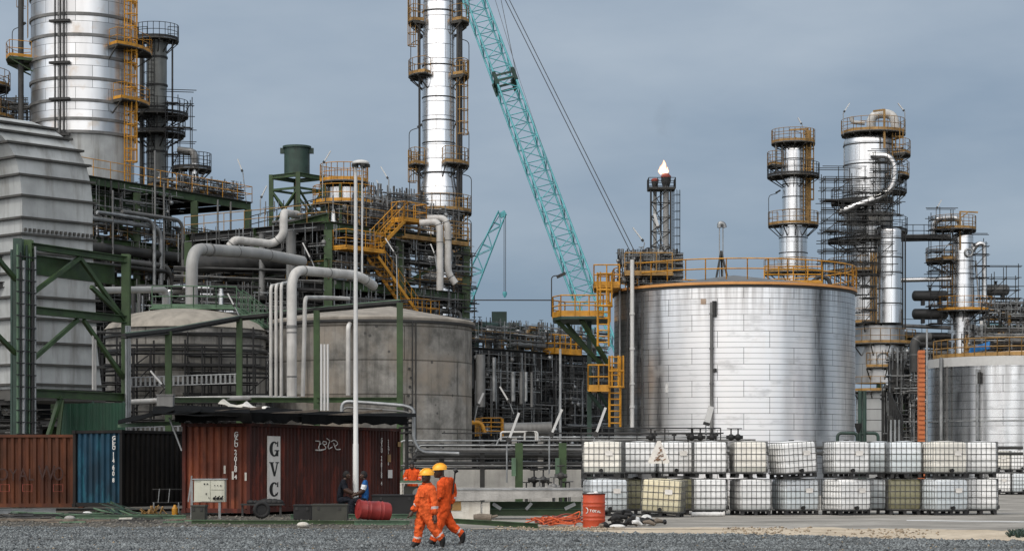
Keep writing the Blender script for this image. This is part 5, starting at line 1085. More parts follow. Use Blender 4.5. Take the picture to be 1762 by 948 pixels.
b = wp(dpx(1193), .02); m = MB(); m.box(V((b.x, b.y, ZZ(519, b.y))), (.28, .05, .28), R(dpx(1193)+90)); m.build('rust_patch_plate', mat('primer_patch', (.36, .27, .2), .7, 0, .2, 4, amt=.2), t)
# access: octagon landing on brackets, caged ladders, half landing
YP = 115.5; zf = ZZ(545, YP); px = lambda x, dy=0: XY(x, YP+dy)
m = MB(); pl = [px(1046, 1.2), px(1038, -1.2), px(965, -1.2), px(951, 0), px(952, 2.4), px(972, 3.6), px(1050, 3.6)]
m.hexa([v3(p, zf-.2) for p in pl], [v3(p, zf-.06) for p in pl]); lnd = m.build('landing', M['dgreen'], t)
m = MB(); rail(m, [v3(p, zf-.05) for p in pl[1:]], 1.12, .9, .045, .3); m.build('railing', M['yellow'], lnd)
m = MB()
for x0, y0 in ((960, 577), (985, 565), (1008, 560)): pass
for x, dy in ((958, 0), (975, 2.5), (1000, -.8)): m.bar(v3(px(x, dy), zf-.2), v3(px(1034 if x < 990 else 1046, dy*.5+1), zf-2.5), .2, .2)
m.build('bracket', M['green'], t)
m = MB(); m.ibeam(v3(px(1014, 1), 0), v3(px(1014, 1), zf-.2), .26, .24); m.build('post', M['dgreen'], t)
m = MB(); ladder(m, px(1038, -1.5), ZZ(598, YP), ZZ(474, YP), (.2, -1), True, .6, .06); m.build('caged_ladder', M['yellow'], t)
m = MB(); ladder(m, px(1058, -1.6), ZZ(735, YP), ZZ(615, YP), (.2, -1), True, .6, .06); m.build('caged_ladder', M['yellow'], t)
zh = ZZ(672, YP); h = [px(1012, -1.9), px(1048, -1.9), px(1048, .2), px(1012, .2)]
m = MB(); m.hexa([v3(p, zh-.1) for p in h], [v3(p, zh) for p in h]); hl = m.build('landing', M['yellow'], t)
m = MB(); rail(m, [v3(h[i], zh) for i in (1, 0, 3)], 1.3, .55, .05, .25); m.build('railing', M['yellow'], hl)
m = MB(); m.bar(v3(px(1012, -1.5), zh-.1), v3(px(1050, -.6), zh-1.6), .16, .16); m.bar(v3(px(1030, -1.5), zh-.1), v3(px(1052, -.6), zh-1.2), .14, .14); m.build('bracket', M['dgreen'], t)
# top landing at the rim and the manifold behind it
zt_ = ZZ(498, YP+1); h = [px(1022, -1.6), px(1066, -1.6), px(1072, 2), px(1022, 2)]
m = MB(); m.hexa([v3(p, zt_-.12) for p in h], [v3(p, zt_) for p in h]); rail(m, [v3(h[i], zt_) for i in (3, 0, 1)], 1.1, .6, .045, .22); m.build('landing', M['yellow'], t)
t = thing('roof_manifold', 'cluster of dark pipes and valves on the left of the tank roof', 'pipes', XY(1110, YK)+V((0, 0, zk)))
pipework(t, XY(1072, YK-3), V((1, 0, 0)), V((0, 1, 0)), 2.9, 3, (zk+.3, zk+2.0), 30, 61, ('dsteel', 'dgray', 'gray', 'tan'), (.05, .13), .5)
m = MB(); m.obox(XY(1075, YK-4)+V((0, 0, zk+.75)), V((2.6, 0, 0)), V((0, 1.5, 0)), V((0, 0, .1))); rail(m, [XY(1075, YK-4)+V((0, 0, zk+.85)), XY(1157, YK-4)+V((0, 0, zk+.85))], 1.1, .8, .04); m.build('walkway', M['tan'], t)
for x, y0, y1 in ((1122, 490, 455), (1142, 490, 445), (1133, 488, 430)): m = MB(); m.rod(W(x, y0, YK-2), W(x, y1, YK-2), .11, 8); m.build('vent_pipe', M['steel'], t)
t = thing('roof_vent', 'slim tripod vent with capped head on the tank roof', 'vent', W(1241, 490, YK))
m = MB(); [m.rod(W(x, 484, YK), W(x, 390, YK), .03, 6) for x in (1238, 1244)]; m.build('vent_pipe', M['steel'], t)
m = MB(); [m.rod(W(a, 487, YK+d), W(1241, 432, YK), .06, 5) for a, d in ((1231, -.4), (1254, -.4), (1243, .8))]; m.build('tripod_leg', M['dsteel'], t)
m = MB(); m.tube(fillet([W(1238, 392, YK), W(1238, 384, YK), W(1245, 385, YK), W(1247, 392, YK)], .2, 5), .13, 10); m.build('vent_cap', M['steel'], t)
t = thing('roof_piping', 'yellow walkway and bent dark pipe on the right tank roof', 'pipes', W(1400, 490, YK))
m = MB(); m.tube(fillet([W(1400, 490, YK), W(1405, 476, YK), W(1425, 478, YK), W(1430, 495, YK)], .4, 5), .12, 8); m.build('pipe', M['dsteel'], t)
m = MB(); m.obox(W(1315, 489, YK-1), V((3.2, 0, 0)), V((0, 1, 0)), V((0, 0, .2))); rail(m, [W(1315, 487, YK-1), W(1415, 487, YK-1)], .9, .9, .04); m.build('walkway', M['yellow'], t)
for a in ((1088, 428, 1099, 409, 1089, 392, 214, 'slanting tube lamp on the crane side of the tank roof'), (1138, 410, 1134, 396, 1126, 368, 216, 'tube lamp slanting across the flare stack'), (1007, 512, 950, 478, 972, 470, 116.5, None)):
    if a[7]: tube_lamp('tube_lamp', W(a[0]+14, 452, a[6]), W(a[2]+10, 418, a[6]) if a[6] == 214 else W(a[2], a[3], a[6]), W(a[4], a[5], a[6]), a[7], .18, r=.05)
t = thing('gooseneck_lamp', 'dark gooseneck lamp on the yellow octagon landing of the tank', 'lamp', W(950, 545, 116.5))
m = MB(); m.tube(fillet([W(949, 545, 116.5), W(949, 475, 116.5), W(962, 474, 116.5)], .4, 5), .03, 6); m.build('post', M['dsteel'], t)
m = MB(); m.bar(W(958, 477, 116.5), W(973, 470, 116.5), .2, .16); m.build('lamp_head', M['dsteel'], t)
for b, k, tip, Y, lab in (((1451, 232), (1451, 195), (1462, 178), 169, 'small tube lamp at top left of the fat column gallery'), ((1557, 232), (1557, 193), (1545, 178), 169, 'small tube lamp at top right of the fat column gallery'), ((1611, 396), (1611, 360), (1620, 344), 174, 'tube lamp over the slender column pipe loop'), ((1387, 240), (1380, 215), (1373, 203), 180, 'dark tube lamp on top of the short silver column')):
    tube_lamp('tube_lamp', W(*b, Y), W(*k, Y), W(*tip, Y), lab, .11)
# steady wire across to the tank
t = solo(MB().rod(W(560, 516, 114), W(952, 516.5, 116), .035, 6), 'stay_wire', M['cable'], 'thin dark wire strung from the pipe bridge to the tank', 'wire', loc=W(560, 516, 114))

# ---------------------------------------------------------------- right tank
YR = 124; cr_ = XY(1745, YR); rr_ = 146/F*YR; zr_ = ZZ(633, YR-1)
t = thing('silver_tank', 'streaky silver clad tank with white top band at right edge', 'tank', cr_)
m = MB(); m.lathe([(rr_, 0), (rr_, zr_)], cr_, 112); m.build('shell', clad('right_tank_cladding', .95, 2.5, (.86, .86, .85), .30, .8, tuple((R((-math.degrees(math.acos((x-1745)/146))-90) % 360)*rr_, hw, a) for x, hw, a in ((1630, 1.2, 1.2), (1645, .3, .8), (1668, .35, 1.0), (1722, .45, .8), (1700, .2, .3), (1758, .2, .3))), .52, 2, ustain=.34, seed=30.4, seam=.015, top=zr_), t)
m = MB(); m.lathe([(rr_+.03, zr_), (rr_+.05, zr_+.5), (rr_-.3, zr_+.55)], cr_, 112); m.build('top_band', M['lampw'], t)
m = MB(); m.lathe([(rr_-.25, zr_+.56), (rr_*.5, zr_+.95), (.02, zr_+1.1)], cr_, 96); m.build('roof', mat('buff_roof_paint', (.55, .42, .30), .7, 0, .2, 1, amt=.3), t)
m = MB(); m.lathe([(rr_, zr_-3.15), (rr_+.06, zr_-3.14), (rr_+.06, zr_-3.07), (rr_, zr_-3.06)], cr_, 112); m.build('band', M['steel'], t)
m = MB(); rail(m, [V((p.x, p.y, zr_+.56)) for p in arc(cr_, rr_-.25, -math.pi, 0, 0, 22)], 1.0, .7, .04, .2); m.build('railing', M['tan'], t)
def wr(px, off=0.): d = -math.acos(max(-1, min(1, (px-1745)/146))); return cr_+V((math.cos(d), math.sin(d), 0))*(rr_+off)
for px_, r, mm, y0, y1 in ((1658, .075, 'steel', 635, 790), (1612, .1, 'steel', 615, 790), (1619, .05, 'gray', 630, 790), (1661, .09, 'dsteel', 640, 660)):
    b = wr(px_, .2); m = MB(); m.rod(V((b.x, b.y, ZZ(y1, b.y))), V((b.x, b.y, ZZ(y0, b.y))), r, 10); m.build('riser_pipe', M[mm], t)
t = solo(MB().add([v3(wr(1635, -.6), zr_+.75), v3(wr(1668, -.6), zr_+.95), v3(wr(1668, -.7), zr_+1.4), v3(wr(1655, -.65), zr_+1.25), v3(wr(1638, -.6), zr_+1.1)]+[v3(wr(x, -.8), zr_+z) for x, z in ((1635, .75), (1668, .95), (1668, 1.4), (1655, 1.25), (1638, 1.1))], [[0, 1, 2, 3, 4], [9, 8, 7, 6, 5], [0, 5, 6, 1], [1, 6, 7, 2], [2, 7, 8, 3], [3, 8, 9, 4], [4, 9, 5, 0]]), 'tarpaulin', M['blue_tarp'], 'blue tarpaulin tied on the railing of the right tank', 'tarpaulin')
t = thing('roof_manifold', 'yellow pipework clutter on the roof of the right tank', 'pipes', W(1720, 600, YR))
pipework(t, XY(1672, YR-2), V((1, 0, 0)), V((0, 1, 0)), 4, 3, (zr_+.8, zr_+2.2), 26, 71, ('tan', 'gray', 'dgray', 'white'), (.05, .12), .5)
big_pipe('vent_pipe', [W(1689, 612, YR-1), W(1689, 552, YR-1)], .1, M['white'], 'thin white vent standing on the right tank roof', n=8)
t = thing('cable_tray', 'tall orange slatted cable cover left of the right tank', 'cable tray', XY(1587, 108))
a = XY(1580.5, 108); m = MB(); m.obox(a, V((10.5/F*108, 0, 0)), V((0, .3, 0)), V((0, 0, ZZ(604, 108)))); m.build('back_plate', M['orange'], t)
m = MB(); z = .3
while z < ZZ(606, 108): m.obox(a+V((-.01, -.06, z)), V((10.5/F*108+.02, 0, 0)), V((0, .08, 0)), V((0, 0, .15))); z += .24
m.build('slats', M['orange'], t)
big_pipe('lamp_mast', [XY(1595, 106), XY(1595, 106)+V((0, 0, ZZ(566, 106)))], .05, M['steel'], 'thin grey mast beside the orange cable cover', n=8, cat='mast')
# ---------------------------------------------------------------- piping unit between the tanks
OD = XY(806, 140); t = thing('process_structure', 'dark yellow railed piping unit between concrete tank and silver tank', 'steel structure', OD)
def DP(a, b, z): return OD+UB*a+VB*b+V((0, 0, z))
zD = ZZ(597, 140)
steelwork(t, OD, UB, VB, 15.5, 9, [3.6, zD], 4, 1, 'dsteel', .35, .3, rails=('dsteel', 'tan'), brace=4, seed=5, decks=True)
m = MB(); m.obox(DP(-3, 4.2, 0), UB*27, VB*.2, V((0, 0, zD-.3))); m.build('shade_fill_sheet', M['black'], t)  # added black sheet closing the unit with painted darkness
pipework(t, OD, UB, VB, 15, 3.6, (3.8, zD-.4), 60, 81, ('dgray', 'dsteel', 'gray', 'dsteel', 'dgray'), (.06, .26), .5, silver=.04)
pipework(t, OD, UB, VB, 15, 3.6, (.5, 3.6), 26, 82, ('dgray', 'dsteel', 'gray', 'black'), (.06, .25), .3, silver=.04)
pipework(t, OD, UB, VB, 15, 6, (zD+.1, zD+1.8), 30, 83, ('dgray', 'tan', 'gray', 'dgreen', 'steel'), (.06, .16), .6)
for i, x in enumerate((841, 855, 879, 891)): m = MB(); p = XY(x, 147); m.tube([p+V((0, 0, zD)), p+V((0, 0, zD+1.35)), p+V((0, 0, zD+1.36)), p+V((0, 0, zD+1.55)), p+V((0, 0, zD+1.7))], [.26, .26, .36, .36, .16], 12); m.build('filter_pot', M['steel'], t)
for x0, x1, y0, y1 in ((846, 872, 536, 572), (873, 892, 555, 572)): m = MB(); p = XY(x0, 152); m.obox(p+V((0, 0, ZZ(y1, 152))), V(((x1-x0)/F*152, 0, 0)), V((0, 1, 0)), V((0, 0, (y1-y0)/F*152))); m.build('hopper', M['dgreen'], t)
m = MB()
for x in (822, 900, 915, 930, 945): m.bar(XY(x, 150)+V((0, 0, zD)), XY(x, 150)+V((0, 0, ZZ(575, 150))), .12, .12)
m.bar(W(815, 578, 150), W(948, 578, 150), .14, .14); m.bar(W(890, 574, 150), W(947, 577, 150), .3, .3); m.build('hoist_frame', M['dgreen'], t)
m = MB(); m.obox(DP(8.5, -.9, zD-.1), UB*3.2, VB*1.1, V((0, 0, .1))); rail(m, [DP(8.5, .1, zD), DP(8.5, -.85, zD), DP(11.7, -.85, zD), DP(11.7, .1, zD)], 1.2, .7, .06, .3); m.build('landing', M['yellow'], t)
for i, (x, y0, y1, r) in enumerate([(827, 610, 700, .3), (883, 640, 690, .14), (897, 640, 695, .12), (905, 640, 690, .1), (915, 640, 700, .09), (850, 615, 690, .12)]): m = MB(); m.rod(W(x, y1, 138), W(x, y0, 138), r, 10); m.build('riser_pipe', M[('gray', 'steel')[i % 2]], t)
t = thing('valve_cage', 'bright yellow railed valve cage right of the concrete tank', 'platform', XY(850, 118))
for z in (ZZ(750, 118), ZZ(735, 118)):
    m = MB(); rail(m, [XY(818, 119)+V((0, 0, z)), XY(828, 117)+V((0, 0, z)), XY(862, 117)+V((0, 0, z)), XY(866, 119)+V((0, 0, z))], .5, .55, .03, 0); m.build('railing', M['yellow'], t)
m = MB(); m.tube(fillet([W(808, 727, 117), W(828, 726, 117), W(834, 745, 117)], .3, 4), .12, 8); m.build('pipe', M['yellow'], t)
t = thing('heat_exchanger', 'pale horizontal exchanger drum on the ground between the tanks', 'vessel', XY(895, 122))
m = MB(); m.rod(W(865, 740, 122), W(950, 738, 122), .42, 18); m.rod(W(863, 740, 122), W(867, 740, 122), .52, 18); m.build('shell', M['gray'], t)
m = MB(); [m.box(XY(x, 122)+V((0, 0, 1.6)), (.3, .8, 3.2)) for x in (885, 930)]; m.build('pier', M['concrete'], t)
# ---------------------------------------------------------------- shipping containers
ca, cbd = V((.345, .94, 0)), V((-.94, .345, 0)).normalized()
C0 = XY(430, 68)
tr = container('rusty red container with a tall white vertical banner on its side', C0, ca, 12.19, cbd, 2.44, .08, 2.9, 'c_reddk', 'c_red', 'c_reddk')
nS = V((ca.y, -ca.x, 0)).normalized()             # outward normal of the long side
def SP(a, z, o=.035): return C0+ca.normalized()*a+nS*o+V((0, 0, z))
def a_at(px):                                     # distance along the long side seen at column px
    k = (px-881)/F; u = ca.normalized(); return (k*C0.y-C0.x)/(u.x-k*u.y)
a0, a1 = a_at(459.5), a_at(481); ym = (SP(a0, 0).y+SP(a1, 0).y)/2
zb0, zb1 = ZZ(863, ym), ZZ(750, ym)
m = MB(); m.obox(SP(a0, zb0, .0), ca.normalized()*(a1-a0), nS*.03, V((0, 0, zb1-zb0))); m.build('banner', M['paper'], tr)
un = ca.normalized()
gw = a1-a0
LT = {}
def el(a0, a1, n=18): return [(.5+.5*math.cos(R(a0+(a1-a0)*i/n)), .5+.5*math.sin(R(a0+(a1-a0)*i/n))) for i in range(n+1)]
def letter(mb, ch, o, xd, w_, h_, nrm):
    """heavy slab-serif capitals"""
    P = lambda x, y, k: V(o)+xd*w_*x+V((0, 0, h_*y))+nrm*k
    def poly(p): n = len(p); mb.hexa([P(x, y, 0) for x, y in p], [P(x, y, .006) for x, y in p])
    if ch in 'CG':
        q = el(48, 318, 26)
        for (x0, y0), (x1, y1) in zip(q[:-1], q[1:]):
            f = lambda x, y: (.5+(x-.5)*.40+.03, .5+(y-.5)*.80); poly([(x0, y0), (x1, y1), f(x1, y1), f(x0, y0)])
        poly([(.80, .66), (.95, .66), (.95, 1), (.86, 1)])
        if ch == 'C': poly([(.84, .06), (.95, .30), (.84, .30), (.72, .10)])
        else: poly([(.72, .02), (.96, .02), (.96, .40), (.72, .40)]); poly([(.55, .36), (1.05, .36), (1.05, .43), (.55, .43)])
    else:
        poly([(.06, .97), (.36, .97), (.64, .0), (.46, .0)]); poly([(.50, .0), (.62, .0), (.92, .97), (.80, .97)]); poly([(-.04, .93), (.46, .93), (.46, 1), (-.04, 1)]); poly([(.66, .93), (1.06, .93), (1.06, 1), (.66, 1)])
m = MB()
for ch, y0, y1 in (('G', 759, 785), ('V', 794.5, 819), ('C', 829, 854)): letter(m, ch, SP(a0+gw*.12, ZZ(y1, ym), .031), un, gw*.74, (y1-y0)/F*ym, nS)
m.build('lettering', M['letterb'], tr)
def vcode(s, a, zt, size, root, P, xd, m_, step=1.02):
    m = MB()
    for i, ch in enumerate(s):
        if ch != ' ': glyph(m, ch, size, P(a, zt-size*step*(i+1)), xd, (0, 0, 1), off=.004)
    m.build('code_lettering', M[m_], root)
a_ = a_at(654); vcode('GVCU 220168 4', a_, ZZ(753, 77), .2, tr, SP, un, 'letterw', .66)
a_ = a_at(666); vcode('22G1 60', a_, ZZ(755, 78), .17, tr, SP, un, 'letterw', .8)
for px_, y, w_, h_, mm in ((665.5, 788, .28, .28, 'tan'), (683, 764, .3, .18, 'tan'), (666, 815, .4, .3, 'letterw')):
    a_ = a_at(px_); yy = SP(a_, 0).y; m = MB(); m.obox(SP(a_, ZZ(y, yy)-h_/2, .036), un*w_, nS*.005, V((0, 0, h_))); m.build('placard', M[mm], tr)
# scrawled tag in white spray paint
def gr(pts, r=.022):
    q = [SP(a_at(540+x/8.62*1.0-20+0), 0) for x, y in pts]; out = []
    for x, y in pts:
        px_ = 520+x/8.617; py_ = 735+y/8.617; a = a_at(px_); p = SP(a, 0); out.append(SP(a, ZZ(py_, p.y), .04))
    return out
m = MB()
for st in ([(180, 200), (250, 205), (240, 250), (225, 300), (240, 340), (190, 335)], [(235, 255), (265, 240)], [(300, 205), (285, 230), (300, 260), (340, 290), (320, 325), (240, 335)], [(300, 205), (345, 215), (345, 245), (300, 260)], [(350, 165), (400, 200), (375, 240), (365, 300), (380, 320), (430, 290)], [(415, 210), (455, 185), (500, 210), (510, 250), (470, 280)], [(450, 230), (465, 290), (490, 330), (550, 325)], [(180, 335), (260, 345), (330, 320)]):
    m.tube(fillet(gr(st), .2, 3), .017, 4)
m.build('sprayed_tag', M['letterw'], tr)
nE = -ca.normalized(); ue = -cbd                   # end face: reading direction runs right, normal to the viewer
def EP(a, z, o=.035): return C0+cbd*2.44+ue*a+nE*o+V((0, 0, z))
vcode('GVCU 220168 4', 2.44*(404-313)/117, ZZ(744, 68.2), .2, tr, EP, ue, 'letterw', .57)
for px_, y in ((386, 808), (400, 818), (422, 820)): m = MB(); m.obox(EP(2.44*(px_-313)/117, ZZ(y, 68.3)-.12, .034), ue*.07, nE*.004, V((0, 0, .26))); m.build('sticker_remnant', M['conc_w'], tr)
B0 = XY(210, 73.5); ba, bb = V((.49, .87, 0)).normalized(), V((-.87, .49, 0)).normalized()
tb = container('faded blue container, its long side painted black for shade', B0, ba, 6.06, bb, 2.2, .16, 2.68, 'c_black', 'c_blue', 'c_black', 'c_black')
def BPt(a, z, o=.035): return B0+bb*2.2-bb*a-ba*o+V((0, 0, z))
vcode('GCEU 114 620 8', 2.2*(193-117)/93, ZZ(751, 73.8), .2, tb, BPt, -bb, 'letterw', .56)
for x, y, h_, mm in ((176, 800, .6, 'lightblue'), (141, 768, .3, 'letterw'), (153, 765, .3, 'letterw'), (158, 786, .2, 'letterw'), (175, 818, .25, 'lightblue')):
    pass
O0 = XY(142, 76)
to = container('rust orange container at far left lettered in dark capitals', O0, V((-1, .03, 0)), 12.19, V((.03, 1, 0)), 2.44, .1, 2.62, 'c_orange', 'c_orange', 'c_orange', 'c_orange')
m = MB()
for ch, x0, x1, h_ in (('R', -26, -8, 22), ('O', -6, 15, 22), ('Y', 15, 31, 21), ('A', 32, 48, 22), ('L', 48, 60, 21), ('W', 66, 95, 27), ('O', 92, 110, 24)):
    sz = h_/F*76*1.4; bb_ = {'R': .66, 'O': .77, 'Y': .64, 'A': .68, 'L': .55, 'W': .98}[ch]
    glyph(m, ch, sz, XY((x0+x1)/2, 75.97)+V((0, -.03, ZZ(826, 76))), (1, -.03, 0), (0, 0, 1), 'CENTER', sx=(x1-x0)/F*76/(bb_*sz))
m.build('lettering', M['letterd'], to)
for x0 in (0, 39, 92): m = MB(); c_ = [W(x0, 833, 75.93), W(x0+16, 833, 75.93), W(x0+16, 845, 75.93), W(x0, 845, 75.93)]; [m.bar(c_[i], c_[(i+1) % 4], .02, .01) for i in range(4)]; m.build('stencil_box', M['redbrown'], to)
# rough black sheet roof spread over the containers
t = thing('sheet_canopy', 'sagging black sheet roof propped over the red container', 'canopy', XY(420, 70)+V((0, 0, 3.1)))
rnd = random.Random(12)
def sheetm(p0, p1, p2, p3, n=7, sag=.05):
    mb = MB(); p0, p1, p2, p3 = V(p0), V(p1), V(p2), V(p3); vs = []
    for k in (0, -.022):
        for j in range(n+1):
            for i in range(n+1):
                a = p0.lerp(p1, i/n); b = p3.lerp(p2, i/n); q = a.lerp(b, j/n); vs.append(q+V((0, 0, k+math.sin(i*1.7+j*.6)*sag-sag*math.sin(math.pi*i/n)*1.5)))
    N = n+1; q = N*N; fs = [[j*N+i, j*N+i+1, (j+1)*N+i+1, (j+1)*N+i] for j in range(n) for i in range(n)]
    fs += [[q+c for c in f[::-1]] for f in fs[:]]
    for i in range(n): fs += [[i, i+q, i+1+q, i+1], [n*N+i, n*N+i+1, n*N+i+1+q, n*N+i+q], [i*N, (i+1)*N, (i+1)*N+q, i*N+q], [i*N+n, i*N+n+q, (i+1)*N+n+q, (i+1)*N+n]]
    return mb.add(vs, fs)
for px0, px1, y0, y1, Y0, Y1, yb0, yb1 in ((203, 300, 729, 712, 68.5, 68, 724, 700), (262, 345, 718, 714, 67.6, 67.4, 700, 700), (300, 430, 719, 720, 67.2, 66.6, 698, 702), (398, 520, 721, 722, 67, 70, 702, 706), (500, 610, 725, 728, 70, 73.5, 707, 710), (590, 716, 727, 722, 73.2, 77.8, 711, 712), (330, 480, 714, 715, 70, 71, 700, 703)):
    m = sheetm(W(px0, y0-6*(px0 > 210), Y0), W(px1, y1-6, Y1), W(px1, yb1-2, Y1+4.5), W(px0, yb0-2, Y0+4.5), 8, rnd.uniform(.008, .02)); m.build('roof_sheet', M['tarp'], t)
for x0, x1, y0, y1, Y0, Y1 in ((300, 372, 709, 727, 68.3, 66.9), (370, 432, 710, 726, 66.9, 66.3), (431, 520, 711, 727, 66.6, 70), (518, 612, 714, 730, 69.8, 73.6), (610, 700, 716, 731, 73.5, 77)):
    m = MB(); a, b = W(x0, y0, Y0+.2), W(x1, y0+2, Y1+.2); n_ = 9; vs = []
    for k in (0, .03):
        for i in range(n_+1): q = a.lerp(b, i/n_); d = (y1-y0)/F*Y0*rnd.uniform(.55, 1.05); vs += [q+V((0, k, .03)), q+V((.02, k+.05*rnd.random(), -d))]
    N = 2*(n_+1); fs = []
    for i in range(n_): c = 2*i; fs += [[c, c+1, c+3, c+2], [N+c, N+c+2, N+c+3, N+c+1], [c, c+2, N+c+2, N+c], [c+1, N+c+1, N+c+3, c+3]]
    fs += [[0, N, N+1, 1], [2*n_, 2*n_+1, N+2*n_+1, N+2*n_]]; m.add(vs, fs); m.build('dark_underside_flap', M['tarp'], t)  # black flaps added to stand for the dark underside of the canopy
for px_, y, L in ((330, 712, 5), (420, 716, 6), (560, 716, 4)): m = MB(); a = W(px_, y, 68.6+max(0, px_-430)*.035); m.bar(a, a+ca*.9*L*.5+V((1.2, 0, .25)), .1, .08); m.build('batten', M['wood'], t)
m = MB(); m.bar(W(291, 718, 69), W(313, 775, 68.9), .05, .05); m.build('prop', M['steel'], t); m = MB(); m.bar(W(328, 728, 69), W(328, 706, 69), .05, .05); m.build('prop', M['steel'], t)
m = MB(); m.bar(W(205, 732, 71), W(314, 727, 69), .12, .12); m.build('batten', M['lgreen'], t)
for i, (px_, y, w_, mm, lab) in enumerate(((400, 697, .9, 'conc_w', 'crumpled pale sheet lying on the canopy above the red end wall'), (438, 701, .8, 'paper', 'folded white board lying on the canopy near the banner'), (285, 690, .5, 'gray', 'small grey box sitting on the canopy ridge'))):
    Y_ = 73; c_ = W(px_, y, Y_); m = sheetm(c_+V((-w_/2, -.3, .06)), c_+V((w_/2, -.2, -.04)), c_+V((w_*.6, .5, .03)), c_+V((-w_*.4, .5, .2)), 4, .05) if i < 2 else MB().box(c_, (.55, .4, .4))
    if i == 2: m.box(c_+V((0, 0, .21)), (.6, .45, .04))
    solo(m, 'roof_scrap' if i < 2 else 'junction_box', M[mm], lab, 'scrap' if i < 2 else 'box', loc=c_)
# pipes and hand rail just behind, right of the canopy
t = thing('looped_handrail', 'looped grey handrail pipes beside the canopy end', 'handrail', XY(690, 82))
for y, h_ in ((690, 3), (700, 2)):
    m = MB(); m.tube(fillet([W(588, y+28, 82), W(588, y, 82), W(650, y+4, 82), W(697, y+8, 82), W(712, y+14, 82), W(712, 760, 82), W(724, 778, 82), W(790, 780, 82)], .5), .07 if h_ == 3 else .04, 8); m.build('pipe', M[('gray', 'steel')[h_ % 2]], t)
for y in (712, 720, 728, 736, 745): m = MB(); m.rod(W(686, y, 82.4), W(712, y-1, 82.4), .05, 6); m.build('rung', M['dsteel'], t)
m = MB(); m.rod(W(700, 700, 82.5), W(700, 860, 82.5), .07, 6); m.build('post', M['dsteel'], t)

# ---------------------------------------------------------------- low pipe rack and bund wall
YW = 92; t = solo(MB().obox(XY(640, YW), V(((1000-640)/F*YW, 0, 0)), V((0, .25, 0)), V((0, 0, ZZ(806, YW)))), 'bund_wall', M['wall'], 'low rendered concrete bund wall behind the walking men', 'wall', loc=XY(800, YW))
YQ = 89; t = thing('pipe_rack', 'low rack of grey pipes running in front of both tanks', 'pipe rack', XY(900, YQ))
rnd = random.Random(77)
for i, (y, x0, x1, r, mm, dy) in enumerate([(758, 690, 1000, 1.6, 'steel', 2), (766, 700, 1010, 3.0, 'dgray', .9), (774, 716, 1010, 3.4, 'gray', .2), (783, 716, 1250, 4.5, 'dgray', 1.2), (797, 700, 1005, 3.5, 'dgray', .6), (801, 690, 1000, 1.8, 'gray', 0), (752, 860, 1260, 1.6, 'steel', .4), (745, 760, 1245, 1.3, 'dsteel', 1.8), (757, 930, 1300, 2.2, 'gray', 1.4), (766, 720, 1000, 1.2, 'steel', 0), (789, 700, 1000, 1.4, 'black', .2), (778, 700, 1010, 1.3, 'dsteel', -.3), (806, 690, 1000, 1.5, 'black', 1.5), (770, 880, 1760, 3, 'dgray', 2.2), (780, 990, 1760, 3, 'dgray', 3)]):
    m = MB(); q = [W(x0, y, YQ+dy), W(x1, y, YQ+dy)]
    if i % 3 == 0: q = [W(x0-6, y+14, YQ+dy)]+q
    m.tube(fillet(q, .4), r/F*YQ, 10)
    for k in range(3): f = rnd.random(); p = q[-2].lerp(q[-1], f); m.rod(p-V((.05, 0, 0)), p+V((.05, 0, 0)), r/F*YQ*1.5, 10)
    m.build('pipe', M[mm], t)
for x in (893, 968): m = MB(); p = XY(x, YQ-.3); m.ibeam(p, p+V((0, 0, ZZ(762, YQ))), .34, .32, .05); m.build('column', M['green'], t); m = MB(); m.box(p+V((-.22, -.2, ZZ(803, YQ))), (.18, .12, .75)); m.build('sign_plate', M['lgreen'], t)
for x in (760, 830, 1060, 1180): m = MB(); p = XY(x, YQ+.5); m.ibeam(p, p+V((0, 0, ZZ(762, YQ))), .2, .2, .04); m.build('post', M['dsteel'], t)
for x0, x1, y in ((862, 922, 743), (903, 925, 743)):
    m = MB(); m.tube(fillet([W(x0, 757, YQ), W(x0, y, YQ), W(x1, y, YQ), W(x1, 757, YQ)], .1), .045, 6); m.build('hoop', M['white'], t)
m = MB(); rail(m, [W(1000, 757, YQ), W(1240, 757, YQ)], .5, 1.2, .03, 0); m.build('railing', M['dsteel'], t)
for x in (1127, 1184, 1160, 1232): m = MB(); m.rod(W(x, 760, YQ), W(x, 760-(12, 30, 45, 20)[x % 4], YQ), .035, 6); m.rod(W(x, 760-10, YQ), W(x, 760-13, YQ), .1, 8); m.build('valve_stem', M['dsteel'], t)
for x in (1120, 1190, 1205, 1225, 1258, 1270): m = MB(); c_ = W(x, 752, YQ); m.ball(c_, .14, 10); m.rod(c_, c_+V((0, 0, .35)), .03, 6); m.tube([c_+V((.16*math.cos(k*.785), .16*math.sin(k*.785), .36)) for k in range(9)], .02, 5); m.rod(c_-V((.2, 0, 0)), c_+V((.2, 0, 0)), .07, 8); m.build('valve', M['black'], t)
t = thing('steam_valves', 'cluster of dark valves between the two green rack posts', 'valves', XY(930, 84))
for i in range(9): 
    x = 908+i*9+rnd.uniform(-3, 3); c_ = XY(x, 84+rnd.random())+V((0, 0, rnd.uniform(.5, 1.2))); m = MB(); m.ball(c_, .15, 10); m.rod(c_-V((.25, 0, 0)), c_+V((.25, 0, 0)), .08, 8); m.rod(c_, c_+V((0, 0, .4)), .03, 6); m.tube([c_+V((.14*math.cos(k*.785), .14*math.sin(k*.785), .4)) for k in range(9)], .025, 5); m.rod(c_, V((c_.x, c_.y, 0)), .06, 8); m.build('valve', M[('dgray', 'black', 'gray')[i % 3]], t)
m = MB(); m.box(XY(932, 83.5)+V((0, 0, .35)), (.8, .6, .7)); m.box(XY(932, 83.5)+V((0, 0, .72)), (.9, .7, .06)); m.build('plinth', M['concrete'], t)
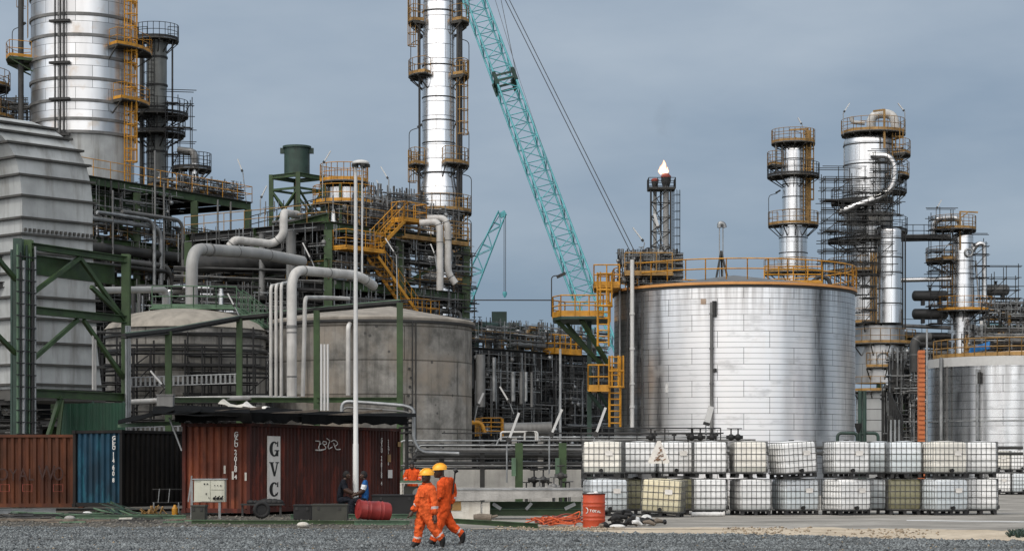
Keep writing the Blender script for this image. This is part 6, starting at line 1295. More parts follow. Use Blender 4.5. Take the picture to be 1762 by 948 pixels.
for b, k, tip, Y, lab in (((872, 830), (872, 766), (893, 710), 86, 'white tube lamp on a thin bent post, leftmost of the three along the rack'), ((945, 815), (945, 756), (967, 704), 86, 'white tube lamp on a thin bent post, middle of the three along the rack'), ((1022, 820), (1022, 756), (1042, 701), 86, 'white tube lamp on a thin bent post below the yellow half landing'), ((1216, 760), (1214, 735), (1224, 699), 90, 'short white tube lamp against the silver tank'), ((816, 725), (821, 700), (832, 676), 112, 'small tube lamp right beside the concrete tank wall'), ((884, 712), (878, 695), (860, 665), 128, 'tube lamp leaning left inside the dark piping unit'), ((958, 572), (963, 577), (955, 553), 130, None)):
    if lab: tube_lamp('tube_lamp', W(*b, Y), W(*k, Y), W(*tip, Y), lab, .16, 'steel', .035)
big_pipe('lamp_mast', [W(964, 770, 100), W(964, 600, 100)], .06, M['steel'], 'thin straight grey mast in front of the dark piping unit', n=8, cat='mast')
t = thing('pipe_portal', 'green pipe portal and drain funnel right of the silver tank base', 'pipe portal', XY(1500, 90))
for x in (1480, 1487.5): m = MB(); m.rod(XY(x, 92), W(x, 672, 92), .09, 8); m.build('post', M['dgreen'], t)
for x0, x1 in ((1441, 1475), (1480, 1511)): m = MB(); m.tube(fillet([W(x0, 775, 92), W(x0, 745, 92), W(x1, 745, 92), W(x1, 775, 92)], .2), .07, 8); m.build('portal', M['dgreen'], t)
m = MB(); m.tube([W(1477, 728, 91), W(1477, 735, 91), W(1477, 745, 91)], [.16, .14, .04], 10); m.build('funnel', M['black'], t)
t = thing('steps', 'dark steel steps with handrail behind the stacked tanks', 'stairs', XY(1540, 88))
m = MB(); stairs(m, W(1530, 716, 88), W(1552, 760, 88), V((.2, .9, 0)), 6); m.build('flight', M['dsteel'], t)
m = MB(); [m.rod(W(x, 770, 88), W(x, 722, 88), .05, 6) for x in (1533, 1540, 1547)]; m.build('post', M['steel'], t)

# ---------------------------------------------------------------- IBC tanks
t = thing('ibc_tank', 'x', 'IBC tank', (0, 0, 0), 'caged IBC tanks stacked two high')
def rbox(mb, hx, hy, z0, z1, r, k=5, dome_=.04):
    pr = []
    for z, o in ((z0, .06), (z0+.03, .02), (z0+.07, 0), (z0+.3, -.018), (z0+.34, -.004), (z0+.40, -.02), (z0+.62, -.022), (z0+.67, -.004), (z0+.73, -.016), (z1-.08, 0), (z1-.03, .025), (z1, .08)):
        ring = []
        for cx_, cy_, a in ((1, 1, 0), (-1, 1, 90), (-1, -1, 180), (1, -1, 270)):
            for q in range(k+1): tt = R(a+90*q/k); ring.append(V((cx_*(hx-r-o)+math.cos(tt)*r, cy_*(hy-r-o)+math.sin(tt)*r, z)))
        pr.append(ring)
    N = len(pr[0]); vs = [p for r_ in pr for p in r_]; mb.add(vs, [[i*N+j, i*N+(j+1) % N, (i+1)*N+(j+1) % N, (i+1)*N+j] for i in range(len(pr)-1) for j in range(N)], smooth=True)
    mb.add(pr[-1]+[V((0, 0, z1+dome_))], [[j, (j+1) % N, N] for j in range(N)], smooth=True); mb.add(pr[0], [list(range(N))[::-1]])
hx, hy, H0, H1 = .635, .545, .15, 1.17
m = MB(); rbox(m, hx-.035, hy-.035, H0+.005, H1-.005, .09); m.build('bottle', IBC['white'], t)
m = MB(); m.rod(V((0, 0, H1)), V((0, 0, H1+.06)), .09, 14); m.build('filler_cap', M['black'], t)
m = MB(); q = lambda z: [V((hx*sx, hy*sy, z)) for sx, sy in ((-1, -1), (1, -1), (1, 1), (-1, 1), (-1, -1))]
for z in (H0+.03, .35, .56, .77, .97, H1-.01):
    p = []
    for cx_, cy_, a in ((1, 1, 0), (-1, 1, 90), (-1, -1, 180), (1, -1, 270)):
        for k in range(4): tt = R(a+30*k); p.append(V((cx_*(hx-.08)+math.cos(tt)*.08, cy_*(hy-.08)+math.sin(tt)*.08, z)))
    m.tube(p+[p[0]], .011, 4, caps=False)
for sx in (-1, 1):
    for i in range(8): x = -hx+.06+i*(2*hx-.12)/7; m.rod(V((x, sx*hy, H0)), V((x, sx*hy, H1)), .009, 4)
    for i in range(7): y = -hy+.06+i*(2*hy-.12)/6; m.rod(V((sx*hx, y, H0)), V((sx*hx, y, H1)), .009, 4)
m.build('cage', M['cage'], t)
m = MB()
for y in (-.45, 0, .45): m.box((0, y, .025), (1.2, .1, .05))
for x in (-.54, 0, .54):
    for y in (-.44, 0, .44): m.box((x, y, .085), (.11, .11, .07))
m.box((0, 0, .135), (1.2, 1.0, .03)); m.build('pallet', M['pallet'], t)
m = MB(); m.obox(V((.12, -hy-.02, .72)), V((.24, 0, 0)), V((0, .008, 0)), V((0, 0, .15))); m.build('nameplate', M['letterw'], t)
m = MB(); m.rod(V((.0, -hy+.05, .24)), V((0, -hy-.07, .24)), .05, 10); m.rod(V((0, -hy-.07, .24)), V((0, -hy-.09, .24)), .065, 10); m.build('outlet_valve', M['black'], t)
Y0 = G(886.5); UH = 1.205
ibcs = [  # px, dY, yaw, level, colour, tilt, label
 (1041, -1.2, 16, 0, 'bluish', 0, 'white IBC tank behind the standing red drum, lower tier'),
 (1140, -2.6, -14, 0, 'yellow', 3, 'yellowed leaning IBC tank behind the triangle sign, lower tier'),
 (1220, 0, 92, 0, 'grey', 0, 'lower white IBC tank with a white pipe lying at its foot'),
 (1291, 0, 100, 0, 'grey', 0, 'lower greyish IBC tank second right of the yellowed one'),
 (1368, .2, 20, 0, 'bluish', 0, 'pale blue lower IBC tank under the visibly tilted white one'),
 (1456, 0, 24, 0, 'white', 0, 'brightest white IBC tank of the lower tier'),
 (1511, 1.5, 80, 0, 'bluish', 0, 'bluish lower IBC tank squeezed between bright white and olive ones'),
 (1553, .6, 90, 0, 'olive', 0, 'dark olive IBC tank in the lower tier'),
 (1623, 0, 20, 0, 'bluish', 0, 'pale blue lower IBC tank just right of the olive one'),
 (1686, .9, 84, 0, 'grey', 0, 'last IBC tank of the near lower tier, right end'),
 (1039, -.9, -12, 1, 'cream', 0, 'cream upper IBC tank above the standing red drum'),
 (1101, .7, 88, 1, 'grey', 0, 'upper white IBC tank just left of the triangle sign'),
 (1158, .9, 4, 1, 'white', 0, 'upper white IBC tank partly behind the triangle sign'),
 (1220, .1, 91, 1, 'white', 0, 'upper white IBC tank, first right of the triangle sign'),
 (1287, .0, 96, 1, 'cream', 0, 'upper beige IBC tank between a white and a tilted one'),
 (1365, .0, 21, 1, 'white', -3.5, 'upper white IBC tank tilting to one side'),
 (1456, 0, 14, 1, 'grey', 0, 'upper white IBC tank standing on the brightest white one'),
 (1513, 1.4, 80, 1, 'bluish', 0, 'narrow upper IBC tank wedged behind its wide neighbours'),
 (1554, .5, 90, 1, 'bluish', 0, 'upper pale IBC tank standing on the dark olive one'),
 (1622, 0, 16, 1, 'cream', 0, 'upper IBC tank with rust tinted plastic, near the right end'),
 (1684, .9, 85, 1, 'grey', 0, 'upper IBC tank at the right end of the near stack'),
 (1094, .9, 90, 0, 'olive', 0, 'shadowed lower IBC tank left of the yellowed one'),
 (1181, 1.0, 88, 0, 'olive', 0, 'shadowed lower IBC tank right of the yellowed one')]
protos = None
for i, (px_, dy, yaw, lv, colr, tilt, lab) in enumerate(ibcs):
    p = XY(px_, Y0+dy+.6)+V((0, 0, .01+lv*UH)); rz = R(yaw+((i*53) % 7-3)*.9)
    if i == 0: o = t; o.location = p; o['label'] = lab; [setattr(c_.data, 'name', 'ibc_'+c_.name) for c_ in kids(o)]; kids(o)[[c_.name.split('.')[0] for c_ in kids(o)].index('bottle')].data.materials[0] = IBC[colr]
    else: o = dup(t, p, 0, lab, {'bottle': IBC[colr]})
    o.rotation_euler = (0, R(tilt), rz)
    o['group'] = 'caged IBC tanks stacked two high'
YFAR = G(851)
for i, (px_, lv, lab) in enumerate(((1717, 0, 'far lower IBC tank before the right silver tank, left one'), (1757, 0, 'far lower IBC tank at the right frame edge'), (1716, 1, 'far upper beige IBC tank before the right silver tank'), (1754, 1, 'far upper white IBC tank at the right frame edge'))):
    o = dup(t, XY(px_, YFAR+.5)+V((0, 0, lv*UH)), R(2 if i % 2 else -3), lab, {'bottle': IBC[('white', 'bluish', 'cream', 'white')[i]]}); o['group'] = 'IBC tanks stacked at the far right'

# ---------------------------------------------------------------- drums, sign, concrete pieces
def drum55(root, c, mm, dent=0):
    m = MB(); r, h = .29, .88; pr = [(.02, .01), (r-.02, .01), (r-.02, .0), (r+.008, 0), (r+.008, .03), (r, .035)]
    for z in (.2, .3, .56, .66): pr += [(r, z-.03), (r+.014, z), (r, z+.03)]
    pr += [(r, h-.035), (r+.008, h-.03), (r+.008, h), (r-.02, h), (r-.02, h-.015), (.02, h-.015)]
    m.lathe(pr, c, 40); m.build('body', mm, root)
pd = gp(1022, 907); td = thing('oil_drum', 'upright orange red oil drum standing on the sand verge', 'drum', pd)
md_ = mat('orange_red_drum_paint', (.46, .065, .022), .45, 0, .2, 2.5, amt=.25, dirt=(.1, .02, .012)); drum55(td, pd, md_)
m = MB(); m.lathe([(.3, .865), (.308, .87), (.308, .895), (.285, .897)], pd, 40); m.build('rim', M['black'], td)
m = MB(); m.ball(pd+V((.05, -.05, .90)), .07, 8, (1, 1, .7)); m.ball(pd+V((-.06, .02, .89)), .1, 8, (1.4, 1, .3)); m.build('rag', M['rag'], td)
mt = MB()
for i, ch in enumerate('TOTAL'):                     # lettering wraps the drum
    a = R(-90-24+i*12.5); e = V((math.cos(a), math.sin(a), 0)); glyph(mt, ch, .088, pd+e*.297+V((0, 0, .415-.006*i)), (-e.y, e.x, 0), (0, 0, 1), off=.003)
mt.build('lettering', M['letterw'], td)
m = MB(); a = R(-90-46); e = V((math.cos(a), math.sin(a), 0)); s_ = V((-e.y, e.x, 0)); m.tube([pd+e*.297+s_*.07*math.cos(k)+V((0, 0, .45+.07*math.sin(k))) for k in [R(d) for d in range(-90, 91, 20)]], .012, 5); m.build('emblem', M['letterw'], td)
pf = gp(644, 896); tf = thing('oil_drum', 'dented dark red drum lying on its side before the mast', 'drum', pf); Mr = Matrix.Rotation(R(96), 4, 'Y'); Mr = Matrix.Rotation(R(24), 4, 'Z') @ Mr
m = MB(); r, h = .28, .95; pr = [(.02, .015), (r-.02, .015), (r-.02, 0), (r+.008, 0), (r+.008, .03), (r, .035)]
for z in (.2, .32, .6, .72): pr += [(r, z-.03), (r+.014, z), (r, z+.03)]
pr += [(r*.99, h-.035), (r*.96, h-.03), (r*.96, h), (r*.9, h), (.02, h-.02)]
m.lathe(pr, (0, 0, 0), 36); m.v = [tuple(V((pf.x-.02, pf.y, .31))+(Mr @ V((p[0]*(1-.10*max(0, math.sin(p[2]*7))*(p[0] < 0)), p[1], p[2]-h/2)))) for p in m.v]
m.build('body', mat('dark_red_drum_paint', (.25, .028, .024), .45, 0, .25, 2.5, amt=.25, dirt=(.08, .01, .01)), tf)
m = MB(); p = V((pf.x-.02, pf.y, .31)); [m.box(p+V((-.48+s_*.0, -.22+s_*.2, -.28)), (.2, .12, .05)) for s_ in (0, 1)]; m.build('chock', M['wood'], tf)
ps = gp(1133, 889)-V((0, 0, 0)); ts = thing('warning_sign', 'weathered white triangle warning sign on a thin bent post', 'sign', ps)
ys = ps.y; m = MB(); A, B_, C_ = W(1134, 758, ys), W(1150, 797, ys), W(1117, 797, ys); m.hexa([B_+V((.0, 0, 0)), C_, C_+V((-.04, 0, .05)), A+V((-.05, 0, 0)), A+V((.05, 0, 0)), B_+V((.04, 0, .06))], [p+V((0, .02, 0)) for p in (B_, C_, C_+V((-.04, 0, .05)), A+V((-.05, 0, 0)), A+V((.05, 0, 0)), B_+V((.04, 0, .06)))]); m.build('board', M['paper'], ts)
m = MB(); rnd = random.Random(4); A2, B2, C2 = A+V((0, -.012, -.13)), B_+V((-.12, -.012, .07)), C_+V((.14, -.012, .07))
for i in range(34):
    a, b = sorted((rnd.random(), rnd.random())); p = A2*a+B2*(b-a)+C2*(1-b); q = rnd.uniform(.03, .075); an = rnd.uniform(-.6, .6); m.bar(p, p+V((math.cos(an)*q, -.003, math.sin(an)*q)), .006, rnd.uniform(.014, .034))
m.build('faded_pictogram', mat('faded_brown_ink', (.17, .085, .04), .8, 0, .3, 8, amt=0), ts)
m = MB(); m.tube(fillet([ps, W(1137, 830, ys), W(1141, 810, ys), W(1139, 790, ys+.02)], .15), .022, 6); m.build('post', M['dsteel'], ts)
m = MB(); m.box(ps+V((0, .05, .05)), (.34, .26, .1)); m.build('foot_block', M['concrete'], ts)
pp = gp(1218, 888); m = MB(); m.rod(pp+V((-.55, -.35, .08)), pp+V((.45, -.35, .08)), .07, 12); tpp = solo(m, 'white_pipe_offcut', M['rag'], 'short white plastic pipe lying at the foot of the stack', 'pipe', loc=pp)
m = MB(); m.rod(pp+V((.45, -.35, .08)), pp+V((.5, -.35, .08)), .095, 12); m.rod(pp+V((.36, -.35, .08)), pp+V((.38, -.35, .08)), .085, 12); m.build('flange', M['white'], tpp)
YB = 63.5; zt, zb_ = ZZ(839, YB), ZZ(862, YB)
m = MB(); x0, x1 = XY(776, YB).x, XY(1003, YB).x; m.hexa([V((x0, YB, zb_)), V((x1-1.3, YB, zb_+.0)), V((x1-1.3, YB+.9, zb_)), V((x0, YB+.9, zb_))], [V((x0, YB, zt)), V((x1, YB-.02, zt)), V((x1, YB+.9, zt)), V((x0, YB+.9, zt))])
m.hexa([V((x1-1.3, YB+.01, zb_+.1)), V((x1, YB, zb_+.18)), V((x1, YB+.9, zb_+.18)), V((x1-1.3, YB+.9, zb_+.1))], [V((x1-1.3, YB+.01, zt-.01)), V((x1, YB, zt-.01)), V((x1, YB+.9, zt-.01)), V((x1-1.3, YB+.9, zt-.01))])
ms = MB(); ms.hexa([V((x0, YB, zb_)), V((x1, YB, zb_+.14)), V((x1, YB+.9, zb_+.14)), V((x0, YB+.9, zb_))], [V((x0, YB, zt)), V((x1, YB, zt)), V((x1, YB+.9, zt)), V((x0, YB+.9, zt))])
ts_ = solo(ms, 'concrete_slab', M['concrete'], 'long precast concrete slab laid across the white block', 'slab', loc=V((x0, YB, zb_)))
m = MB(); m.obox(V((x0-.02, YB-.025, zt-.06)), V((x1-x0+.02, 0, 0)), V((0, .02, 0)), V((0, 0, .05))); m.build('edge_angle', M['steel'], ts_)
t = thing('concrete_block', 'whitewashed concrete block carrying the slab behind the walkers', 'block', XY(808, 63.8))
m = MB(); m.obox(XY(768, 63.6), V((XY(827, 63.6)-XY(768, 63.6)).to_tuple()), V((0, 1, 0)), V((0, 0, zb_-.005))); m.build('block', M['conc_w'], t)
m = MB(); m.obox(XY(829, 63.6)+V((.02, 0, 0)), V((.22, 0, 0)), V((0, 1, 0)), V((0, 0, zb_-.03))); m.build('pier', M['conc_w'], t)
m = MB(); m.obox(XY(776, 63.58)+V((0, 0, .28)), V((.30, 0, 0)), V((0, .01, 0)), V((0, 0, .34))); m.build('orange_patch', M['tan'], t)
pc = gp(828, 896); m = MB(); m.tube([pc+V((-.22, 0, .1)), pc+V((0, .02, .11)), pc+V((.3, 0, .1))], [.1, .12, .1], 9); m.tube([pc+V((.3, 0, .12)), pc+V((.48, 0, .16))], [.05, .04], 6); solo(m, 'scrap_roller', M['wood'], 'short rusty roller lying in front of the white block', 'scrap', loc=pc)
t = thing('steel_cradle', 'green steel beam cradle lying under the concrete slab', 'steel beams', XY(920, 65))
for y, dy in ((881, .2), (868, .7)): m = MB(); m.ibeam(W(842, y, 64+dy), W(1000, y, 64+dy), .2, .2, .03); m.build('beam', M['green'], t)
for x in (848, 990): m = MB(); m.bar(W(x, 866, 64.1), W(x+(14 if x < 900 else -18), 875, 64.1), .1, .1); m.build('brace', M['steel'], t)
m = MB(); m.bar(W(915, 865, 64.05), W(905, 876, 64.05), .09, .09); m.build('brace', M['steel'], t)
m = MB(); m.ibeam(W(842, 871, 65.3), W(1000, 871, 65.3), .3, .2, .03); m.build('beam', M['dgreen'], t)
# timber and steel lying along the lane
for i, (x0, y0, x1, y1, h_, mm, nm, lab) in enumerate([(500, 893, 722, 892, .14, 'lgreen', 'steel_beam', 'faded green beam lying before the dark tool boxes'), (-20, 884, 96, 883, .16, 'steel', 'steel_beam', 'grey beam lying in front of the orange container'), (96, 892, 320, 893, .12, 'lgreen', 'steel_beam', 'long thin green beam lying before the blue container'), (330, 901, 610, 902, .1, 'green', 'steel_beam', 'dark green beam lying at the gravel edge near the cabinet'), (610, 903, 705, 903, .12, 'lgreen', 'steel_beam', 'green beam lying beneath the fallen red drum'), (765, 899, 925, 909, .13, 'green', 'steel_beam', 'green beam slanting out behind the walkers'), (-20, 896, 130, 898, .1, 'wood', 'timber', 'brown plank lying at the left gravel edge'), (740, 891, 810, 893, .1, 'steel', 'steel_beam', 'grey angle iron lying against the white block')]):
    a, b = gp(x0, y0), gp(x1, y1); m = MB(); m.ibeam(a+V((0, 0, h_/2+.01)), b+V((0, 0, h_/2+.01)), h_, h_*.9, .02) if nm != 'timber' else m.bar(a+V((0, 0, .05)), b+V((0, 0, .05)), .2, .07)
    solo(m, nm, M[mm], lab, 'beam' if nm != 'timber' else 'timber', loc=(a+b)/2)
rnd = random.Random(8)
t = thing('cut_foliage', 'heap of cut green strips piled before the blue container', 'scrap heap', gp(185, 886))
for i in range(64):
    x = rnd.gauss(178, 34); p = gp(x, 887+rnd.uniform(-2, 4)); h_ = max(.05, .62-abs(x-185)*.015)*rnd.random(); an = rnd.uniform(-.6, 1.0); m = MB(); m.bar(p+V((0, 0, h_+.02)), p+V((math.cos(an)*rnd.uniform(.3, .8), rnd.uniform(-.3, .3), max(.03, h_-.15))), .09, .02); m.build('strip', M[('lgreen', 'green', 'dgreen')[i % 3]], t)
t = thing('leaf_heap', 'small heap of yellow stalks beside the dark gap', 'heap', gp(262, 886))
for i in range(22): p = gp(rnd.gauss(262, 9), 886); m = MB(); m.bar(p+V((0, 0, .05)), p+V((rnd.uniform(-.2, .2), rnd.uniform(-.2, .2), rnd.uniform(.1, .34))), .05, .02); m.build('stalk', M['tan'], t)
for x, y, mm, lab in ((150, 887, 'rag', 'white plastic lump in front of the blue container'), (521, 907, 'conc_w', 'pale brick chunk at the gravel edge'), (120, 895, 'concrete', 'grey rubble lump near the left planks')):
    p = gp(x, y); m = MB(); m.ball(p+V((0, 0, .07)), .13, 7, (1.3, 1, .6)); solo(m, 'rubble_lump', M[mm], lab, 'rubble', loc=p)
t = thing('hose_tangle', 'tangle of black hose trailing before the orange container', 'hose', gp(60, 888))
for k in range(7):
    c_ = gp(20+k*22, 889+rnd.uniform(-2, 4)); m = MB(); m.tube(fillet([c_+V((math.cos(i*.9+k)*rnd.uniform(.2, .8)*1.6, math.sin(i*.9)*.5, .03+rnd.random()*.12)) for i in range(10)], .2, 3), .02, 5); m.build('hose_coil', M[('tyre', 'dgray', 'lgreen')[k % 3]], t)
for i in range(14):
    p = gp(rnd.uniform(15, 320), rnd.uniform(888, 901)); an = rnd.uniform(-.5, .5); L = rnd.uniform(.3, 1.3); d = V((math.cos(an)*L, math.sin(an)*L, 0)); m = MB(); m.bar(p+V((0, 0, .035)), p+d+V((0, 0, .05)), .09, .04)
    if i == 0: tq_ = thing('scrap_strips', 'scattered boards and strips littering the dirt before the containers', 'scrap', p)
    m.build('strip', M[('wood', 'dsteel', 'lgreen', 'conc_w', 'wood')[i % 5]], tq_)
p = gp(301, 886); m = MB(); m.lathe([(.09, 0), (.1, .02), (.1, .22), (.05, .3), (.04, .34), (.01, .34)], p, 14); solo(m, 'jerry_can', M['yellow'], 'small yellow jug beside the red container corner', 'jug', loc=p)
t = thing('bench', 'thin metal bench frame standing in the dark container gap', 'bench', gp(282, 884))
p = XY(262, 73); 
for z in (.35, .8): m = MB(); m.bar(p+V((0, 0, z)), p+V((1.0, .1, z)), .035, .035); m.build('bar', M['dgray'], t)
for x in (.2, .55): m = MB(); m.bar(p+V((x, 0, .35)), p+V((x+.05, 0, .82)), .03, .03); m.build('leg', M['steel'], t)
for x in (.05, .9): m = MB(); m.bar(p+V((x, 0, 0)), p+V((x, 0, .35)), .04, .04); m.build('leg', M['steel'], t)
# electrical cabinet on a stand
YE = G(893); t = thing('electrical_cabinet', 'cream electrical cabinet on a steel stand before the red container', 'electric cabinet', XY(360, YE))
def eb(nm, x0, y0, x1, y1, mm, d0=0, d=.35): a = W(x0, y1, YE); b = W(x1, y0, YE); m = MB(); m.obox(V((a.x, YE-d0, a.z)), V((b.x-a.x, 0, 0)), V((0, d, 0)), V((0, 0, b.z-a.z))); return m.build(nm, M[mm], t)
eb('cabinet', 334, 825, 387, 863, 'cabinet'); eb('roof_plate', 331, 823, 389, 825, 'steel', .04, .42)
eb('door', 346, 826.5, 361.5, 862, 'cabinet', .02, .018); eb('door', 363.5, 826.5, 386, 842, 'cabinet', .02, .018); eb('switch_panel', 363.5, 844, 386, 862, 'cabinet', .02, .018)
for x, y, q in ((351, 831, 2), (356, 831, 2), (354, 848, 2), (359, 855, 1.4), (369, 834, 1.3), (374, 834, 1.3), (379, 834, 2)): eb('knob', x, y, x+q, y+q, 'black', .045, .024)
for x in (369, 375, 381): m = MB(); c_ = W(x, 857, YE); m.rod(c_+V((0, -.0, 0)), c_+V((0, -.09, 0)), .045, 10); m.tube([c_+V((0, -.08, 0)), c_+V((.03, -.12, .03)), c_+V((.06, -.1, .08))], .02, 6); m.build('socket_plug', M['black'], t)
for x in (330, 378): m = MB(); m.ibeam(XY(x, YE+.1), W(x, 826 if x == 330 else 863, YE+.1), .07, .07, .012); m.build('leg', M['steel'], t)
m = MB(); m.bar(W(328, 862, YE+.1), W(380, 862.5, YE+.1), .05, .05); m.bar(W(330, 818, YE+.1), W(324, 863, YE+.1), .04, .03); m.build('cross_bar', M['steel'], t)
# dark boxes, tyres and carts along the red container
def dbox(nm, x0, x1, y0, y1, d, mm, lab, cat):
    Y_ = G(y1); a = XY(x0, Y_); w_ = (x1-x0)/F*Y_; h_ = (y1-y0)/F*Y_; t = thing(nm, lab, cat, a)
    m = MB(); m.obox(a+V((0, 0, .03)), V((w_, 0, 0)), V((0, d, 0)), V((0, 0, h_-.07))); m.build('body', M[mm], t)
    m = MB(); m.obox(a+V((-.02, -.02, h_-.037)), V((w_+.04, 0, 0)), V((0, d+.04, 0)), V((0, 0, .04))); m.build('lid', M[mm], t)
    for f in (.2, .8): m = MB(); m.obox(a+V((w_*f-.05, -.02, h_-.16)), V((.07, 0, 0)), V((0, .02, 0)), V((0, 0, .09))); m.build('latch', M['dsteel'], t)
    m = MB(); [m.obox(a+V((w_*f, .05, 0)), V((.1, 0, 0)), V((0, d-.1, 0)), V((0, 0, .03))) for f in (.05, .85)]; m.build('runner', M['wood'], t)
    return t
M['olivebox'] = mat('dark_olive_paint', (.035, .036, .028), .6, 0, .3, 2, amt=.2)
dbox('tool_box', 537, 597, 867, 896, .6, 'olivebox', 'dark olive tool box nearest the mast foot', 'box'); dbox('tool_box', 505, 536, 868, 895, .6, 'black', 'small black box left of the olive tool box', 'box')
dbox('skip', 640, 722, 851, 888, 1.2, 'black', 'large black steel skip behind the fallen drum', 'skip')
dbox('crate', 329, 352, 869, 897, .6, 'olivebox', 'dark crate below the electrical cabinet', 'crate')
def wheel(x, y, r, lab, ax=(.3, -1, 0)):
    Y_ = G(y); c_ = XY(x, Y_)+V((0, 0, r)); a = V(ax).normalized(); s_, u_ = frame_of(a); t = thing('tyre', lab, 'tyre', XY(x, Y_))
    m = MB(); n = 24; k = 8; vs = []
    for i in range(n):
        th = 2*math.pi*i/n; e = s_*math.cos(th)+u_*math.sin(th)
        for j in range(k): ph = 2*math.pi*j/k; vs.append(c_+e*(r*.76+r*.24*math.cos(ph))+a*(r*.3*math.sin(ph)))
    m.add(vs, [[i*k+j, i*k+(j+1) % k, ((i+1) % n)*k+(j+1) % k, ((i+1) % n)*k+j] for i in range(n) for j in range(k)], smooth=True); m.build('rubber', M['tyre'], t)
    m = MB(); m.rod(c_-a*r*.15, c_+a*r*.15, r*.55, 16); m.build('rim', M['black'], t); return t
wheel(450, 892, .27, 'black tyre leaning under the white banner'); pass; pass
t = thing('workbench', 'low black workbench with clutter left of the tool boxes', 'bench', gp(455, 890))
p = gp(412, 889)+V((0, .25, 0)); m = MB(); m.obox(p+V((0, 0, .36)), V((1.35, 0, 0)), V((0, .5, 0)), V((0, 0, .05))); m.build('top', M['dsteel'], t)
for x in (.05, 1.25): m = MB(); m.bar(p+V((x, .1, 0)), p+V((x, .1, .36)), .06, .06); m.build('leg', M['dsteel'], t)
for i in range(7): m = MB(); c_ = p+V((.3+i*.15, .2, .45)); m.ball(c_, rnd.uniform(.08, .16), 7, (1.2, 1, .8)); m.build('scrap_lump', M['black'], t)
t = thing('generator', 'small generator in a pale yellow tube frame beside the container', 'generator', XY(708, 72))
a = XY(690, 72); w_ = 38/F*72
for z in (.42, 1.02): m = MB(); p = [a+V((0, 0, z)), a+V((w_, 0, z)), a+V((w_, .7, z)), a+V((0, .7, z)), a+V((0, 0, z))]; m.tube(p, .03, 6); m.build('frame_rail', M['conc_w'] if z > 1 else M['tan'], t)
for x, y in ((0, 0), (w_, 0), (w_, .7), (0, .7)): m = MB(); m.bar(a+V((x, y, 0)), a+V((x, y, 1.02)), .06, .06); m.build('frame_post', M['conc_w'], t)
m = MB(); m.box(a+V((w_*.5, .35, .68)), (w_*.75, .5, .46)); m.build('engine_block', M['olivebox'], t); m = MB(); m.obox(a+V((-.03, -.03, 1.04)), V((w_+.06, 0, 0)), V((0, .76, 0)), V((0, 0, .06))); m.build('fuel_tank', M['lgreen'], t)
m = MB(); m.rod(a+V((w_*.75, -.02, .68)), a+V((w_*.75, .1, .68)), .17, 14); m.build('flywheel_cover', M['gray'], t)
# hose heap and rubbish by the drum
t = thing('hose_heap', 'tangled heap of orange hose left of the upright drum', 'hose', gp(965, 905))
for k in range(9):
    c_ = gp(962+rnd.gauss(0, 13), 904+rnd.uniform(-2, 3)); pts = []
    for i in range(16): an = i*.8+k; q = rnd.uniform(.18, .5); pts.append(c_+V((math.cos(an)*q*1.5, math.sin(an)*q, .03+rnd.random()*(.34-.03*k))))
    m = MB(); m.tube(fillet(pts, .2, 3), .017, 5); m.build('hose_coil', M['orope'] if k % 4 else M['redbrown'], t)
m = MB(); m.tube(fillet([gp(850, 902)+V((0, 0, .02)), gp(890, 903)+V((0, 0, .02)), gp(930, 901)+V((0, 0, .02)), gp(955, 905)+V((0, 0, .1))], .4), .02, 5); m.build('hose_tail', M['redbrown'], t)
m = MB(); m.tube(fillet([gp(955, 903)+V((0, 0, .1)), W(985, 885, 56), W(1000, 878, 56), W(995, 890, 56)], .3), .016, 5); m.build('hose_tail', M['orope'], t)
for x, y, lab in ((940, 902, 'white rag dropped beside the orange hose heap'), (993, 899, 'white rag tucked between hose heap and drum')): p = gp(x, y); m = MB(); m.ball(p+V((0, 0, .08)), .1, 7, (1.2, .8, .8)); m.tube([p+V((0, 0, .1)), p+V((.05, 0, .2))], [.06, .02], 6); solo(m, 'rag', M['rag'], lab, 'rag', loc=p)
t = thing('rubbish_heap', 'black and white rubbish heap right of the upright drum', 'rubbish', gp(1095, 906))
for i in range(46):
    x = rnd.gauss(1092, 26); p = gp(x, 905+rnd.uniform(-4, 3)); L = rnd.uniform(.12, .5); an = rnd.uniform(0, 3.1); z = max(.03, .42-abs(x-1072)*.011)*rnd.random(); m = MB()
    d = V((math.cos(an)*L, math.sin(an)*L*.6, rnd.uniform(-.1, .1))); m.tube([p+V((0, 0, .05+z)), p+d*.5+V((0, 0, .08+z)), p+d+V((0, 0, .04+z*.8))], [.05, rnd.uniform(.05, .09), .03], 6); m.build('scrap', M[('black', 'tyre', 'black', 'dgray', 'wood', 'black', 'rag')[i % 7]], t)
for x, y, w_, lab, nm in ((1112, 903, .3, 'crumpled white sack on the rubbish heap', 'sack'), (1062, 909, .38, 'flattened grey white sheet in front of the rubbish heap', 'sheet_scrap')):
    p = gp(x, y); m = MB(); m.ball(p+V((0, 0, .16 if w_ < .35 else .06)), w_*.5, 9, (1.1, .8, .9 if w_ < .35 else .3)); solo(m, nm, M['rag'], lab, 'sack' if nm == 'sack' else 'scrap', loc=p)
for i in range(26):    # weeds at the right edge
    p = gp(1742+rnd.uniform(-8, 24), 922+rnd.uniform(-3, 4))
    if i == 0: tw = thing('weed_clump', 'low green weeds growing on the sand at the right edge', 'weeds', p)
    m = MB(); 
    for k in range(7): an = rnd.uniform(0, 6.28); d = V((math.cos(an)*.1, math.sin(an)*.1, rnd.uniform(.06, .16))); m.bar(p, p+d, .03, .006)
    m.build('leaf_tuft', M['dgreen'], tw)

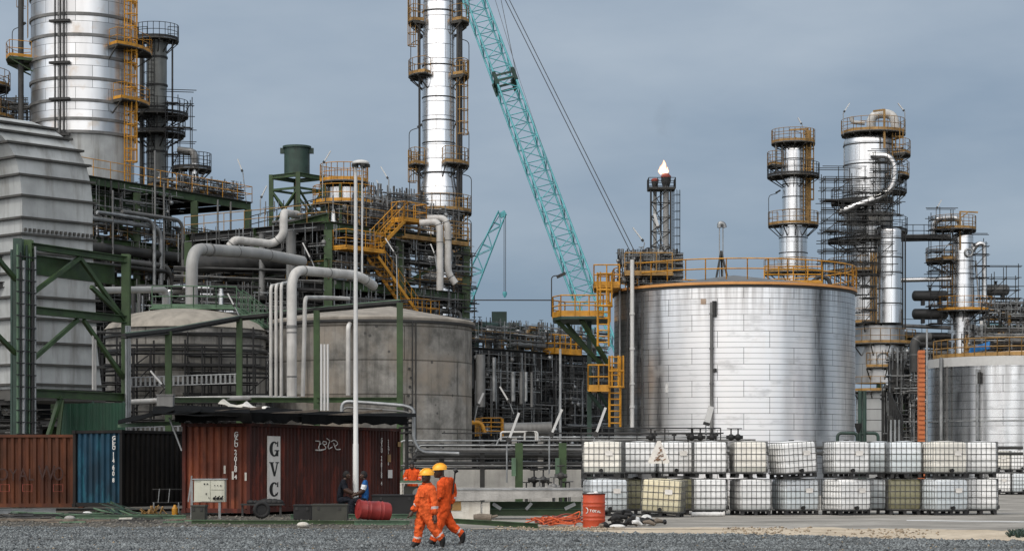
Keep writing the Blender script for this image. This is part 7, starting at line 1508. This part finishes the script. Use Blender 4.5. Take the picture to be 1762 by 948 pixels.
# ---------------------------------------------------------------- people
def cover(name, col, var=.16):
    m, n, l, bs = NT(name); tc = n.new('ShaderNodeTexCoord'); o = tc.outputs['Object']
    c = mixc(n, l, noise(n, l, o, 9, 4, .6, .35, .7, (1, 1, .6)), [x*(1-var*2.2) for x in col], [min(1, x*(1+var)) for x in col]); l.new(c, bs.inputs['Base Color']); bs.inputs['Roughness'].default_value = .85; bs.inputs['Specular IOR Level'].default_value = .15
    bump(n, l, bs, noise(n, l, o, 11, 4, .6, .3, .7, (1, 1, .5)), .9, .03); return m
M['skin'] = mat('dark_brown_skin', (.055, .028, .017), .5, 0, .15, 6, amt=0); M['eye'] = mat('eye_white', (.5, .48, .45), .4, 0, .05, 6, amt=0); M['lip'] = mat('lip_brown', (.06, .02, .016), .5, 0, .1, 6, amt=0)
M['orange_suit'] = cover('orange_coverall_cloth', (.74, .12, .03)); M['orange_suit2'] = cover('deep_orange_coverall_cloth', (.72, .095, .02)); M['band'] = mat('grey_reflective_band', (.50, .42, .40), .5, 0, .1, 6, amt=0)
M['boot'] = mat('black_boot_leather', (.014, .013, .012), .5, 0, .2, 6, amt=0); M['bluevest'] = cover('blue_vest_cloth', (.018, .09, .26)); M['whitecloth'] = cover('white_shirt_cloth', (.66, .68, .70), .06); M['navy'] = cover('dark_navy_cloth', (.012, .014, .02)); M['hair'] = mat('black_hair', (.008, .007, .007), .8, 0, .2, 10, amt=0)
CH = [('pelvis', 'waist'), ('waist', 'chest'), ('chest', 'neck'), ('neck', 'skull'), ('chest', 'shoL'), ('shoL', 'elbL'), ('elbL', 'wriL'), ('chest', 'shoR'), ('shoR', 'elbR'), ('elbR', 'wriR'),
      ('pelvis', 'hipL'), ('hipL', 'kneL'), ('kneL', 'ankL'), ('ankL', 'balL'), ('balL', 'toeL'), ('pelvis', 'hipR'), ('hipR', 'kneR'), ('kneR', 'ankR'), ('ankR', 'balR'), ('balR', 'toeR')]
RD = dict(pelvis=(.19, .165), waist=(.18, .15), chest=(.195, .16), neck=.066, skull=.06, shoL=.105, elbL=.082, wriL=.06, shoR=.105, elbR=.082, wriR=.06, hipL=.13, kneL=.100, ankL=.086, balL=.052, toeL=.038, hipR=.13, kneR=.100, ankR=.086, balR=.052, toeR=.038)
def near_seg(p, a, b):
    ab = b-a; t = max(0, min(1, (p-a).dot(ab)/ab.length_squared)); return (p-a-ab*t).length, t
def zoner(J, cuff=True, sleeves=None, legs=1, band=True, top=1, chestband=False):
    def z(p):
        best = min(((near_seg(p, J[a], J[b]), a, b) for a, b in CH), key=lambda q: q[0][0]-RD_(q[2])); (d, t), a, b = best
        if b == 'skull' or (b == 'neck' and t > .75): return 0
        if b[:3] in ('toe', 'bal'): return 2
        if b[:3] == 'ank': return 2 if t > .93 else (5 if band and .55 < t < .68 else legs)
        if b[:3] == 'wri': return 0 if t > .94 else (sleeves if sleeves is not None else (5 if band and .28 < t < .45 else top))
        if b[:3] == 'elb' and sleeves is not None: return sleeves if t < .1 else (6 if t < .75 else sleeves)
        return legs if b[:3] in ('hip', 'kne') else top
    return z
def RD_(k): r = RD[k]; return r[0] if isinstance(r, tuple) else r
def mk(Y, pts, sc=1): return {k: W(x, y, Y)+V((0, d, 0)) for k, (x, y, d) in pts.items()}
Yw = 42.0
J = mk(Yw, dict(pelvis=(730, 879, 0), waist=(730.5, 866, 0), chest=(733.5, 846, 0), neck=(734.5, 833.5, -.01), skull=(734, 827, -.02), shoR=(724.5, 840.5, -.02), elbR=(719.5, 863, -.02), wriR=(709.5, 880, -.06), shoL=(744, 839.5, -.07), elbL=(747.5, 865, -.10), wriL=(749, 887, -.14),
    hipR=(726, 884, .07), kneR=(721, 909, .05), ankR=(716.5, 934, .05), balR=(708.5, 941, .04), toeR=(701.5, 943, .04), hipL=(735, 884, -.06), kneL=(747, 911, -.05), ankL=(761.5, 926.5, -.04), balL=(762, 938, -.04), toeL=(757, 943, -.04)))
dn = lambda a, b: (J[b]-J[a]).normalized()
p1 = person('man in orange coverall and yellow hard hat walking in front', XY(735, Yw), J, CH, RD, [M['skin'], M['orange_suit'], M['boot'], M['eye'], M['lip'], M['band'], M['orange_suit']], zoner(J), W(733.5, 820, Yw)+V((0, -.03, 0)), .098, (-.72, -.68, -.08), dict(hands=[(J['wriR'], dn('elbR', 'wriR'), (.2, -1, .2)), (J['wriL'], dn('elbL', 'wriL'), (1, -.2, 0))]))
helmet(p1, W(734.6, 816.5, Yw)+V((0, -.02, 0)), .132, (-.9, -.42, 0))
m = MB(); a = W(731, 872.5, Yw); m.lathe([(.175, -.025), (.18, 0), (.175, .025)], a, 24); m.v = [(x, a.y+(y-a.y)*.8, z) for x, y, z in m.v]
m2 = MB(); c_ = W(726, 849, Yw); m2.box(c_+V((0, -.17, 0)), (.12, .02, .12), -.5); m2.build('pocket_flap', M['orange_suit'], p1)
Yr = 43.4
J = mk(Yr, dict(pelvis=(763.5, 879, 0), waist=(764, 862, 0), chest=(767, 836, 0), neck=(761.5, 822, 0), skull=(758, 817, 0), shoL=(759, 830, -.17), elbL=(760, 853, -.2), wriL=(752, 859, -.22), shoR=(776, 826, .12), elbR=(780, 850, .14), wriR=(776, 868, .06),
    hipL=(762, 884, -.08), kneL=(755, 908, -.08), ankL=(745, 931, -.08), balL=(737, 936, -.08), toeL=(731, 938, -.08), hipR=(765.5, 884, .08), kneR=(778, 906, .08), ankR=(796, 919, .08), balR=(795, 932, .08), toeR=(789, 937, .08)))
p2 = person('taller man in orange coverall walking beside with a tool on his shoulder', XY(766, Yr), J, CH, RD, [M['skin'], M['orange_suit2'], M['boot'], M['eye'], M['lip'], M['band'], M['orange_suit2']], zoner(J), W(754.5, 811.5, Yr), .098, (-1, -.15, -.15), dict(hands=[(J['wriL'], dn('elbL', 'wriL'), (0, -.3, 1)), (J['wriR'], dn('elbR', 'wriR'), (0, 1, .3))]))
helmet(p2, W(756.5, 807.5, Yr), .135, (-1, -.12, -.05))
m = MB(); m.rod(W(779, 850, Yr-.05), W(783, 812, Yr-.05), .016, 6); m.rod(W(781, 811, Yr-.05), W(787, 807.5, Yr-.05), .05, 8); solo(m, 'hammer', M['boot'], 'dark long handled tool sticking up behind the taller walker', 'tool', loc=W(776, 845, Yr))
# seated man in blue vest, dark seated figure, man in orange behind the generator
Ys = 65.2; S1 = Ys/F
def seated(label, px, Y, head_py, facing, lean, top, legs, sleeve, stool):
    f = facing; hz = ZZ(head_py, Y); b = XY(px, Y); B = lambda x, d, z: b+V((x*f, d, z))
    J = dict(pelvis=B(0, 0, .50), waist=B(.02+lean*.3, 0, .68), chest=B(.03+lean, 0, .98), neck=B(.05+lean*1.25, 0, 1.17), skull=B(.07+lean*1.4, 0, 1.25), shoL=B(.02+lean, -.18, 1.07), elbL=B(.10+lean*1.3, -.22, .80), wriL=B(.30+lean*1.4, -.16, .72), shoR=B(.02+lean, .18, 1.07), elbR=B(.10+lean*1.3, .22, .80), wriR=B(.30+lean*1.4, .14, .72),
      hipL=B(.06, -.1, .50), kneL=B(.44, -.13, .52), ankL=B(.42, -.13, .10), balL=B(.52, -.13, .06), toeL=B(.60, -.13, .05), hipR=B(.06, .1, .50), kneR=B(.44, .13, .52), ankR=B(.40, .13, .10), balR=B(.5, .13, .06), toeR=B(.58, .13, .05))
    d = (J['wriL']-J['elbL']).normalized(); d2 = (J['wriR']-J['elbR']).normalized()
    p = person(label, b, J, CH, RD, [M['skin'], top, M['boot'], M['eye'], M['lip'], M['band'], sleeve], zoner2(J, legs), J['skull']+V((.03*f, 0, .06)), .095, (f, -.25, -.15), dict(hands=[(J['wriL'], d, (0, -.4, -1)), (J['wriR'], d2, (0, .4, -1))]))
    p.children[0].data.materials.append(legs)
    m = MB(); m.ball(J['skull']+V((.005*f, 0, .085)), .104, 12, (1, .86, 1.12), lo=5); m.ball(J['skull']+V((-.03*f, 0, .06)), .1, 10, (.85, .84, 1.1)); m.build('hair', M['hair'], p)
    t = thing('stool', stool, 'stool', b); m = MB(); m.box(b+V((0, 0, .37)), (.36, .36, .05)); m.build('seat', M['wood'], t)
    for x, y in ((-.14, -.14), (.14, -.14), (.14, .14), (-.14, .14)): m = MB(); m.bar(b+V((x, y, 0)), b+V((x, y, .35)), .05, .05); m.build('leg', M['wood'], t)
    return p
def zoner2(J, legs):
    z0 = zoner(J, sleeves=0, legs=7, band=False)
    return z0
seated('seated man in blue vest over white shirt beside the mast', 630, 66.6, 811, -1, 0, M['bluevest'], M['navy'], M['whitecloth'], 'plain stool under the man in the blue vest')
seated('man in dark clothes sitting hunched left of the mast', 580, 68.2, 815, 1, .16, M['navy'], M['navy'], M['navy'], 'plain stool under the man in dark clothes')
Yo = 73.4; b = XY(710, Yo)
J = {k: b+V(p) for k, p in dict(pelvis=(0, 0, .92), waist=(0, 0, 1.08), chest=(0, -.02, 1.32), neck=(-.01, -.03, 1.48), skull=(-.02, -.04, 1.55), shoL=(-.19, -.03, 1.42), elbL=(-.27, -.1, 1.16), wriL=(-.16, -.3, 1.08), shoR=(.19, -.03, 1.42), elbR=(.28, -.1, 1.16), wriR=(.2, -.32, 1.1), hipL=(-.1, 0, .9), kneL=(-.11, -.02, .5), ankL=(-.11, .02, .1), balL=(-.11, -.1, .06), toeL=(-.11, -.17, .05), hipR=(.1, 0, .9), kneR=(.11, -.02, .5), ankR=(.11, .02, .1), balR=(.11, -.1, .06), toeR=(.11, -.17, .05)).items()}
p = person('bareheaded man in orange working behind the small generator', b, J, CH, RD, [M['skin'], M['orange_suit2'], M['boot'], M['eye'], M['lip'], M['band'], M['orange_suit2']], zoner(J), J['skull']+V((0, -.01, .05)), .095, (-.3, -1, -.25), dict(hands=[(J['wriL'], dn('elbL', 'wriL'), (-.5, 0, -1)), (J['wriR'], dn('elbR', 'wriR'), (.5, 0, -1))]))
m = MB(); m.ball(J['skull']+V((0, .012, .08)), .104, 12, (.9, .95, 1.12), lo=5); m.build('hair', M['hair'], p)
